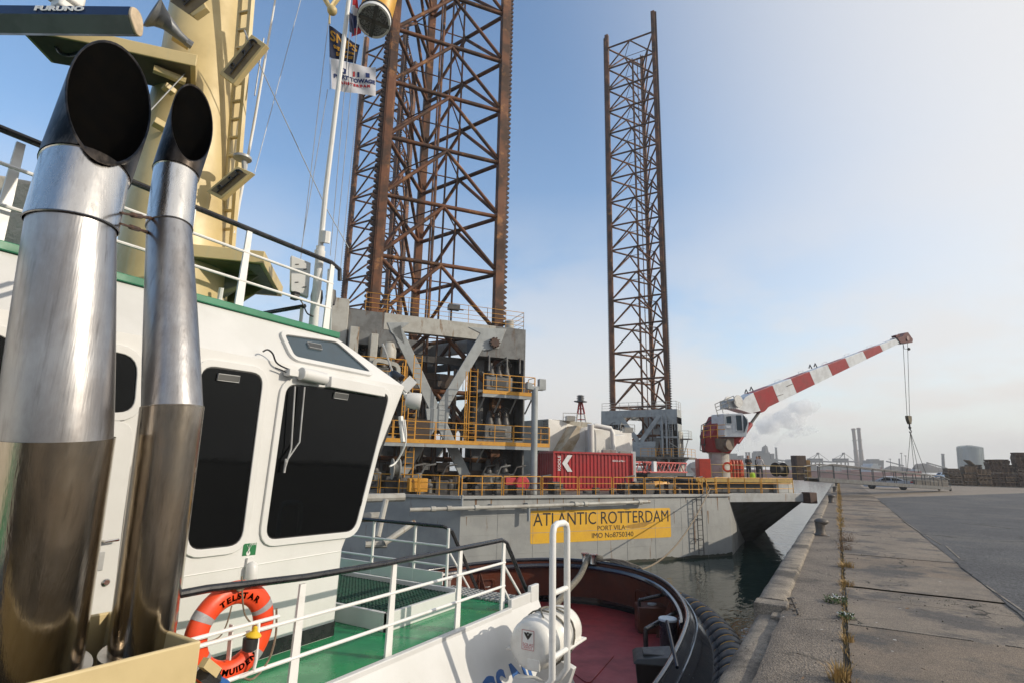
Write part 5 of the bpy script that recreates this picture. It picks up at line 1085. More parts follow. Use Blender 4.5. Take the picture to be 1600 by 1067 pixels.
sprocket(fp1(772, 536, 1.15), n1, .34, JH1); sprocket(B1_ + u1 * 1.9 + n1 * .3 + Z * PY(822, 604, B1_.y).z, n1, .55, JH1)
# left side casing of the jack house
m = MB(); kz = lambda y: PY(580, y, A1.y).z
L0 = A1 - u1 * 1.6; m.obox(L0 + n1 * .2 - u1 * .55 + Z * (ZJ1 / 2 + .3), u1 * .6, n1 * 1.1, Z * (ZJ1 / 2 + .2)); m.obox(L0 + n1 * 1.5 + u1 * .4 + Z * (ZJ1 - 2.6), u1 * .25, n1 * .4, Z * 1.4); m.obox(L0 + n1 * 1.5 + u1 * 1.5 + Z * (ZJ1 - 2.8), u1 * .2, n1 * .5, Z * 1.3); m.build('side_casing', GREYL, JH1, smooth=0, bevel=.03)
m = MB(); c = fp1(600, 585, 1.9); ring_frame(m, rrect([fp1(586, 566, 1.9), fp1(618, 574, 1.9), fp1(617, 592, 1.9), fp1(588, 588, 1.9)], .2), .22, n1 * .4); m.lathe([(.45, 0), (.45, .5), (.3, .9)], fp1(606, 560, 1.6), Z, 14); m.build('pinion_guard', GREYL, JH1)
m = MB(); m.lathe([(.30, 0), (.30, .5), (.32, .52), (.32, .58)], B1_ + u1 * .7 + n1 * .4 + Z * ZJ1, Z, 16); m.build('vent_pot', GREYL, JH1)
# walkways on the near jack house
def walkway(name, pts_in, depth, z, n, parent, rails=True, step=2.2, nr=3, edge=RIGY):
    a, b = pts_in; d = (b - a).normalized(); m = MB(); m.obox((a + b) / 2 + n * depth / 2 + Z * (z - .05), d * (b - a).length / 2, n * depth / 2, Z * .04); o = m.build(name, DECKM, parent, smooth=0)
    m = MB(); m.beam(a + n * (depth + .03) + Z * (z - .02), b + n * (depth + .03) + Z * (z - .02), .05, .22); m.build('toe_plate', edge, o, smooth=0)
    m = MB(); m.beam(a + n * depth + Z * (z - .22), b + n * depth + Z * (z - .22), .08, .2)
    for t in (.05, .35, .65, .95): q = a.lerp(b, t); m.beam(q + Z * (z - .15), q + n * depth + Z * (z - .15), .08, .16); m.beam(q + Z * (z - 1.1), q + n * depth + Z * (z - .2), .07, .07)
    m.build('walkway_beam', GREYP, o, smooth=0)
    rail_run(a + n * depth + Z * z, b + n * depth + Z * z, step, 1.05, nr, .06, RIGY, parent, .024); panel(b + n * .1 + Z * z, b + n * depth + Z * z, 1.05, nr, RIGY, parent, False, .024)
    return o
zw1, zw2 = PN(745, 691, B1_ + n1 * 2.6, n1).z, PN(780, 612, B1_ + n1 * 2.4, n1).z
walkway('lower_walkway', (A1 - u1 * 1.2 + n1 * 1.25, B1_ + u1 * 2.6 + n1 * 1.25), 1.3, zw1, n1, JH1)
walkway('upper_walkway', (B1_ - u1 * 1.7 + n1 * 1.25, B1_ + u1 * 1.7 + n1 * 1.25), 1.1, zw2, n1, JH1, step=1.8)
walkway('upper_walkway', (A1 - u1 * 1.7 + n1 * 1.25, A1 + u1 * 1.7 + n1 * 1.25), 1.0, zw2 + .4, n1, JH1, step=1.8)
rail_run(A1 - u1 * .6 + n1 * .9 + Z * ZJ1, B1_ + u1 * 1.5 + n1 * .9 + Z * ZJ1, 2.6, 1.15, 4, .0, RIGY, JH1, .018); panel(B1_ + u1 * 1.5 + n1 * .9 + Z * ZJ1, B1_ + u1 * 1.5 - n1 * 1 + Z * ZJ1, 1.15, 4, RIGY, JH1, False, .018)
def vladder(p, h, d, parent, mm=RIGY, w_=.45, cage=False):
    m = MB()
    for s in (-1, 1): m.tube([p + d * s * w_ / 2, p + d * s * w_ / 2 + Z * h], .03, 6)
    k = .15
    while k < h: m.tube([p - d * w_ / 2 + Z * k, p + d * w_ / 2 + Z * k], .016, 5); k += .3
    m.build('ladder', mm, parent)
vladder(fp1(737, 688, 2.2), zw2 - zw1 + 1.2, u1, JH1); vladder(fp1(726, 688, 2.3), zw2 - zw1 + 1.0, u1, JH1, w_=.12)
vladder(fp1(638, 745, 2.3), zw1 + .9, u1, JH1); vladder(fp1(650, 620, 2.2), 2.4, u1, JH1); vladder(fp1(627, 690, 2.4), 4.2, u1, JH1, w_=.15)
m = MB(); lp = fp1(709, 492, .8); m.tube([fp1(705, 500, .8), fp1(705, 488, .8)], .03, 6); m.obox(fp1(709, 481, .8), u1 * .35, n1 * .2, Z * .16); m.obox(fp1(717, 484, .8), u1 * .3, n1 * .04, Z * .04); m.build('floodlight', DARK, JH1)
# machinery clutter under the braces
cl = [(640, 730, 1.0), (690, 735, .7), (752, 738, .9), (775, 742, .6), (800, 735, .8), (615, 755, .9), (655, 758, .7)]
for i, (px, py, s_) in enumerate(cl):
    c = fp1(px, py, 1.9 - .4 * (i % 3)); m = MB(); c.z = ZK; m.obox(c + Z * .5 * s_, u1 * .55 * s_, n1 * .35 * s_, Z * .5 * s_); m.lathe([(.3 * s_, 0), (.34 * s_, .5), (.2 * s_, .8 * s_), (.2 * s_, 1.1 * s_)], c + u1 * .5 + n1 * .1, Z, 12); m.tube([c + Z * .9, c + Z * 1.5 + u1 * .3, c + Z * 1.6 + u1 * .9], .07, 6); m.build('deck_pump', DARK if i % 3 else GREYD, RIG, bevel=.03)
m = MB(); c = fp1(618, 735, 2.6); m.lathe([(.55, -.2), (.55, -.15), (.3, -.14), (.3, .14), (.55, .15), (.55, .2)], c + Z * .1, u1, 20); m.build('hose_reel', GREYL, RIG); m = MB(); m.obox(fp1(652, 757, 2.8), u1 * .5, n1 * .3, Z * .35); m.build('yellow_locker', RIGY, RIG, bevel=.03)
m = MB(); m.lathe([(.36, -.1), (.42, -.05), (.42, .05), (.36, .1)], fp1(816, 755, 3.6), n1, 18); m.obox(fp1(797, 751, 3.4), u1 * .3, n1 * .15, Z * .2); m.build('fire_hose_reel', INKR, RIG)
# light post
lp = PN(834, 745, A1 + n1 * 3.4, n1); lp.z = ZK; ltop = PN(834, 606, A1 + n1 * 3.4, n1).z
m = MB(); m.tube([lp, V((lp.x, lp.y, ltop))], .19, 12); m.beam(V((lp.x, lp.y, ltop)) - U1 * .45, V((lp.x, lp.y, ltop)) + U1 * .55, .28, .22); m.obox(V((lp.x, lp.y, ltop + .25)) + U1 * .45, U1 * .22, n1 * .15, Z * .32); m.obox(V((lp.x, lp.y, ltop + .1)) - U1 * .4, U1 * .15, n1 * .15, Z * .2); m.build('light_post', GREYP, RIG, bevel=.02)
# right jack house
ZJ2 = PY(1000, 640, A2.y - 1).z
JH2, u2, n2, _ = jackhouse('far jack house of grey steel with a V brace, beside the crane', A2, B2_, C2_, ZJ2, (3.2, 6.0), 1.5, GREYP, GREYP, True)
def fp2(px, py, off=1.0): return PN(px, py, A2 + n2 * off, n2)
m = MB(); N2 = fp2(1000, 692, 1.0); plate(m, fp2(967, 648, 1.0), N2, .62, .16, n2); plate(m, fp2(1031, 648, 1.0), N2, .62, .16, n2); plate(m, N2 + X * -2.2 - Z * .1, N2 + X * 2.2 - Z * .1, .7, .17, n2)
m.obox(N2 - Z * 1.5, X * 2.2, n2 * .5, Z * 1.1); m.build('cross_brace', GREYP, JH2, smooth=0, bevel=.02)
for a, b in ((B2_, C2_), (C2_, A2)):
    d = (b - a).normalized(); o = V((d.y, -d.x, 0)); mid = (a + b) / 2 + o * .9; m = MB()
    for e in (a, b): plate(m, e + o * .9 + Z * (ZJ2 - 1), mid + Z * 4.6, .6, .15, o); plate(m, mid + Z * 4.6, e + o * .9 + Z * 1.4, .6, .15, o)
    m.build('cross_brace', GREYP, JH2, smooth=0)
zq = fp2(1040, 713, 2).z
m = MB(); m.obox((A2 + B2_) / 2 + V((.5, -1.6, zq - .15)), X * 6.4, Y * 1.4, Z * .12); m.box((B2_.x + 1.5, B2_.y - 2.8, zq - .27), (B2_.x + 3.2, B2_.y + 2, zq - .03)); WK2 = m.build('far_walkway', DECKM, JH2, smooth=0)
m = MB()
for x in (B2_.x + 2.6, B2_.x + .5, B2_.x - 2.5): m.beam((x, B2_.y - 2.4, ZK), (x, B2_.y - 2.4, zq - .2), .2, .2); 
m.beam((B2_.x + 1.4, B2_.y - 2.6, zq - 1.8), (B2_.x + 3.1, B2_.y - 2.7, zq - .2), .14, .14); m.build('walkway_leg', GREYP, WK2, smooth=0)
rail_run(V((B2_.x - 3.2, B2_.y - 2.9, zq)), V((B2_.x + 3.1, B2_.y - 2.9, zq)), 2.0, 1.05, 3, .05, RIGY, JH2, .03); panel(V((B2_.x + 3.1, B2_.y - 2.9, zq)), V((B2_.x + 3.1, B2_.y + 1.5, zq)), 1.05, 3, RIGY, JH2)
m = MB(); s0 = B2_ + X * 1.5; m.prism([s0 + Y * -.9 + Z * 1, s0 + Y * -.9 + Z * (ZJ2 - 3), s0 + Y * 1.3 + Z * (ZJ2 - 3), s0 + Y * 1.3 + Z * 1], (.12, 0, 0)); m.build('side_casing', GREYL, JH2, smooth=0); m = MB(); m.prism([s0 + V((.13, -.8, 2.2)), s0 + V((.13, -.8, 4.2)), s0 + V((.13, 1.2, 6.4)), s0 + V((.13, 1.2, 2.2))], (.02, 0, 0)); m.build('side_opening_shade', BLK, JH2, smooth=0)  # dark plate on the casing paints a shaded opening
m = MB(); m.box((B2_.x + 1.6, B2_.y - .6, 5.6), (B2_.x + 2.9, B2_.y + 1.2, 5.72)); m.build('side_landing', DECKM, JH2, smooth=0); panel(V((B2_.x + 2.8, B2_.y - .6, 5.7)), V((B2_.x + 2.8, B2_.y + 1.2, 5.7)), 1.05, 3, GREYL, JH2); panel(V((B2_.x + 1.7, B2_.y - .6, 5.7)), V((B2_.x + 2.8, B2_.y - .6, 5.7)), 1.05, 3, GREYL, JH2)
m = MB(); m.tube([V((B2_.x + 1.7, B2_.y - .5, 2.5)), V((B2_.x + 2.7, B2_.y - .5, 5.6))], .06, 6); m.tube([V((B2_.x + 1.7, B2_.y - .5, 4.2)), V((B2_.x + .3, B2_.y - 1.2, 5.2))], .06, 6); m.build('landing_stay', GREYL, JH2)
rail_run(A2 - X * 1.4 + n2 * .9 + Z * ZJ2, B2_ + X * 1.4 + n2 * .9 + Z * ZJ2, 2.8, 1.1, 3, 0, GREYL, JH2, .03); panel(B2_ + X * 1.4 + n2 * .9 + Z * ZJ2, B2_ + V((1.4, 1.5, ZJ2)), 1.1, 3, GREYL, JH2)
vladder(B2_ + n2 * 1.3 + X * .6 + Z * 3, 5.5, X, JH2, GREYP)
for k in (-.6, .0): m = MB(); m.obox(B2_ + n2 * 1.15 + X * k + Z * 6.2, X * .12, n2 * .1, Z * 2.6); m.build('column_stiffener', GREYP, JH2, smooth=0)
JH3, u3, n3, _ = jackhouse('distant jack house mostly hidden behind the near one', A3, B3_, C3_, 10.0, (3.2, 6.0), 1.5, GREYP, GREYP, False)

# dark pipework and cable clutter inside the near jack house
m = MB(); r5 = random.Random(11); cenJ = (A1 + B1_ + C1_) / 3
for k in range(90):
    a, b = r5.random(), r5.random() ** .5; p = A1.lerp(B1_, a) * b + cenJ * (1 - b) if r5.random() < .5 else A1.lerp(B1_, a) + n1 * r5.uniform(-.2, .9)
    z = r5.choice((.3, .4, 1.4, 3.2, 3.6, 6.4)); l = r5.uniform(.6, 3.0); rr = r5.choice((.03, .05, .08, .12)); t_ = r5.random()
    if t_ < .45: m.tube([p + Z * z, p + Z * (z + l)], rr, 6)
    elif t_ < .8: q = p + u1 * r5.uniform(-2, 2); m.tube([p + Z * z, p + Z * (z + .5), q + Z * (z + .6), q + Z * (z + .2)], rr * .7, 5)
    else: m.obox(p + Z * (z + l * .2), u1 * l * .25, n1 * l * .15, Z * l * .2)
m.build('pipework', mat('dark brown pipework', (.045, .032, .024), .6, .1, (.075, .045, .028), scale=2), JH1, smooth=40)['kind'] = 'stuff'
for zz in (1.2, 4.4, ZJ1 - 2.2):
    m = MB()
    for K, L_ in ((A1, B1_), (B1_, C1_), (C1_, A1)):
        d = (L_ - K).normalized(); i_ = (cenJ - (K + L_) / 2).normalized(); m.beam(K + d * .7 + i_ * .5 + Z * zz, L_ - d * .7 + i_ * .5 + Z * zz, .3, .45)
    m.build('leg_guide_frame', mat('dark guide frame', (.05, .045, .042), .6) if zz == 1.2 else bpy.data.materials['dark guide frame'], JH1, smooth=0)
m = MB(); r6 = random.Random(5)                              # small gear standing along the deck edge
for k in range(46):
    t_ = r6.random(); p = C0.lerp(C1, t_) - HN * r6.uniform(.6, 2.2) + Z * ZK; h_ = r6.uniform(.15, .75); m.obox(p + Z * h_ / 2, HU * r6.uniform(.1, .5), HN * r6.uniform(.1, .3), Z * h_ / 2)
    if k % 4 == 0: m.tube([p, p + Z * 1.0, p + HU * .8 + Z * 1.1], .05, 6)
m.build('deck_clutter', DARK, RIG, smooth=0)['kind'] = 'stuff'

m = MB(); nW = 160; top_ = []; bot_ = []
for k in range(nW + 1): p = C0.lerp(C1, k / nW) + HN * .006; top_.append(p + Z * (ZW + .16 + .10 * mn.noise(V((k * .11, 2, 0))) + .06 * mn.noise(V((k * .5, 5, 0))))); bot_.append(p + Z * (ZW - .3))
m.add(top_ + bot_, [(k, k + 1, nW + 2 + k, nW + 1 + k) for k in range(nW)]); m.build('waterline_growth', mat('green black weed line', (.03, .035, .022), .8, 0, (.05, .045, .035), scale=3), HO, smooth=0, fix=False)
m = MB(); r9 = random.Random(4)
for k in range(26):
    t_ = r9.random(); p = C0.lerp(C1, t_) + HN * .005; z0 = r9.choice((ZK - .12, ZK - 1.0, ZW + 1.9)); l = r9.uniform(.2, 1.1); w_ = r9.uniform(.015, .06); m.add([p - HU * w_ + Z * z0, p + HU * w_ + Z * z0, p + HU * w_ * .3 + Z * (z0 - l), p - HU * w_ * .4 + Z * (z0 - l * .9)], [(0, 1, 2, 3)])
m.build('rust_run', mat('rust run', (.17, .09, .045), .8, 0, (.24, .17, .11), scale=6), HO, smooth=0, fix=False)['kind'] = 'stuff'
# ---------------------------------------------------------------- crane platform overhanging the hull corner
E1, E2, E3 = V((-2.5, 46.0, 0)), V((-6.4, 58.0, 0)), V((-7.6, 58.6, 0)); C1b = C1 + HU * .02
GREYF = mat('pale grey fascia paint', (.36, .37, .37), .5, 0, (.29, .29, .28), scale=1.2, col3=(.22, .13, .07), f3=(.6, .72), scale3=1.2, stretch3=(3, 3, .3))
zf0, zf1 = PN(1200, 783, C1, HN).z, PN(1200, 770, C1, HN).z
m = MB(); m.prism([p + Z * zf0 for p in (C1b, E1, E2, E3)], (0, 0, zf1 - zf0)); OH = m.build('crane_sponson', GREYF, RIG, smooth=0, bevel=.02)
m = MB(); od = (E1 - C1).normalized(); on = V((od.y, -od.x, 0)); m.obox(E1 + V((.35, .1, (zf0 + zf1) / 2)), od * .35, on * .35, Z * .38); m.build('fender_block', RUSTD, OH, bevel=.03)
wl = [V((-7.3, 50.0, ZW - .6)), V((-7.35, 60.6, ZW - .6)), V((-7.7, 61.6, ZW - .6)), V((-7.9, 61.2, ZW - .6))]; tpv = [p + Z * (zf0 + .02) for p in (C1b - on * .05 + od * .1, E1 - on * .05 - od * .05, E2, E3)]
m = MB(); m.hexa(wl + tpv); RK = m.build('raked_underside', mat('shade darkened underside grey', (.10, .105, .106), .5, 0, (.07, .07, .068), scale=1.2, col3=(.10, .06, .04), f3=(.6, .72), scale3=1.2), OH, smooth=0)  # underside grey darkened to hold the shade of the overhang
m = MB()
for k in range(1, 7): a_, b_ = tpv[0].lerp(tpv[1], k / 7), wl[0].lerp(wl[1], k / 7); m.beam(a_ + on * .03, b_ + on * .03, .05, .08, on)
a_, b_ = tpv[0].lerp(wl[0], .45), tpv[1].lerp(wl[1], .45); m.beam(a_ + on * .03, b_ + on * .03, .06, .05); m.build('underside_stiffener', bpy.data.materials['shade darkened underside grey'], RK, smooth=0)
zc = 1.18
m = MB(); pc = [C1 - on * 1.0 - od * 2.2, E1 - on * 1.0 - od * .3, E1 - on * 6 - od * .3, C1 - on * 6 - od * 2.2]
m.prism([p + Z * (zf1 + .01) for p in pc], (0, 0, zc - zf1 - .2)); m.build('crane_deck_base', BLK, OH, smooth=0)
m = MB(); pd = [p + on * .35 if i < 2 else p for i, p in enumerate(pc)]; m.prism([p + Z * (zc - .12) for p in pd], (0, 0, .12)); CD = m.build('crane_deck', DECKM, OH, smooth=0)
m = MB(); m.beam(pd[0] + on * .04 + Z * (zc - .04), pd[1] + on * .04 + Z * (zc - .04), .06, .26); m.build('deck_edge_plate', mat('ochre edge paint', (.36, .24, .05), .5, 0, (.28, .18, .05), scale=3), CD, smooth=0)
m = MB(); m.obox(E1 - on * 1.4 - od * 1.2 + Z * (zf1 + .45), od * .55, on * .7, Z * .45); m.build('grey_box', GREYF, OH, bevel=.02); m = MB(); m.obox(E1 - on * 1.2 - od * .35 + Z * (zf1 + .45), od * .28, on * .5, Z * .45); m.build('beige_box', GREYL, OH, bevel=.02)
def og(px, py, off=0.0): return PN(px, py, C1 - on * off, on)
for a, b in ((1118, 1138), (1140, 1189), (1191, 1240)):
    p, q = og(a, 770, .15), og(b, 770, .15); p.z = q.z = zf1; panel(p, q, 1.02, 3, RIGY, OH, True, .03)
for a, b in ((1112, 1146), (1146, 1180), (1180, 1214), (1214, 1246), (1246, 1262)):
    p, q = og(a, 743, .75), og(b, 743, .75); p.z = q.z = zc; panel(p, q, 1.0, 2, YEL if 0 else mat('dull yellow rail', (.38, .27, .10), .5) if a == 1112 else bpy.data.materials['dull yellow rail'], CD, True, .024)
for px in (1082, 1092): p = og(px, 770, .3); p.z = ZK; m = MB(); m.tube([p, p + Z * 1.0, p + od * .5 + Z * 1.05, p + od * .9 + Z * .2], .035, 8); m.build('gate_rail', RIGY, OH)
# ---- pedestal crane
CRN_R = mat('red crane paint', (.30, .025, .03), .45, 0, (.23, .022, .026), scale=1.5, col3=(.12, .04, .03), f3=(.6, .72), scale3=2)
CRN_W = mat('white crane paint', (.66, .69, .72), .45, 0, (.52, .54, .56), scale=1.2, col3=(.36, .33, .30), f3=(.62, .75), scale3=1.6)
pc0 = P(1125, 742, 42.0); pc0.z = zc
CR = thing('pedestal_crane', 'red and white striped pedestal crane on the rig with boom raised over the quay', 'crane', tuple(pc0))
m = MB(); hh = P(1125, 708, 42).z - zc; m.lathe([(.80, 0), (.80, .05), (.74, .06), (.74, hh), (.86, hh + .02), (.86, hh + .18)], pc0, Z, 28); PD = m.build('pedestal', GREYL, CR, smooth=40)
def dep(px): t = (px - 1140) / (1412 - 1140); return 1 / ((1 - t) / 42 + t / 53)
def Q(px, py, k=0.0): return P(px, py, dep(px) + k)
bdir = (Q(1400, 533) - Q(1150, 640)); bdir.z = 0; bdir.normalize(); bs = V((bdir.y, -bdir.x, 0))   # towards the viewer's right
def cq(px, py, k=0.0): return P(px, py, 42 + k)
m = MB(); hz = [cq(*q) for q in ((1108, 706), (1132, 708), (1150, 684), (1160, 664), (1158, 652), (1130, 646), (1118, 650), (1104, 680))]
m.prism([p - bs * .75 for p in hz], bs * 1.3); HS = m.build('crane_house', CRN_R, CR, smooth=0, bevel=.03)
m = MB(); m.prism([cq(x, y, -.9) for x, y in ((1124, 684), (1147, 684), (1147, 700), (1136, 706), (1126, 700))], bs * -.5); m.lathe([(.42, -.3), (.42, .3)], cq(1136, 694, -.7), bs, 14); m.build('slew_drive', mat('brown grey machinery', (.17, .13, .10), .6), HS, bevel=.02)
cab = [cq(x, y, -1.0) for x, y in ((1130, 646), (1160, 645), (1169, 654), (1170, 662), (1166, 682), (1131, 682))]; m = MB(); m.prism(cab, bs * -1.2 + V((0, 0, 0))); CB = m.build('cab', CRN_W, CR, smooth=0, bevel=.03)
nrm = ((cab[1] - cab[0]).cross(cab[5] - cab[0])).normalized(); 
if nrm.dot(CAM - cab[0]) < 0: nrm = -nrm
for qd in (((1134, 650), (1142, 649), (1143, 661), (1135, 661)), ((1149, 648), (1158, 648), (1160, 672), (1151, 672))):
    m = MB(); poly = rrect([cq(x, y, -1.0) + nrm * .012 for x, y in qd], .06); m.prism(poly, nrm * .01); wn = m.build('window', GLASSB, CB, smooth=0); m = MB(); ring_frame(m, poly, .04, nrm * .03); m.build('frame', CRN_W, wn)
m = MB(); m.prism([cq(x, y, -1.05) for x, y in ((1162, 648), (1167, 655), (1168, 661), (1163, 675))], bs * -.9); m.build('front_window', GLASSB, CB, smooth=0)
m = MB(); dd = [cq(x, y, -1.0) + nrm * .03 for x, y in ((1131.5, 647.5), (1145, 647.5), (1145.5, 681), (1132.5, 681))]; ring_frame(m, dd, .025, nrm * .02); m.obox(cq(1138, 666, -1.0) + nrm * .03, (dd[1] - dd[0]).normalized() * .16, nrm * .01, Z * .10); m.build('door', CRN_W, CB)
# boom in striped sections
bt = lambda t: (1169.6 + (1397 - 1169.6) * t, 613.9 + (529.5 - 613.9) * t); bb = lambda t: (1181 + (1401.5 - 1181) * t, 642 + (536.8 - 642) * t)
fr_ = [0, .133, .26, .39, .517, .639, .763, .88, 1]; cols = [CRN_R, CRN_W] * 4
def bring(t):
    w_ = .46 - .20 * t; a, b = Q(*bt(t)), Q(*bb(t)); return [a - bs * w_, a + bs * w_, b + bs * w_, b - bs * w_]
m = MB(); root = [Q(x, y) for x, y in ((1144, 639), (1157, 621), (1169.6, 613.9), (1181, 642), (1166, 646))]; m.prism([p - bs * .46 for p in root], bs * .92); BM = m.build('boom', CRN_W, CR, smooth=0, bevel=.015)
for k in range(8): m = MB(); m.ringloft([bring(fr_[k]), bring(fr_[k + 1])]); m.build('boom_section', cols[k], BM, smooth=0, bevel=.012)
m = MB(); hd = [Q(x, y) for x, y in ((1396, 529), (1404, 527), (1409, 521), (1413, 520.5), (1420.5, 531), (1420, 536), (1412, 537), (1402, 537))]; m.prism([p - bs * .34 for p in hd], bs * .68); m.tube([Q(1412, 530) - bs * .4, Q(1412, 530) + bs * .4], .22, 12); m.prism([Q(x, y) - bs * .2 for x, y in ((1396, 525), (1402, 523), (1403, 526), (1397, 528))], bs * .4); m.build('boom_head', mat('dark red boom head', (.13, .03, .03), .5, 0, (.08, .03, .03), scale=4), BM, smooth=30)
m = MB(); m.prism([Q(x, y) - bs * .4 for x, y in ((1181, 641), (1194, 636), (1189, 642), (1184, 644.5), (1181, 643))], bs * .8); m.build('cylinder_lug', CRN_R, BM)
m = MB(); a, b = Q(1187, 642), cq(1152, 690); mid = a.lerp(b, .42); m.tube([mid, b], .20, 12); LC_ = m.build('luffing_cylinder', CRN_R, CR); m = MB(); m.tube([a, mid], .11, 10); m.build('piston_rod', DARK, LC_)
m = MB()
for px in (1211, 1248, 1285, 1320, 1355): 
    t = (px - 1169.6) / (1397 - 1169.6); a = Q(*bt(t)); b = Q(*bt(t + .03)); m.tube([a, a + Z * .22, b + Z * .22, b], .022, 5)
m.build('boom_grab_rail', CRN_W, BM)['kind'] = 'stuff'
m = MB()
for x, y in ((1166, 612), (1174, 608), (1266, 573), (1274, 571)): p = Q(x, y + 2); m.tube([p - bdir * .15, p + Z * .3, p + bdir * .2], .05, 6)
m.build('boom_eye', DARK, BM)['kind'] = 'stuff'
m = MB(); m.beam(Q(1222, 604) + bs * .46, Q(1231, 600) + bs * .45, .03, .16, bs); m.beam(Q(1207, 619) + bs * .47, Q(1216, 616) + bs * .46, .03, .07, bs); m.build('boom_fixture', DARK, BM)
m = MB(); m.lathe([(.45, -.5), (.45, -.44), (.24, -.43), (.24, .43), (.45, .44), (.45, .5)], cq(1146, 627), bs, 18); m.obox(cq(1138, 632), bdir * .4, bs * .45, Z * .3); WNCH = m.build('hoist_winch', GREYB, CR, smooth=40)
m = MB()
for a, b in (((1117, 631), (1146, 618)), ((1118, 636), (1148, 624)), ((1120, 641), (1140, 634)), ((1117, 631), (1122, 650)), ((1126, 628), (1130, 645)), ((1136, 623), (1140, 640)), ((1146, 618), (1150, 632))): m.tube([cq(*a, -.6), cq(*b, -.6)], .03, 5)
m.build('winch_rail', RIGY if 0 else GREYL, WNCH)
m = MB()
for z_y in (664, 671, 681): m.tube([cq(1099, z_y + 2, -.9), cq(1110, z_y, -1.4), cq(1133, z_y - 1, -1.7)], .026, 5)
for x in (1099, 1110, 1121): m.tube([cq(x, 684, -1.2), cq(x, 663, -1.2)], .026, 5)
m.build('house_rail', RIGY, HS)
m = MB()
for a, b in (((1096, 664), (1094, 703)), ((1103, 664), (1100, 704)), ((1096, 664), (1122, 650)), ((1095, 672), (1112, 668)), ((1094, 684), (1108, 682)), ((1094, 694), (1106, 694)), ((1094, 703), (1106, 706)), ((1112, 655), (1098, 666))): m.tube([cq(*a, .2), cq(*b, .2)], .035, 5)
m.build('access_ladder', DARK, HS)
# hoist ropes, hook block, slings, gangway
GW = thing('gangway', 'long grey gangway with railings slung from the crane between rig and quay', 'gangway', tuple(P(1475, 762, 60)))
g0, g1 = P(1268, 748, 41), P(1476, 762, 60); gd = (g1 - g0); gu = gd.normalized(); gs = gu.cross(Z).normalized(); up_ = gs.cross(gu)
GALU = mat('dull grey aluminium', (.10, .102, .105), .5, .2, (.07, .07, .07), scale=3)
m = MB()
for s in (-.5, .5): m.beam(g0 + gs * s, g1 + gs * s, .10, .30, Z)
m.obox((g0 + g1) / 2 + up_ * .05, gd / 2, gs * .45, up_ * .02); m.build('walk_deck', GALU, GW, smooth=0)
m = MB(); gt0, gt1 = g0 + Z * 1.15, P(1440, 745.5, 56)
N_ = 12; tops = []
for k in range(N_ + 1): p = g0.lerp(g1, k / N_); tops.append(p + Z * (1.2 if 0 < k < N_ else .9))
for s in (-.5, .5):
    m = MB(); m.tube([q + gs * s for q in tops], .055, 8); rl = m.build('hand_rail', GALU, GW)
    m = MB(); m.tube([g0.lerp(g1, k / N_) + Z * .6 + gs * s for k in range(N_ + 1)], .022, 6); m.build('mid_rail', GALU, rl)
    for k in range(N_ + 1): m = MB(); m.tube([g0.lerp(g1, k / N_) + gs * s, tops[k] + gs * s], .04, 6); m.build('post', GALU, rl)
for s in (-.5, .5): m = MB(); m.lathe([(.16, -.08), (.16, .08)], g1 + gs * s - Z * .12, gs, 14); m.build('roller', RUBBER, GW)
hk = P(1420, 655, 53); hk2 = hk.copy()
HKT = thing('hook_block', 'black and yellow crane hook block hanging from two thin ropes', 'hook block', tuple(hk))
WIRE = mat('steel wire rope', (.07, .07, .07), .5, .4)
tipa, tipb = Q(1411, 536), Q(1418, 536)
m = MB(); m.prism([hk + bdir * a + Z * b - bs * .14 for a, b in ((-.30, .36), (.30, .36), (.28, .0), (.1, -.42), (-.1, -.42), (-.28, .0))], bs * .28); HKO = m.build('block', mat('dark hook block', (.07, .055, .03), .55, .2, (.16, .12, .03), f=(.55, .6), scale=5), HKT, bevel=.02)
m = MB(); m.tube([hk - Z * .42, hk - Z * .95], .07, 8); m.sphere(hk - Z * .75, .13); m.tube([hk - Z * .95 + bdir * .14 * math.sin(a) - Z * (.16 - .16 * math.cos(a)) for a in [math.pi * j / 6 for j in range(10)]], .045, 8); m.build('hook', DARK, HKT)
for tp_, o in ((tipa, -.2), (tipb, .2)): m = MB(); m.tube([tp_, hk + bdir * o + Z * .36], .022, 5); m.build('hoist_rope', WIRE, HKT)
m = MB(); m.sphere(Q(1420, 545), .14); m.tube([Q(1411, 537), Q(1413, 545), Q(1419, 545)], .02, 5); m.build('rope_weight', DARK, HKT)
for i, (k, s) in enumerate(((.70, -.5), (.70, .5), (.77, -.5), (.77, .5))): m = MB(); m.tube([hk - Z * 1.2, g0.lerp(g1, k) + Z * 1.15 + gs * s], .022, 5); m.build('sling', WIRE, HKT)
# crane deck gear
def deck_box(name, px0, px1, py, d, mm, depth=.6, z0=zc, bev=.02, parent=RIG):
    a, b = P(px0, py, d), P(px1, py, d); zt = (a.z + b.z) / 2; a.z = b.z = z0; u_ = (b - a).normalized(); n_ = V((u_.y, -u_.x, 0)); m = MB(); m.obox((a + b) / 2 - n_ * depth / 2 + Z * (zt - z0) / 2, (b - a) / 2, n_ * depth / 2, Z * (zt - z0) / 2); return m.build(name, mm, parent, smooth=0, bevel=bev)
t = deck_box('steel_locker', 1092, 1110, 716, 40.5, mat('bright red locker', (.50, .045, .02), .45, 0, (.40, .04, .02), scale=2), .9, zc, .03, None); tag(t, 'bright red steel locker on the crane deck left of the pedestal', 'locker')
t = deck_box('panel_stack', 1244, 1259, 711, 42.5, mat('dark brown rusty panel', (.09, .06, .045), .7, 0, (.06, .042, .034), scale=3), .9, zc, .02, None); tag(t, 'tall dark brown steel box at the right end of the crane deck', 'steel box')
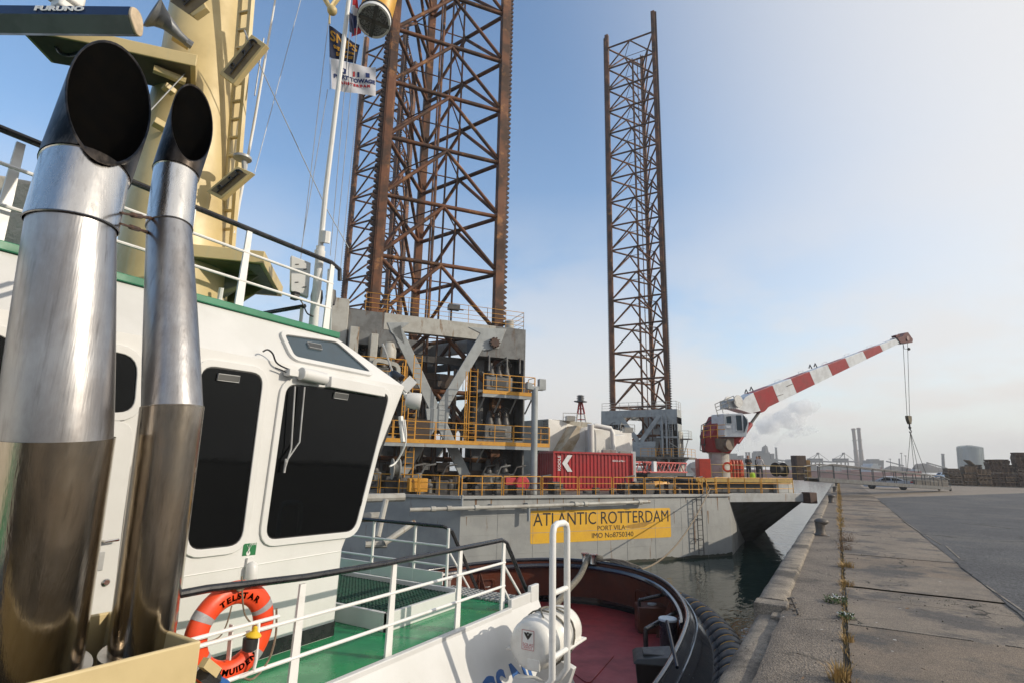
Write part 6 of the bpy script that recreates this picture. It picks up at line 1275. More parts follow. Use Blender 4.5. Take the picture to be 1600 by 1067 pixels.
t = deck_box('steel_rack', 1259.5, 1266, 718, 42.6, mat('orange brown frame', (.26, .15, .05), .6, 0, (.16, .09, .04), scale=3), .9, zc, .02, None); tag(t, 'orange brown steel frame beside the tall dark box', 'frame')
m = MB(); c = P(1218, 733, 42); m.lathe([(.52, -.42), (.52, -.36), (.30, -.35), (.30, .35), (.52, .36), (.52, .42)], c, od, 18); tag(m.build('cable_drum', mat('black cable drum', (.025, .024, .024), .7)), 'black cable drum standing on the crane deck left of the tall box', 'drum')
gp = thing('gas_bottle_rack', 'row of orange red gas bottles in a rack beside the crane pedestal', 'gas bottles', tuple(P(1150, 742, 41.8)))
m = MB()
OR = mat('orange red bottle', (.48, .06, .02), .4)
for k in range(8): c = P(1142 + k * 2.6, 742, 41.8 + .1 * (k % 2)); c.z = zc; m = MB(); m.lathe([(.115, 0), (.115, 1.15 + .1 * (k % 3 == 0)), (.07, 1.3), (.05, 1.36), (.05, 1.42)], c, Z, 12); m.build('bottle', OR, gp)
m = MB(); a, b = P(1141, 733, 41.6), P(1161, 733, 41.6); m.tube([a, b], .03, 6); m.build('rack_bar', DARK, gp)
c = P(1137, 729, 41.0) - Z * 0; t = MB(); ax = (CAM - c); ax.z = 0; ax.normalize(); uu_ = V((-ax.y, ax.x, 0))
t.tube([c + uu_ * .30 * math.cos(a) + Z * .30 * math.sin(a) for a in [2 * math.pi * j / 20 for j in range(20)]], .075, 10, False, True); tag(t.build('ring_lifebuoy', ORANGE), 'small orange lifebuoy hung in front of the crane pedestal', 'lifebuoy')
t = MB(); c = P(1176, 741, 41.6); c.z = zc; t.lathe([(.18, 0), (.22, .1), (.20, .42), (.1, .5)], c, Z, 12); tag(t.build('hi_vis_bag', mat('neon yellow cloth', (.55, .85, .05), .7)), 'neon yellow bag on the crane deck at the feet of the workers', 'bag')
# ---- people on the crane deck
SKIN = mat('skin', (.45, .26, .17), .55); HAIR = mat('dark hair', (.02, .015, .012), .6)
def person(label, foot, face, shirt, legs, arm_l, arm_r, h=1.76, lean=0.0):
    t = thing('person', label, 'person', tuple(foot)); f = V(face); f.z = 0; f.normalize(); r = V((f.y, -f.x, 0)); k = h / 1.76
    pt = lambda a, b, z: V(foot) + r * a * k + f * (b + lean * max(0, z - .9)) * k + Z * z * k
    nodes = [(0, 0, .95, .135), (0, .0, 1.10, .125), (0, .0, 1.28, .14), (0, -.01, 1.42, .12), (0, 0, 1.50, .055), (0, .015, 1.57, .06), (0, .02, 1.66, .095), (0, .015, 1.745, .07)]
    vs_ = [(pt(a, b, z), rr) for a, b, z, rr in nodes]; ed = [(i, i + 1) for i in range(7)]
    def chain(start, lst):
        p = start
        for a, b, z, rr in lst: vs_.append((pt(a, b, z), rr)); ed.append((p, len(vs_) - 1)); p = len(vs_) - 1
    for s in (-1, 1): chain(0, [(s * .10, 0, .88, .105), (s * .115, .02 * s, .50, .07), (s * .12, -.02, .10, .05), (s * .12, .10, .035, .04)])
    for s, A in ((-1, arm_l), (1, arm_r)): chain(3, [(s * .19, 0, 1.42, .062), (s * A[0][0], A[0][1], A[0][2], .045), (s * A[1][0], A[1][1], A[1][2], .035), (s * A[2][0], A[2][1], A[2][2], .03)])
    me = bpy.data.meshes.new('body'); base = V(foot); me.from_pydata([tuple(v - base) for v, _ in vs_], ed, []); o = bpy.data.objects.new('body', me); COL.objects.link(o); o.parent = t; BASE['body'] = base
    sk = o.modifiers.new('skin', 'SKIN'); 
    for i, (_, rr) in enumerate(vs_): d = me.skin_vertices[0].data[i]; d.radius = (rr * k * (1.25 if i in (1, 2, 3, 0) else 1), rr * k * (.85 if i in (1, 2, 3, 0) else 1))
    me.skin_vertices[0].data[0].use_root = True
    sb = o.modifiers.new('sub', 'SUBSURF'); sb.levels = sb.render_levels = 2
    bpy.context.view_layer.update(); m2 = bpy.data.meshes.new_from_object(o.evaluated_get(bpy.context.evaluated_depsgraph_get())); o.modifiers.clear(); o.data = m2
    m2.materials.clear()
    for x in (SKIN, shirt, legs, HAIR, BLACKP): m2.materials.append(x)
    for p in m2.polygons:
        c = p.center; z = c.z / k; fr = c.dot(f) / k
        p.material_index = 4 if z < .12 else 2 if z < .98 and abs(c.dot(r)) < .24 * k else 3 if z > 1.66 and fr < .06 or z > 1.73 else 0 if z > 1.47 else 1
        if p.material_index == 1 and min((c - (vs_[i][0] - base)).length for i in (len(vs_) - 1, len(vs_) - 5)) < .17 * k: p.material_index = 0
        p.use_smooth = True
    m = MB()
    for s in (-1, 1): m.sphere(pt(s * .036, .105, 1.665), .011, 6, 4)
    m.build('eye', HAIR, t)
    m = MB(); m.sphere(pt(0, .115, 1.635), (.012, .014, .018), 6, 5); m.build('nose', SKIN, t)
    for s in (-1, 1): m = MB(); m.sphere(pt(s * .092, .01, 1.65), (.014, .02, .03), 6, 5); m.build('ear', SKIN, t)
    for s, A in ((-1, arm_l), (1, arm_r)):
        a, b = pt(s * A[1][0], A[1][1], A[1][2]), pt(s * A[2][0], A[2][1], A[2][2]); d = (b - a).normalized(); sd = d.cross(f).normalized(); m = MB()
        for j, L_ in enumerate((.075, .085, .08, .06)): q = b + sd * (j - 1.5) * .018; m.tube([q - d * .02, q + d * L_ * .6, q + d * L_ + f * .015], [.009, .009, .006], 5)
        m.tube([b - d * .05 + sd * .03, b + sd * .055 + d * .02], [.011, .008], 5); m.build('hand', SKIN, t)
    return t
DKCL = mat('dark work clothes', (.03, .03, .035), .8); DKTR = mat('navy trousers', (.025, .028, .04), .8); WSH = mat('white shirt', (.62, .58, .56), .8, 0, (.5, .47, .46), scale=9); GRT = mat('grey trousers', (.09, .09, .09), .8)
f0 = P(1170.5, 742, 42.2); f0.z = zc; person('standing person in dark work clothes holding forearms in front, beside the yellow bag', f0, V((.6, -.8, 0)), DKCL, DKTR, ((.24, .05, 1.18), (.10, .26, 1.12), (.02, .30, 1.14)), ((.24, .05, 1.18), (.12, .27, 1.16), (.04, .32, 1.18)), 1.78)
f1 = P(1188.5, 742, 42.6); f1.z = zc; person('person in a white shirt and grey trousers seen from behind on the crane deck', f1, V((.35, .94, 0)), WSH, GRT, ((.25, -.03, 1.17), (.22, .12, .98), (.20, .16, .92)), ((.26, .02, 1.18), (.24, .22, 1.05), (.22, .28, 1.02)), 1.78)
f2 = P(1184.3, 742, 43.3); f2.z = zc; person('person in dark clothes half hidden behind the white shirted person', f2, V((.8, -.3, 0)), DKCL, DKTR, ((.24, .0, 1.17), (.22, .05, .93), (.21, .07, .86)), ((.24, .02, 1.18), (.20, .20, 1.02), (.17, .27, 1.0)), 1.74)
# ---------------------------------------------------------------- rig deck cargo and houses
CON_R = mat('red container paint', (.36, .018, .022), .45, 0, (.28, .016, .02), scale=1.5, col3=(.20, .06, .05), f3=(.64, .74), scale3=2)
ca, cb2 = P(865, 760, 36.5), P(986, 760, 38.6); ca.z = cb2.z = ZK; cu = (cb2 - ca).normalized(); cb2 = ca + cu * 6.06; cn = V((cu.y, -cu.x, 0)); CH = 2.48
T = thing('shipping_container', 'red corrugated shipping container with white K mark on the rig deck', 'container', tuple(ca))
def corr(a, d, n, L_, h, parent, pitch=.28, dp=.05):
    pts = []; k = 0.0; 
    while k < L_ - .01:
        for x, o in ((0, 0), (.09, 0), (.14, -dp), (.23, -dp)):
            if k + x < L_: pts.append(a + d * (k + x) + n * o)
        k += pitch
    pts.append(a + d * L_); m = MB(); nn = len(pts); m.add([p + Z * .14 for p in pts] + [p + Z * (h - .12) for p in pts], [(i, i + 1, nn + i + 1, nn + i) for i in range(nn - 1)]); return m.build('side_panel', CON_R, parent, smooth=0, fix=False)
corr(ca + cn * -.03 + Z * .08, cu, cn, 6.06, CH, T); corr(ca - cn * 2.41 + Z * .08, cn, -cu, 2.38, CH, T)
m = MB(); m.obox(ca + cu * 3.03 - cn * 1.22 + Z * (CH + .02), cu * 3.0, cn * 1.19, Z * .02); m.build('roof', CON_R, T, smooth=0)
m = MB()
for a, b in ((0, 0), (6.06, 0), (0, -2.44), (6.06, -2.44)): m.obox(ca + cu * a + cn * b + Z * (.08 + CH / 2), cu * .06, cn * .06, Z * CH / 2)
for b in (0, -2.44):
    for z in (.13, CH + .03): m.beam(ca + cn * b + Z * z, ca + cn * b + cu * 6.06 + Z * z, .09, .13)
for a in (0, 6.06):
    for z in (.13, CH + .03): m.beam(ca + cu * a + Z * z, ca + cu * a - cn * 2.44 + Z * z, .09, .13)
m.build('corner_frame', CON_R, T, smooth=0)
m = MB(); ko = ca + cn * .006; kp = lambda a, z: ko + cu * a + Z * (.08 + z); m.add([kp(a, z) for a, z in ((.62, 1.72), (1.02, 2.26), (1.38, 2.26), (1.0, 1.72), (1.38, 1.18), (1.02, 1.18))], [(0, 3, 2, 1), (0, 5, 4, 3)])
vs_, fs_, w_ = text_geo('KOOLE', .30, 0, 'CENTER', .006); m.add([kp(.42 - v.y, 1.72 + v.x) for v in vs_], fs_); vs_, fs_, w_ = text_geo('KOOL 61736 1', .16, 0, 'CENTER', .004); m.add([kp(5.0 + v.x, 1.95 + v.y) for v in vs_], fs_)
m.build('lettering', mat('container white lettering', (.72, .72, .72), .5), T, smooth=0, fix=False)
WHH = mat('weathered white house paint', (.74, .73, .70), .5, 0, (.66, .645, .61), scale=.8, col3=(.40, .30, .20), f3=(.68, .78), scale3=1.0, stretch3=(1.5, 1.5, .4))
DH = thing('rig_deckhouse', 'white weathered deckhouse with slanted duct and pipes behind the red container', 'deckhouse', tuple(P(900, 745, 46)))
hd_ = lambda px, py, d: P(px, py, d)
def pblock(name, quad, d0, d1, thick, mm=WHH, bev=.03):       # front outline in pixels on a plane that recedes from d0 to d1, real thickness behind
    x0, x1 = min(q[0] for q in quad), max(q[0] for q in quad); pts = [P(x, y, d0 + (d1 - d0) * (x - x0) / (x1 - x0)) for x, y in quad]
    n = (P(x1, 700, d1) - P(x0, 700, d0)); n.z = 0; n.normalize(); b = V((-n.y, n.x, 0)); m = MB(); m.prism(pts, b * thick); return m.build(name, mm, DH, smooth=0, bevel=bev)
pblock('house_block', [(857, 654), (868, 655), (930, 664), (987, 676), (993, 760), (857, 760)], 45, 51, 6)
pblock('side_wall', [(818, 657), (856.5, 654), (856.5, 760), (818, 760)], 47.5, 45, 5, mat('shaded weathered wall', (.34, .32, .27), .6, 0, (.26, .24, .2), scale=1, col3=(.18, .12, .08), f3=(.58, .7), scale3=1.2, stretch3=(2, 2, .3)))  # house side away from the sun, its shade painted as a greyer wall
pblock('slanted_duct', [(872, 710), (890, 712), (914, 668), (902, 664)], 44, 45, 1.6, mat('rust streaked duct', (.50, .44, .34), .6, 0, (.34, .26, .16), scale=1.4))
pblock('house_block', [(886, 716), (908, 668), (925, 665), (925, 760), (886, 760)], 44.6, 45, 1.5); pblock('house_block', [(927, 670), (958, 671), (958, 760), (927, 760)], 44, 45, 2.5)
pblock('tapered_block', [(961, 680), (980, 678), (988, 704), (988, 760), (961, 760)], 44.5, 46, 2)
m = MB(); m.tube([P(924, 740, 43.6), P(923, 662, 43.6)], .26, 12); m.build('exhaust_pipe', WHH, DH); m = MB(); m.tube([P(958, 705, 43.8), P(957, 676, 43.8), P(954, 669, 43.8), P(928, 664, 43.8)], .2, 12); m.build('exhaust_pipe', WHH, DH)
m = MB(); m.tube([P(851, 690, 44.8), P(850, 660, 44.8)], .03, 6)
for k in range(10): m.beam(P(848, 658 + k * 4, 44.7), P(855, 658 + k * 4, 44.7), .05, .1)
m.build('wall_ladder', DARK, DH)
for px, py, w2 in ((880, 650, 10), (970, 668, 12)): p = P(px, py + 6, 46); panel(p, p + V((1.0, .6, 0)), .6, 2, GREYL, DH); m = MB(); m.obox(p + V((.5, .3, .15)), V((.3, .2, 0)), V((-.2, .3, 0)), Z * .2); m.build('roof_vent', GREYL, DH)
deck_box('grey_cabinet', 942, 963, 702, 40.5, GREYL, .8, ZK); deck_box('grey_cabinet', 969, 984, 704, 41, GREYL, .8, ZK); deck_box('grey_cabinet', 986, 993, 705, 41, WHH, .8, ZK)
deck_box('equipment_skid', 1060, 1084, 743, 40.5, BLK, 1.0, ZK); deck_box('equipment_skid', 1000, 1056, 749, 41, BLK, 1.0, ZK)
m = MB(); c = P(1014, 757, 37); m.tube([c, c + U1 * .8, c + U1 * 1.6 + Z * .1], [.2, .28, .12], 10); m.obox(c + U1 * .8 - Z * .35, U1 * .8, V((.3, -.2, 0)), Z * .08); t = m.build('yellow_thruster', RIGY); tag(t, 'small yellow pump unit standing behind the deck railing of the rig', 'pump')
# red lattice boom section lying on deck
LB = MB(); a0, a1 = P(1004, 730, 44), P(1073, 731, 50); d = (a1 - a0).normalized(); n_ = V((-d.y, d.x, 0)); hh_ = .78
BR_ = thing('lattice_section', 'pinkish red lattice boom section lying on the rig deck', 'lattice boom', tuple(a0))
cs = [(0, 0), (1.0, 0), (1.0, hh_), (0, hh_)]
for a, b in cs: m = MB(); m.tube([a0 + n_ * a + Z * (b - .35), a1 + n_ * a + Z * (b - .35)], .07, 6); m.build('chord', CRN_R if 0 else mat('faded red lattice', (.52, .10, .09), .5) if a == 0 and b == 0 else bpy.data.materials['faded red lattice'], BR_)
RL = bpy.data.materials['faded red lattice']; Ln = (a1 - a0).length; nb2 = 12
for s in (0, 1.0):
    for k in range(nb2): m = MB(); p, q = a0 + d * Ln * k / nb2 + n_ * s, a0 + d * Ln * (k + 1) / nb2 + n_ * s; m.tube([p + Z * (-.35 if k % 2 else hh_ - .35), q + Z * (hh_ - .35 if k % 2 else -.35)], .045, 5); m.build('lacing', RL, BR_)
m = MB(); c = P(1022, 728, 44.5); m.obox(c, d * .25, n_ * .1, Z * .4); m.build('end_plate', CRN_W, BR_)
m = MB(); m.obox((a0 + a1) / 2 + n_ * .5 + Z * -.6, d * 3.5, n_ * .6, Z * .2); m.build('support_beam', BLK, BR_, smooth=0)
# red and white A frame mast
AF = thing('a_frame_mast', 'slim red and white tripod mast with lantern basket beyond the deckhouse', 'mast', tuple(P(908, 664, 62)))
for x in (900, 908, 917):
    m = MB(); a, b = P(x, 664, 62 if x != 908 else 64), P(907 + (x - 908) * .25, 628, 62); q = a.lerp(b, .5); m.tube([a, q], .10, 6); lg_ = m.build('leg', WHH, AF); m = MB(); m.tube([q, b], .10, 6); m.build('red_half', CRN_R, lg_)
m = MB()
for y in (655, 646, 638): k = (664 - y) / 36; m.tube([P(900 + 6.2 * k, y, 62), P(917 - 6.6 * k, y, 62)], .06, 5)
m.build('strut', CRN_R, AF)['kind'] = 'stuff'
m = MB(); m.obox(P(907, 622, 62), X * .22, Y * .22, Z * .35); m.build('lantern', DARK, AF); m = MB(); m.obox(P(907, 627, 62), X * .55, Y * .55, Z * .06)
for dx in (-5, 5): m.tube([P(907 + dx, 627, 62), P(907 + dx, 618, 62)], .03, 5)
m.tube([P(901, 618, 62), P(913, 618, 62)], .03, 5); m.tube([P(901, 622, 62), P(913, 622, 62)], .03, 5); m.build('lantern_basket', DARK, AF)
# mooring line from the rig to the bow and the thick tow rope
fq = fl if isinstance(fl, V) else V((-8, 17.5, -1.1))
ra0, ra1 = og(1110, 762, .0), fq + Z * .12
mr = MB(); pts = []
for k in range(25):
    t = k / 24; p = ra1.lerp(ra0, t); p.z -= 2.3 * 4 * t * (1 - t) * (.55 + .45 * (1 - t)); pts.append(p)
mr.tube(pts, .035, 8); tag(mr.build('mooring_rope', ROPE), 'slack pale mooring rope from the tug bow up to the rig corner', 'rope')
m = MB(); m.tube(smooth_curve([fq + Z * .1 + V((.35, .25, 0)), fq + Z * .13, P(906, 899, (fq - CAM).dot(fwd) - .5), P(888, 920, (fq - CAM).dot(fwd) - 1.4), P(868, 944, (fq - CAM).dot(fwd) - 2.4), P(850, 962, (fq - CAM).dot(fwd) - 3.2)], 6), .095, 10); tag(m.build('tow_rope', ROPEG), 'thick weathered grey tow rope leading from the bow fairlead to the deck', 'rope')
m = MB()
for k in range(5): m.tube(smooth_curve([fq + V((.25 + .15 * k + rnd.uniform(-.1, .1), .1 * rnd.random(), .06 + .02 * k)), fq + V((.6 + .2 * k, .05 - .06 * k, .12 + .04 * (k % 2))), fq + V((1.0 + .2 * k, -.1 - .08 * k, .07)), fq + V((1.3 + .15 * k, -.2 - .09 * k, .04))], 4), .035, 6)
tag(m.build('coiled_rope', ROPE), 'tangled pale rope lying on the bow rail beside the fairlead', 'rope')
# ================================================================ FAR SHORE
FARL = mat('far shore earth', (.10, .095, .085), .9, 0, (.07, .068, .06), scale=.02)
IND = mat('steelworks cladding', (.085, .09, .10), .8, 0, (.06, .063, .07), scale=.05); INDL = mat('pale cladding', (.24, .245, .25), .8, 0, (.19, .195, .2), scale=.08); ORE = mat('ore stockpile', (.07, .065, .065), .95, 0, (.045, .042, .042), scale=.06, bump=.6, bscale=.2)
m = MB(); poly = [PZ(px, 741.6 + (px - 1315) * .021, -3.6) for px in range(760, 1480, 30)]; far = [V((p.x * 2.6, max(p.y * 2.6, 1200), -3.6)) for p in reversed(poly)]
m.prism([p + Z * -.8 for p in poly + far], (0, 0, 2.2)); tag(m.build('far_shore', FARL, smooth=0), kind='structure')
a = P(1436, 742, 200); m = MB(); m.prism([V((a.x - 6, a.y - 2, -7)), V((390, a.y - 60, -7)), V((390, a.y + 60, -7)), V((a.x - 6, a.y + 40, -7))], (0, 0, 7.0)); tag(m.build('far_quay', SLABF, smooth=0), kind='structure')
def GZ(px, d): return 743.0 + (px - 1315) * .021 - 0
def fq4(px0, px1, y0, y1, d, thick, mb):                     # block standing between pixel columns, y0 = top, y1 = bottom
    a, b, c, e = P(px0, y1, d), P(px1, y1, d), P(px1, y0, d), P(px0, y0, d); n = (b - a); n.z = 0; n.normalize(); w_ = V((-n.y, n.x, 0)); mb.prism([a, b, c, e], w_ * thick); return mb
def ftube(mb, p0, p1, d, r0, r1=None, n=14): a, b = P(*p0, d), P(*p1, d); mb.tube([a, a.lerp(b, .5), b], [r0, (r0 + (r1 or r0)) / 2, r1 or r0], n)
def far_thing(name, lab, cat, d, px, blocks=(), tubes=(), mm=IND, group=None, pname='building_block'):
    t = thing(name, lab, cat, tuple(P(px, 736, d)), group)
    for bl in blocks: m = MB(); fq4(bl[0], bl[1], bl[2], bl[3], d + (bl[4] if len(bl) > 4 else 0), bl[5] if len(bl) > 5 else 18, m); m.build(pname, bl[6] if len(bl) > 6 else mm, t, smooth=0)
    for tb in tubes: m = MB(); ftube(m, tb[0], tb[1], d, tb[2], tb[3] if len(tb) > 3 else None); m.build(tb[4] if len(tb) > 4 else 'pipe', tb[5] if len(tb) > 5 else mm, t)
    return t
CHIM = mat('brick red chimney', (.13, .085, .08), .8, 0, (.10, .07, .068), scale=.05)
for i, (x0, x1, y1, lab) in enumerate(((1334.0, 1338.0, 669, 'left one of two tall twin chimneys across the harbour'), (1342.2, 1345.6, 668, 'right one of two tall twin chimneys across the harbour'))):
    t = thing('chimney', lab, 'chimney', tuple(P(x1, 729, 900)), 'chimneys of the steelworks'); m = MB(); a, b = P(x1 + 2, 732, 900), P(x0 - .8, y1, 900); m.tube([a, a.lerp(b, .45), a.lerp(b, .46), a.lerp(b, .98), a.lerp(b, .985), b], [3.6, 3.0, 2.7, 2.5, 2.7, 2.7], 16); m.build('shaft', CHIM, t); m = MB()
    for f in (.45, .7, .97): p = a.lerp(b, f); m.tube([p, p + (b - a).normalized() * 1.0], 3.4, 16)
    m.build('platform_ring', IND, t)['kind'] = 'stuff'
def chimney(px, y0, y1, r, d, lab): 
    t = thing('chimney', lab, 'chimney', tuple(P(px, y0, d)), 'chimneys of the steelworks'); m = MB(); ftube(m, (px + (y0 - y1) * .06, y0), (px, y1), d, r, r * .8); m.build('shaft', IND, t); m = MB(); ftube(m, (px, y1 + .8), (px, y1), d, r * 1.05); m.build('rim', IND, t)
chimney(1212.4, 727, 698.5, 1.9, 900, 'slim smoking chimney beside the blast furnace'); chimney(1166, 724, 706, 1.9, 880, 'left stub of a pair of short chimneys right of the crane'); chimney(1170.3, 724, 706, 1.9, 880, 'right stub of a pair of short chimneys right of the crane'); chimney(1473, 733, 708.5, 1.9, 700, 'lone grey chimney left of the pallet stacks'); chimney(1405, 735, 716, 1.2, 800, 'short pale stack left of the crane hook')
bf = far_thing('blast_furnace', 'bulky blue grey blast furnace building with tower left of the smoking chimney', 'blast furnace', 880, 1195, [(1182, 1203, 706, 729), (1203, 1216, 716, 729), (1205, 1210, 708, 717), (1184, 1192, 704, 708)], [((1194, 706), (1194, 698), 4.2, 3.2, 'furnace_top'), ((1199, 706), (1198, 700), 2.0, 1.6, 'down_pipe'), ((1196, 699), (1196, 694), 1.2, .8, 'uptake'), ((1191.5, 699), (1199.5, 699), 1.0, 1.0, 'crossbeam'), ((1193, 696.5), (1198.5, 697), .9, .9, 'crossbeam')])
far_thing('conveyor', 'sloping conveyor gallery running right from the blast furnace', 'conveyor', 870, 1225, [], [((1214, 718), (1244, 721), 1.3, 1.3, 'gallery'), ((1216, 722), (1250, 727), 1.3, 1.3, 'gallery'), ((1222, 729), (1222, 719), .6, .6, 'leg'), ((1236, 730), (1236, 722), .6, .6, 'leg')])
far_thing('works_building', 'low steelworks sheds between crane pedestal and blast furnace', 'building', 900, 1160, [(1140, 1152, 708, 730), (1152, 1182, 715, 730), (1157, 1162, 711, 716), (1175, 1183, 718, 730)])
far_thing('works_building', 'wide dark works building behind the tall box on the rig', 'building', 820, 1250, [(1216, 1262, 722, 734), (1236, 1246, 717, 724), (1262, 1340, 727, 736)])
def unloader(px, lab):
    t = thing('ore_unloader', lab, 'harbour crane', tuple(P(px, 736, 700)), 'ore unloaders on the far quay'); m = MB(); fq4(px - 10, px + 9, 715.5, 722, 700, 10, m); m.build('machine_house', IND, t, smooth=0)
    for x in (-10, -3, 4, 9): m = MB(); ftube(m, (px + x, 736), (px + x * .9, 721), 700, .8); m.build('leg', IND, t)
    m = MB(); ftube(m, (px - 6, 716), (px + 2, 707.5), 700, .45); ftube(m, (px + 3, 716), (px + 2, 707.5), 700, .45); fq4(px + .6, px + 3, 706.5, 709, 700, 3, m); m.build('top_frame', IND, t)['kind'] = 'stuff'
    m = MB(); ftube(m, (px + 3, 708), (px + 18, 719), 700, .25); ftube(m, (px + 1, 708), (px - 14, 716), 700, .25); m.build('stay', IND, t)['kind'] = 'stuff'
    m = MB(); ftube(m, (px - 14, 719.5), (px + 24, 721), 700, .9); m.build('boom', IND, t)
unloader(1277, 'left ore unloading crane across the harbour'); unloader(1317, 'right ore unloading crane nearest the twin chimneys')
far_thing('works_building', 'dark flat roofed building right of the twin chimneys', 'building', 760, 1370, [(1360, 1381, 718.5, 734), (1366, 1374, 716.5, 719), (1346, 1360, 727, 735)])
def pile(name, lab, pts, d, thick):
    t = thing(name, lab, 'ore heap', tuple(P(pts[0][0], 736, d)), 'ore heaps on the far shore'); m = MB(); n = 40
    def f(u, v):
        x = pts[0][0] + (pts[-1][0] - pts[0][0]) * u; k = 0
        while k < len(pts) - 2 and pts[k + 1][0] < x: k += 1
        s_ = (x - pts[k][0]) / (pts[k + 1][0] - pts[k][0]); y = pts[k][1] + (pts[k + 1][1] - pts[k][1]) * s_
        h = math.sin(math.pi * min(1, max(0, v))) ; base = P(x, 738, d); top = P(x, y, d); p = V((base.x, base.y, base.z + (top.z - base.z) * h)); q = V((base.x, base.y, 0)).normalized(); return p + q * (v - .5) * thick + Z * 1.2 * mn.noise(V((u * 30, v * 6, 1))) * h
    m.sheet(f, n, 10); m.build('heap', ORE, t, smooth=40, fix=False)
pile('ore_heap', 'long low dark ore heap left of the crane hook', [(1375, 734), (1392, 727), (1412, 728.5), (1425, 732)], 620, 40); pile('ore_heap', 'flat topped dark ore heap left of the pallet stacks', [(1424, 734), (1432, 724), (1450, 723), (1466, 729), (1482, 733)], 560, 40); pile('ore_heap', 'dark earth bank behind the crane pedestal at left', [(1070, 730), (1080, 722), (1100, 718), (1135, 722), (1145, 732)], 640, 60)
m = MB(); 
far_thing('conveyor', 'thin sloping conveyor over the ore heap', 'conveyor', 640, 1440, [], [((1385, 720), (1412, 727), .7, .7, 'gallery'), ((1448, 722), (1480, 731), .7, .7, 'gallery')])
GAS = mat('grey green gasholder', (.15, .19, .20), .7, 0, (.13, .165, .175), scale=.05, stretch=(1, 1, .1))
t = thing('gasholder', 'large round grey gasholder beyond the pallet stacks', 'gasholder', tuple(P(1518, 738, 600))); m = MB(); a, b = P(1518.5, 740, 600), P(1515, 698.5, 600); R = 11.2; m.tube([a, b, b + Z * .6, b + Z * 1.6], [R, R, R * .8, .1], 48); m.build('tank', GAS, t, smooth=50)
m = MB()
for k in range(24): q = V((R * 1.01 * math.cos(k * .2618), R * 1.01 * math.sin(k * .2618), 0)); m.tube([a + q, b + q], .22, 5)
for f in (.33, .66, .985): p = a.lerp(b, f); m.tube([p + V((R * 1.01 * math.cos(k * .1309), R * 1.01 * math.sin(k * .1309), 0)) for k in range(48)], .25, 5, False, True)
m.build('guide_frame', GAS, t)['kind'] = 'stuff'; m = MB(); m.tube([b + Z * 1.2, b + Z * 2.2], 3.2, 12); m.build('roof_cap', GAS, t); m = MB(); ftube(m, (1499.5, 738), (1499, 696.5), 590, .5); m.build('stair_tower', GAS, t)
# moored bulk carrier
SH = thing('bulk_carrier', 'long faded red ship hull with white bridge moored along the far shore', 'ship', tuple(P(1270, 742, 430)))
HR_ = mat('faded red ship hull', (.33, .13, .11), .6, 0, (.27, .11, .095), scale=.05); m = MB(); d0, d1 = 430, 400
a, b = P(1082, 741, d0), P(1446, 744.5, d1); a.z = b.z = -3.6; u = (b - a).normalized(); n = V((-u.y, u.x, 0)); L = (b - a).length; hgt = 4.6
m.ringloft([[a + u * s * L + n * (12 - w_) + Z * 0, a + u * s * L + n * (12 + w_), a + u * s2 * L + n * (12 + w_) + Z * hgt, a + u * s2 * L + n * (12 - w_) + Z * hgt] for s, s2, w_ in ((.02, 0, .3), (.08, .06, 9), (.5, .5, 12), (.95, .96, 12), (.985, 1, 8))]); m.build('hull', HR_, SH, smooth=0)
def shp(px0, px1, y0, y1, nm, mm): m = MB(); fq4(px0, px1, y0, y1, 408, 12, m); m.build(nm, mm, SH, smooth=0)
WSHP = mat('white ship paint', (.55, .57, .58), .6); shp(1361, 1377, 726.5, 737, 'bridge_block', WSHP); shp(1364, 1372, 723.5, 727, 'wheelhouse', WSHP); shp(1374, 1378, 729, 735, 'funnel', HR_)
for px in (1130, 1180, 1230, 1290, 1330): shp(px, px + 14, 733.5, 736, 'hatch_cover', HR_)
t = thing('bulk_carrier', 'small red and white vessel partly seen right of the crane slings', 'ship', tuple(P(1425, 741, 300)))
m = MB(); fq4(1418, 1440, 735.5, 741, 330, 6, m); m.build('hull', HR_, t, smooth=0); m = MB(); fq4(1430, 1437, 732.5, 736, 330, 4, m); m.build('bridge', WSHP, t, smooth=0)
for px, y1, d, lab in ((1391, 716, 260, 'thin lamp mast above the white ship bridge'), (1408.5, 707, 300, 'tall thin mast just left of the crane slings'), (1415, 711, 300, 'thin mast right behind the crane slings'), (1262, 718, 500, 'thin mast right of the tall dark box')):
    t = thing('lamp_mast', lab, 'mast', tuple(P(px, 738, d)), 'thin masts across the water'); m = MB(); ftube(m, (px + 1.5, 741), (px, y1), d, .16 * d / 260, .1 * d / 260, 6); m.build('pole', IND, t); m = MB(); fq4(px - 1.4, px + 1.4, y1, y1 + .9, d, .5, m); m.build('lamp_head', IND, t)
pl_ = PZ(1240, 742.5, -1.5)
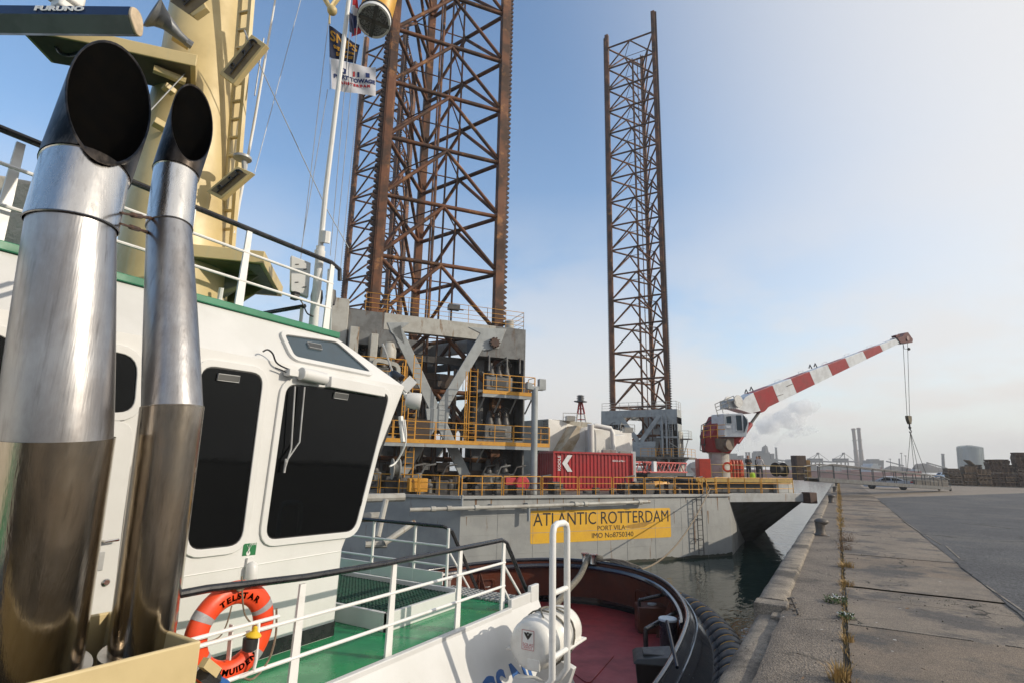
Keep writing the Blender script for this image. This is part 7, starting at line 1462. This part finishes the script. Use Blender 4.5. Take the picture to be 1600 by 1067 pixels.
# ---------------------------------------------------------------- car, van
CARP = mat('silver white car paint', (.38, .41, .46), .25, .1, (.35, .38, .43), scale=2, coat=.6); CGL = mat('car glass', (.008, .010, .012), .06, spec=.2); TYRE = mat('tyre rubber', (.015, .015, .015), .8); RIM = mat('alloy rim', (.35, .35, .36), .35, .7); LMP = mat('red lamp lens', (.30, .02, .02), .2)
def car(name, lab, loc, yaw, prof, roofp, W, L, wheels, mm, rw=.33):
    t = thing(name, lab, 'car' if 'car' in name else 'van', loc); q = Matrix.Rotation(yaw, 4, 'Z'); O = V(loc); T_ = lambda x, y, z: O + q @ V((x, y, z))
    m = MB(); rings = []
    for y, k, dz in ((-W / 2 + .06, .985, .03), (-W / 2, 1, 0), (-W / 2 + .02, .998, 0), (W / 2 - .02, .998, 0), (W / 2, 1, 0), (W / 2 - .06, .985, .03)): rings.append([T_((x - .0) * k, y, z if z > .5 else z + dz) for x, z in prof])
    m.ringloft(rings); B_ = m.build('body', mm, t, smooth=30, bevel=.02)
    wr = W / 2 - .24; wb = W / 2 - .08; z0 = roofp[0][1] - .03; zt = max(z for _, z in roofp); tops = [x for x, z in roofp if z > zt - .07]; ta, tb_ = min(tops), max(tops); xa_, xb_ = roofp[0][0], roofp[-1][0]
    lp4 = lambda x0, x1, w_, z, zz=0.0: [T_(x0, -w_, z), T_(x0 + .12, -w_ * 1.0, z), T_(x1 - .12, -w_, z), T_(x1, -w_ * .96, z), T_(x1, w_ * .96, z), T_(x1 - .12, w_, z), T_(x0 + .12, w_, z), T_(x0, w_, z)]
    m = MB(); m.ringloft([lp4(xa_, xb_, wb, z0), lp4(ta - .06, tb_ + .06, wr + .02, zt - .05), lp4(ta + .12, tb_ - .12, wr - .12, zt)]); m.build('roof', mm, t, smooth=40)
    for x0_, x1_, nm in ((xa_, ta - .06, 'windscreen'), (xb_, tb_ + .06, 'rear_window')):
        pl = lambda f, w_: T_(x0_ + (x1_ - x0_) * f + (-.02 if x0_ < 0 else .02), w_ * (wb + (wr - wb) * f - .10), z0 + (zt - .05 - z0) * f + .012)
        m = MB(); m.add([pl(.12, -1), pl(.12, 1), pl(.93, 1), pl(.93, -1)], [(0, 1, 2, 3)]); m.build(nm, CGL, t, smooth=0)
    for s in (-1, 1):
        def side(x, f): return T_(x, s * (wb + (wr + .02 - wb) * f + .014), z0 + (zt - .05 - z0) * f)
        x0, x1 = xa_, xb_
        mid = (ta + tb_) / 2 + .1
        for xa, xb, ua, ub in ((x0 + .30, mid - .04, ta + .10, mid - .04), (mid + .04, x1 - .35, mid + .04, tb_ - .08)):
            m = MB(); m.add([side(xa, .08), side(xb, .08), side(ub, .86), side(ua, .86)], [(0, 1, 2, 3)]); m.build('side_window', CGL, t, smooth=0)
        for wx in wheels:
            m = MB(); m.lathe([(rw * .6, -.09), (rw, -.09), (rw, .10), (rw * .6, .10)], T_(wx, s * (W / 2 - .11), rw), q @ V((0, s, 0)), 22); w_ = m.build('wheel', TYRE, t); m = MB(); m.lathe([(rw * .66, .08), (rw * .62, .105), (.05, .095), (.01, .11)], T_(wx, s * (W / 2 - .11), rw), q @ V((0, s, 0)), 22); m.build('rim', RIM, w_)
            m = MB(); 
            for k in range(5): a = k * 1.2566; cc = T_(wx, s * (W / 2 + .0), rw); m.beam(cc, cc + q @ V((rw * .6 * math.cos(a), 0, rw * .6 * math.sin(a))), .012, .05, q @ V((0, 1, 0)))
            m.build('spoke', RIM, w_)['kind'] = 'stuff'
            m = MB(); m.lathe([(rw * 1.13, -.02), (rw * 1.13, .012)], T_(wx, s * (W / 2 - .004), rw), q @ V((0, s, 0)), 22); m.build('wheel_arch', TYRE, t)
        m = MB(); m.obox(T_(prof[0][0] + .35, s * (W / 2 - .06), .62), q @ V((.22, .04, 0)), q @ V((0, .07, 0)), Z * .06); m.build('headlight', CGL, t, bevel=.02)
        m = MB(); m.obox(T_(max(p[0] for p in prof) - .14, s * (W / 2 - .14), .85), q @ V((.14, 0, 0)), q @ V((0, .15, 0)), Z * .08); m.build('tail_light', LMP, t, bevel=.02)
        m = MB(); m.obox(T_(x0 + .55, s * (W / 2 + .06), z0 + .08), q @ V((.06, 0, 0)), q @ V((0, .1, 0)), Z * .06); m.build('wing_mirror', mm, t, bevel=.02)
    return t
sed = [(-2.4, .42), (-2.42, .62), (-2.25, .72), (-1.6, .84), (-.95, .93), (1.75, .98), (2.25, .97), (2.38, .85), (2.40, .45), (2.25, .25), (-2.2, .22)]
rf = [(-1.15, .92), (-.55, 1.20), (-.15, 1.36), (.25, 1.42), (.75, 1.41), (1.2, 1.30), (1.95, .98)]
cp_ = P(1387, 760, 62.7); cp_.z = 0; cy_ = math.atan2(*(lambda v: (v.y, v.x))((P(1428, 760, 64) - P(1345, 760, 62)).normalized()))
car('parked_car', 'silver white sedan parked on the quay behind the gangway', tuple(cp_), -math.atan2(cp_.x, cp_.y), sed, rf, 1.82, 4.8, (-1.48, 1.42), CARP)
van = [(-2.3, .45), (-2.32, .8), (-2.0, .95), (-1.5, 1.05), (2.1, 1.05), (2.25, .9), (2.25, .4), (2.1, .25), (-2.2, .22)]; rf2 = [(-1.5, 1.04), (-.8, 1.75), (-.4, 1.85), (1.9, 1.85), (2.1, 1.7), (2.2, 1.04)]
vp = P(1471, 744, 200); vp.z = 0.0; car('parked_van', 'small pale blue van far off beside the pallet stacks', tuple(vp), cy_, van, rf2, 1.8, 4.6, (-1.5, 1.35), mat('pale blue van paint', (.20, .33, .52), .3, 0, (.18, .30, .48)))
# ---------------------------------------------------------------- pallet stacks
WOODS = [mat('weathered pallet wood', (.27, .18, .11), .85, 0, (.17, .115, .075), scale=3, stretch=(1, 6, 6)), mat('grey brown pallet wood', (.21, .155, .11), .85, 0, (.13, .10, .075), scale=3, stretch=(1, 6, 6)), mat('dark pallet wood', (.14, .09, .06), .85, 0, (.09, .06, .045), scale=3)]
def pallet_mesh(w_, l_, h_):
    m = MB(); nb = 6
    for k in range(nb): y = -l_ / 2 + (l_ - .20) * k / (nb - 1); m.box((-w_ / 2, y, h_ - .042), (w_ / 2, y + .20, h_ - .004))
    for k in range(4): x = -w_ / 2 + (w_ - .14) * k / 3; m.box((x, -l_ / 2, .045), (x + .14, l_ / 2, h_ - .045))
    for x in (-w_ / 2, w_ / 2 - .22): m.box((x + .02, -l_ / 2 + .02, .051), (x + .2, l_ / 2 - .02, h_ - .053)) if 0 else None
    for k in range(3): y = -l_ / 2 + (l_ - .2) * k / 2; m.box((-w_ / 2, y, 0), (w_ / 2, y + .2, .05))
    return m
PH = .185
pm = []
for i in range(3):
    o = pallet_mesh(1.8, 1.6, PH).build('wooden_pallet', WOODS[i], smooth=0); pm.append(o)
protos = list(pm); first = True
def stack_p(px, top, lab, d=88, mi=0, lean=0.0, jit=.05):
    b = P(px, 757, d); b.z = 0; z1 = P(px, top, d).z; n = max(2, int(z1 / PH)); yaw = math.atan2(b.y, b.x) - math.pi / 2
    for k in range(n):
        src = protos[mi if rnd.random() < .7 else rnd.randint(0, 2)]; o = src.copy(); COL.objects.link(o); o.location = (b.x + rnd.uniform(-jit, jit) + lean * k * .04, b.y + rnd.uniform(-jit, jit), k * PH); o.rotation_euler = (0, 0, yaw + rnd.uniform(-.06, .06) + .35 + (1.571 if rnd.random() < .45 else 0)); tag(o, lab, 'pallet', 'wooden pallets stacked at the right edge of the quay')
stack_p(1493, 730, 'weathered wooden pallet in the leftmost leaning stack', 88, 1, -.6); stack_p(1513, 727, 'weathered wooden pallet in the second leaning stack from the left', 88, 0, .5); stack_p(1537, 731, 'weathered wooden pallet in the low straight middle stack', 87, 0); stack_p(1557, 716, 'dark wooden pallet in the tall middle stack', 86.5, 2); stack_p(1579, 724, 'dark wooden pallet in the stack just left of the tallest', 86, 2); stack_p(1601, 705, 'brown wooden pallet in the tallest stack at the right edge', 85, 2)
stack_p(1525, 724, 'grey wooden pallet in the stack standing behind the gap', 93, 1); stack_p(1570, 717, 'dark wooden pallet in the rear stack behind the tall ones', 92, 2)
for o in protos: bpy.data.objects.remove(o)
rnd2 = random.Random(3)
for k, (px, y, lab) in enumerate(((1483, 742, 'loose tilted pallet leaning on the leftmost stack'), (1516, 724.5, 'tilted broken pallet on top of the second stack'))):
    o = pallet_mesh(1.6, 1.2, PH).build('wooden_pallet', WOODS[1], smooth=0); p = P(px, y, 88); o.location = p; o.rotation_euler = (.15, .5 + .2 * k, .6); tag(o, lab, 'pallet', 'wooden pallets stacked at the right edge of the quay')
# ---------------------------------------------------------------- steam plumes (real volumes) and harbour haze
def plume(name, lab, path, dens, col, seed, ns):
    m = MB(); pts = smooth_curve([P(x, y, d) for x, y, d, r in path], 6); rs = []
    for i in range(len(path) - 1): rs += [path[i][3] + (path[i + 1][3] - path[i][3]) * k / 6 for k in range(6)]
    rs.append(path[-1][3]); m.tube(pts, rs, 20)
    for v in m.v: v += V((mn.noise(v * .05 + V((seed, 0, 0))), mn.noise(v * .05 + V((0, seed, 0))), mn.noise(v * .05 + V((0, 0, seed))))) * 9
    mm = bpy.data.materials.new(name); mm.use_nodes = True; nt = mm.node_tree; nt.nodes.remove(nt.nodes['Principled BSDF']); pv = _n(nt, 'ShaderNodeVolumePrincipled'); nt.links.new(pv.outputs[0], nt.nodes['Material Output'].inputs['Volume'])
    co = _n(nt, 'ShaderNodeTexCoord').outputs['Object']; nz = _noise(nt, co, ns, 6, .6); mr = _n(nt, 'ShaderNodeMapRange'); mr.inputs[1].default_value = .44; mr.inputs[2].default_value = .58; mr.inputs[3].default_value = 0; mr.inputs[4].default_value = dens; nt.links.new(nz, mr.inputs[0])
    nt.links.new(mr.outputs[0], pv.inputs['Density']); pv.inputs['Color'].default_value = (*col, 1); pv.inputs['Anisotropy'].default_value = .2
    o = m.build(name, mm, smooth=180); tag(o, lab, 'smoke', None, 'stuff'); return o
plume('steam_plume', 'broad white steam plume drifting up right behind the crane cab', [(1150, 700, 900, 5), (1170, 684, 905, 10), (1195, 668, 915, 15), (1215, 655, 925, 19), (1235, 655, 930, 15), (1250, 640, 935, 16), (1275, 635, 940, 12)], .10, (.985, .985, .985), 1, .045)
plume('smoke_plume', 'thin grey smoke plume rising from the slim chimney', [(1212.5, 697.5, 900, 1.6), (1218, 690, 903, 4.5), (1228, 683, 906, 6.5), (1240, 677, 910, 8), (1255, 672, 915, 8), (1275, 668, 920, 6)], .07, (.85, .85, .9), 4, .07)
hzm = bpy.data.materials.new('harbour haze'); hzm.use_nodes = True; nt = hzm.node_tree; nt.nodes.remove(nt.nodes['Principled BSDF']); pv = _n(nt, 'ShaderNodeVolumePrincipled'); pv.inputs['Density'].default_value = .00042; pv.inputs['Color'].default_value = (.88, .89, .90, 1); pv.inputs['Anisotropy'].default_value = .15; nt.links.new(pv.outputs[0], nt.nodes['Material Output'].inputs['Volume'])
m = MB(); m.box((-3100, -450, -9.5), (3100, 3600, 128)); tag(m.build('haze', hzm, smooth=0), 'thin harbour haze', 'haze', None, 'stuff')
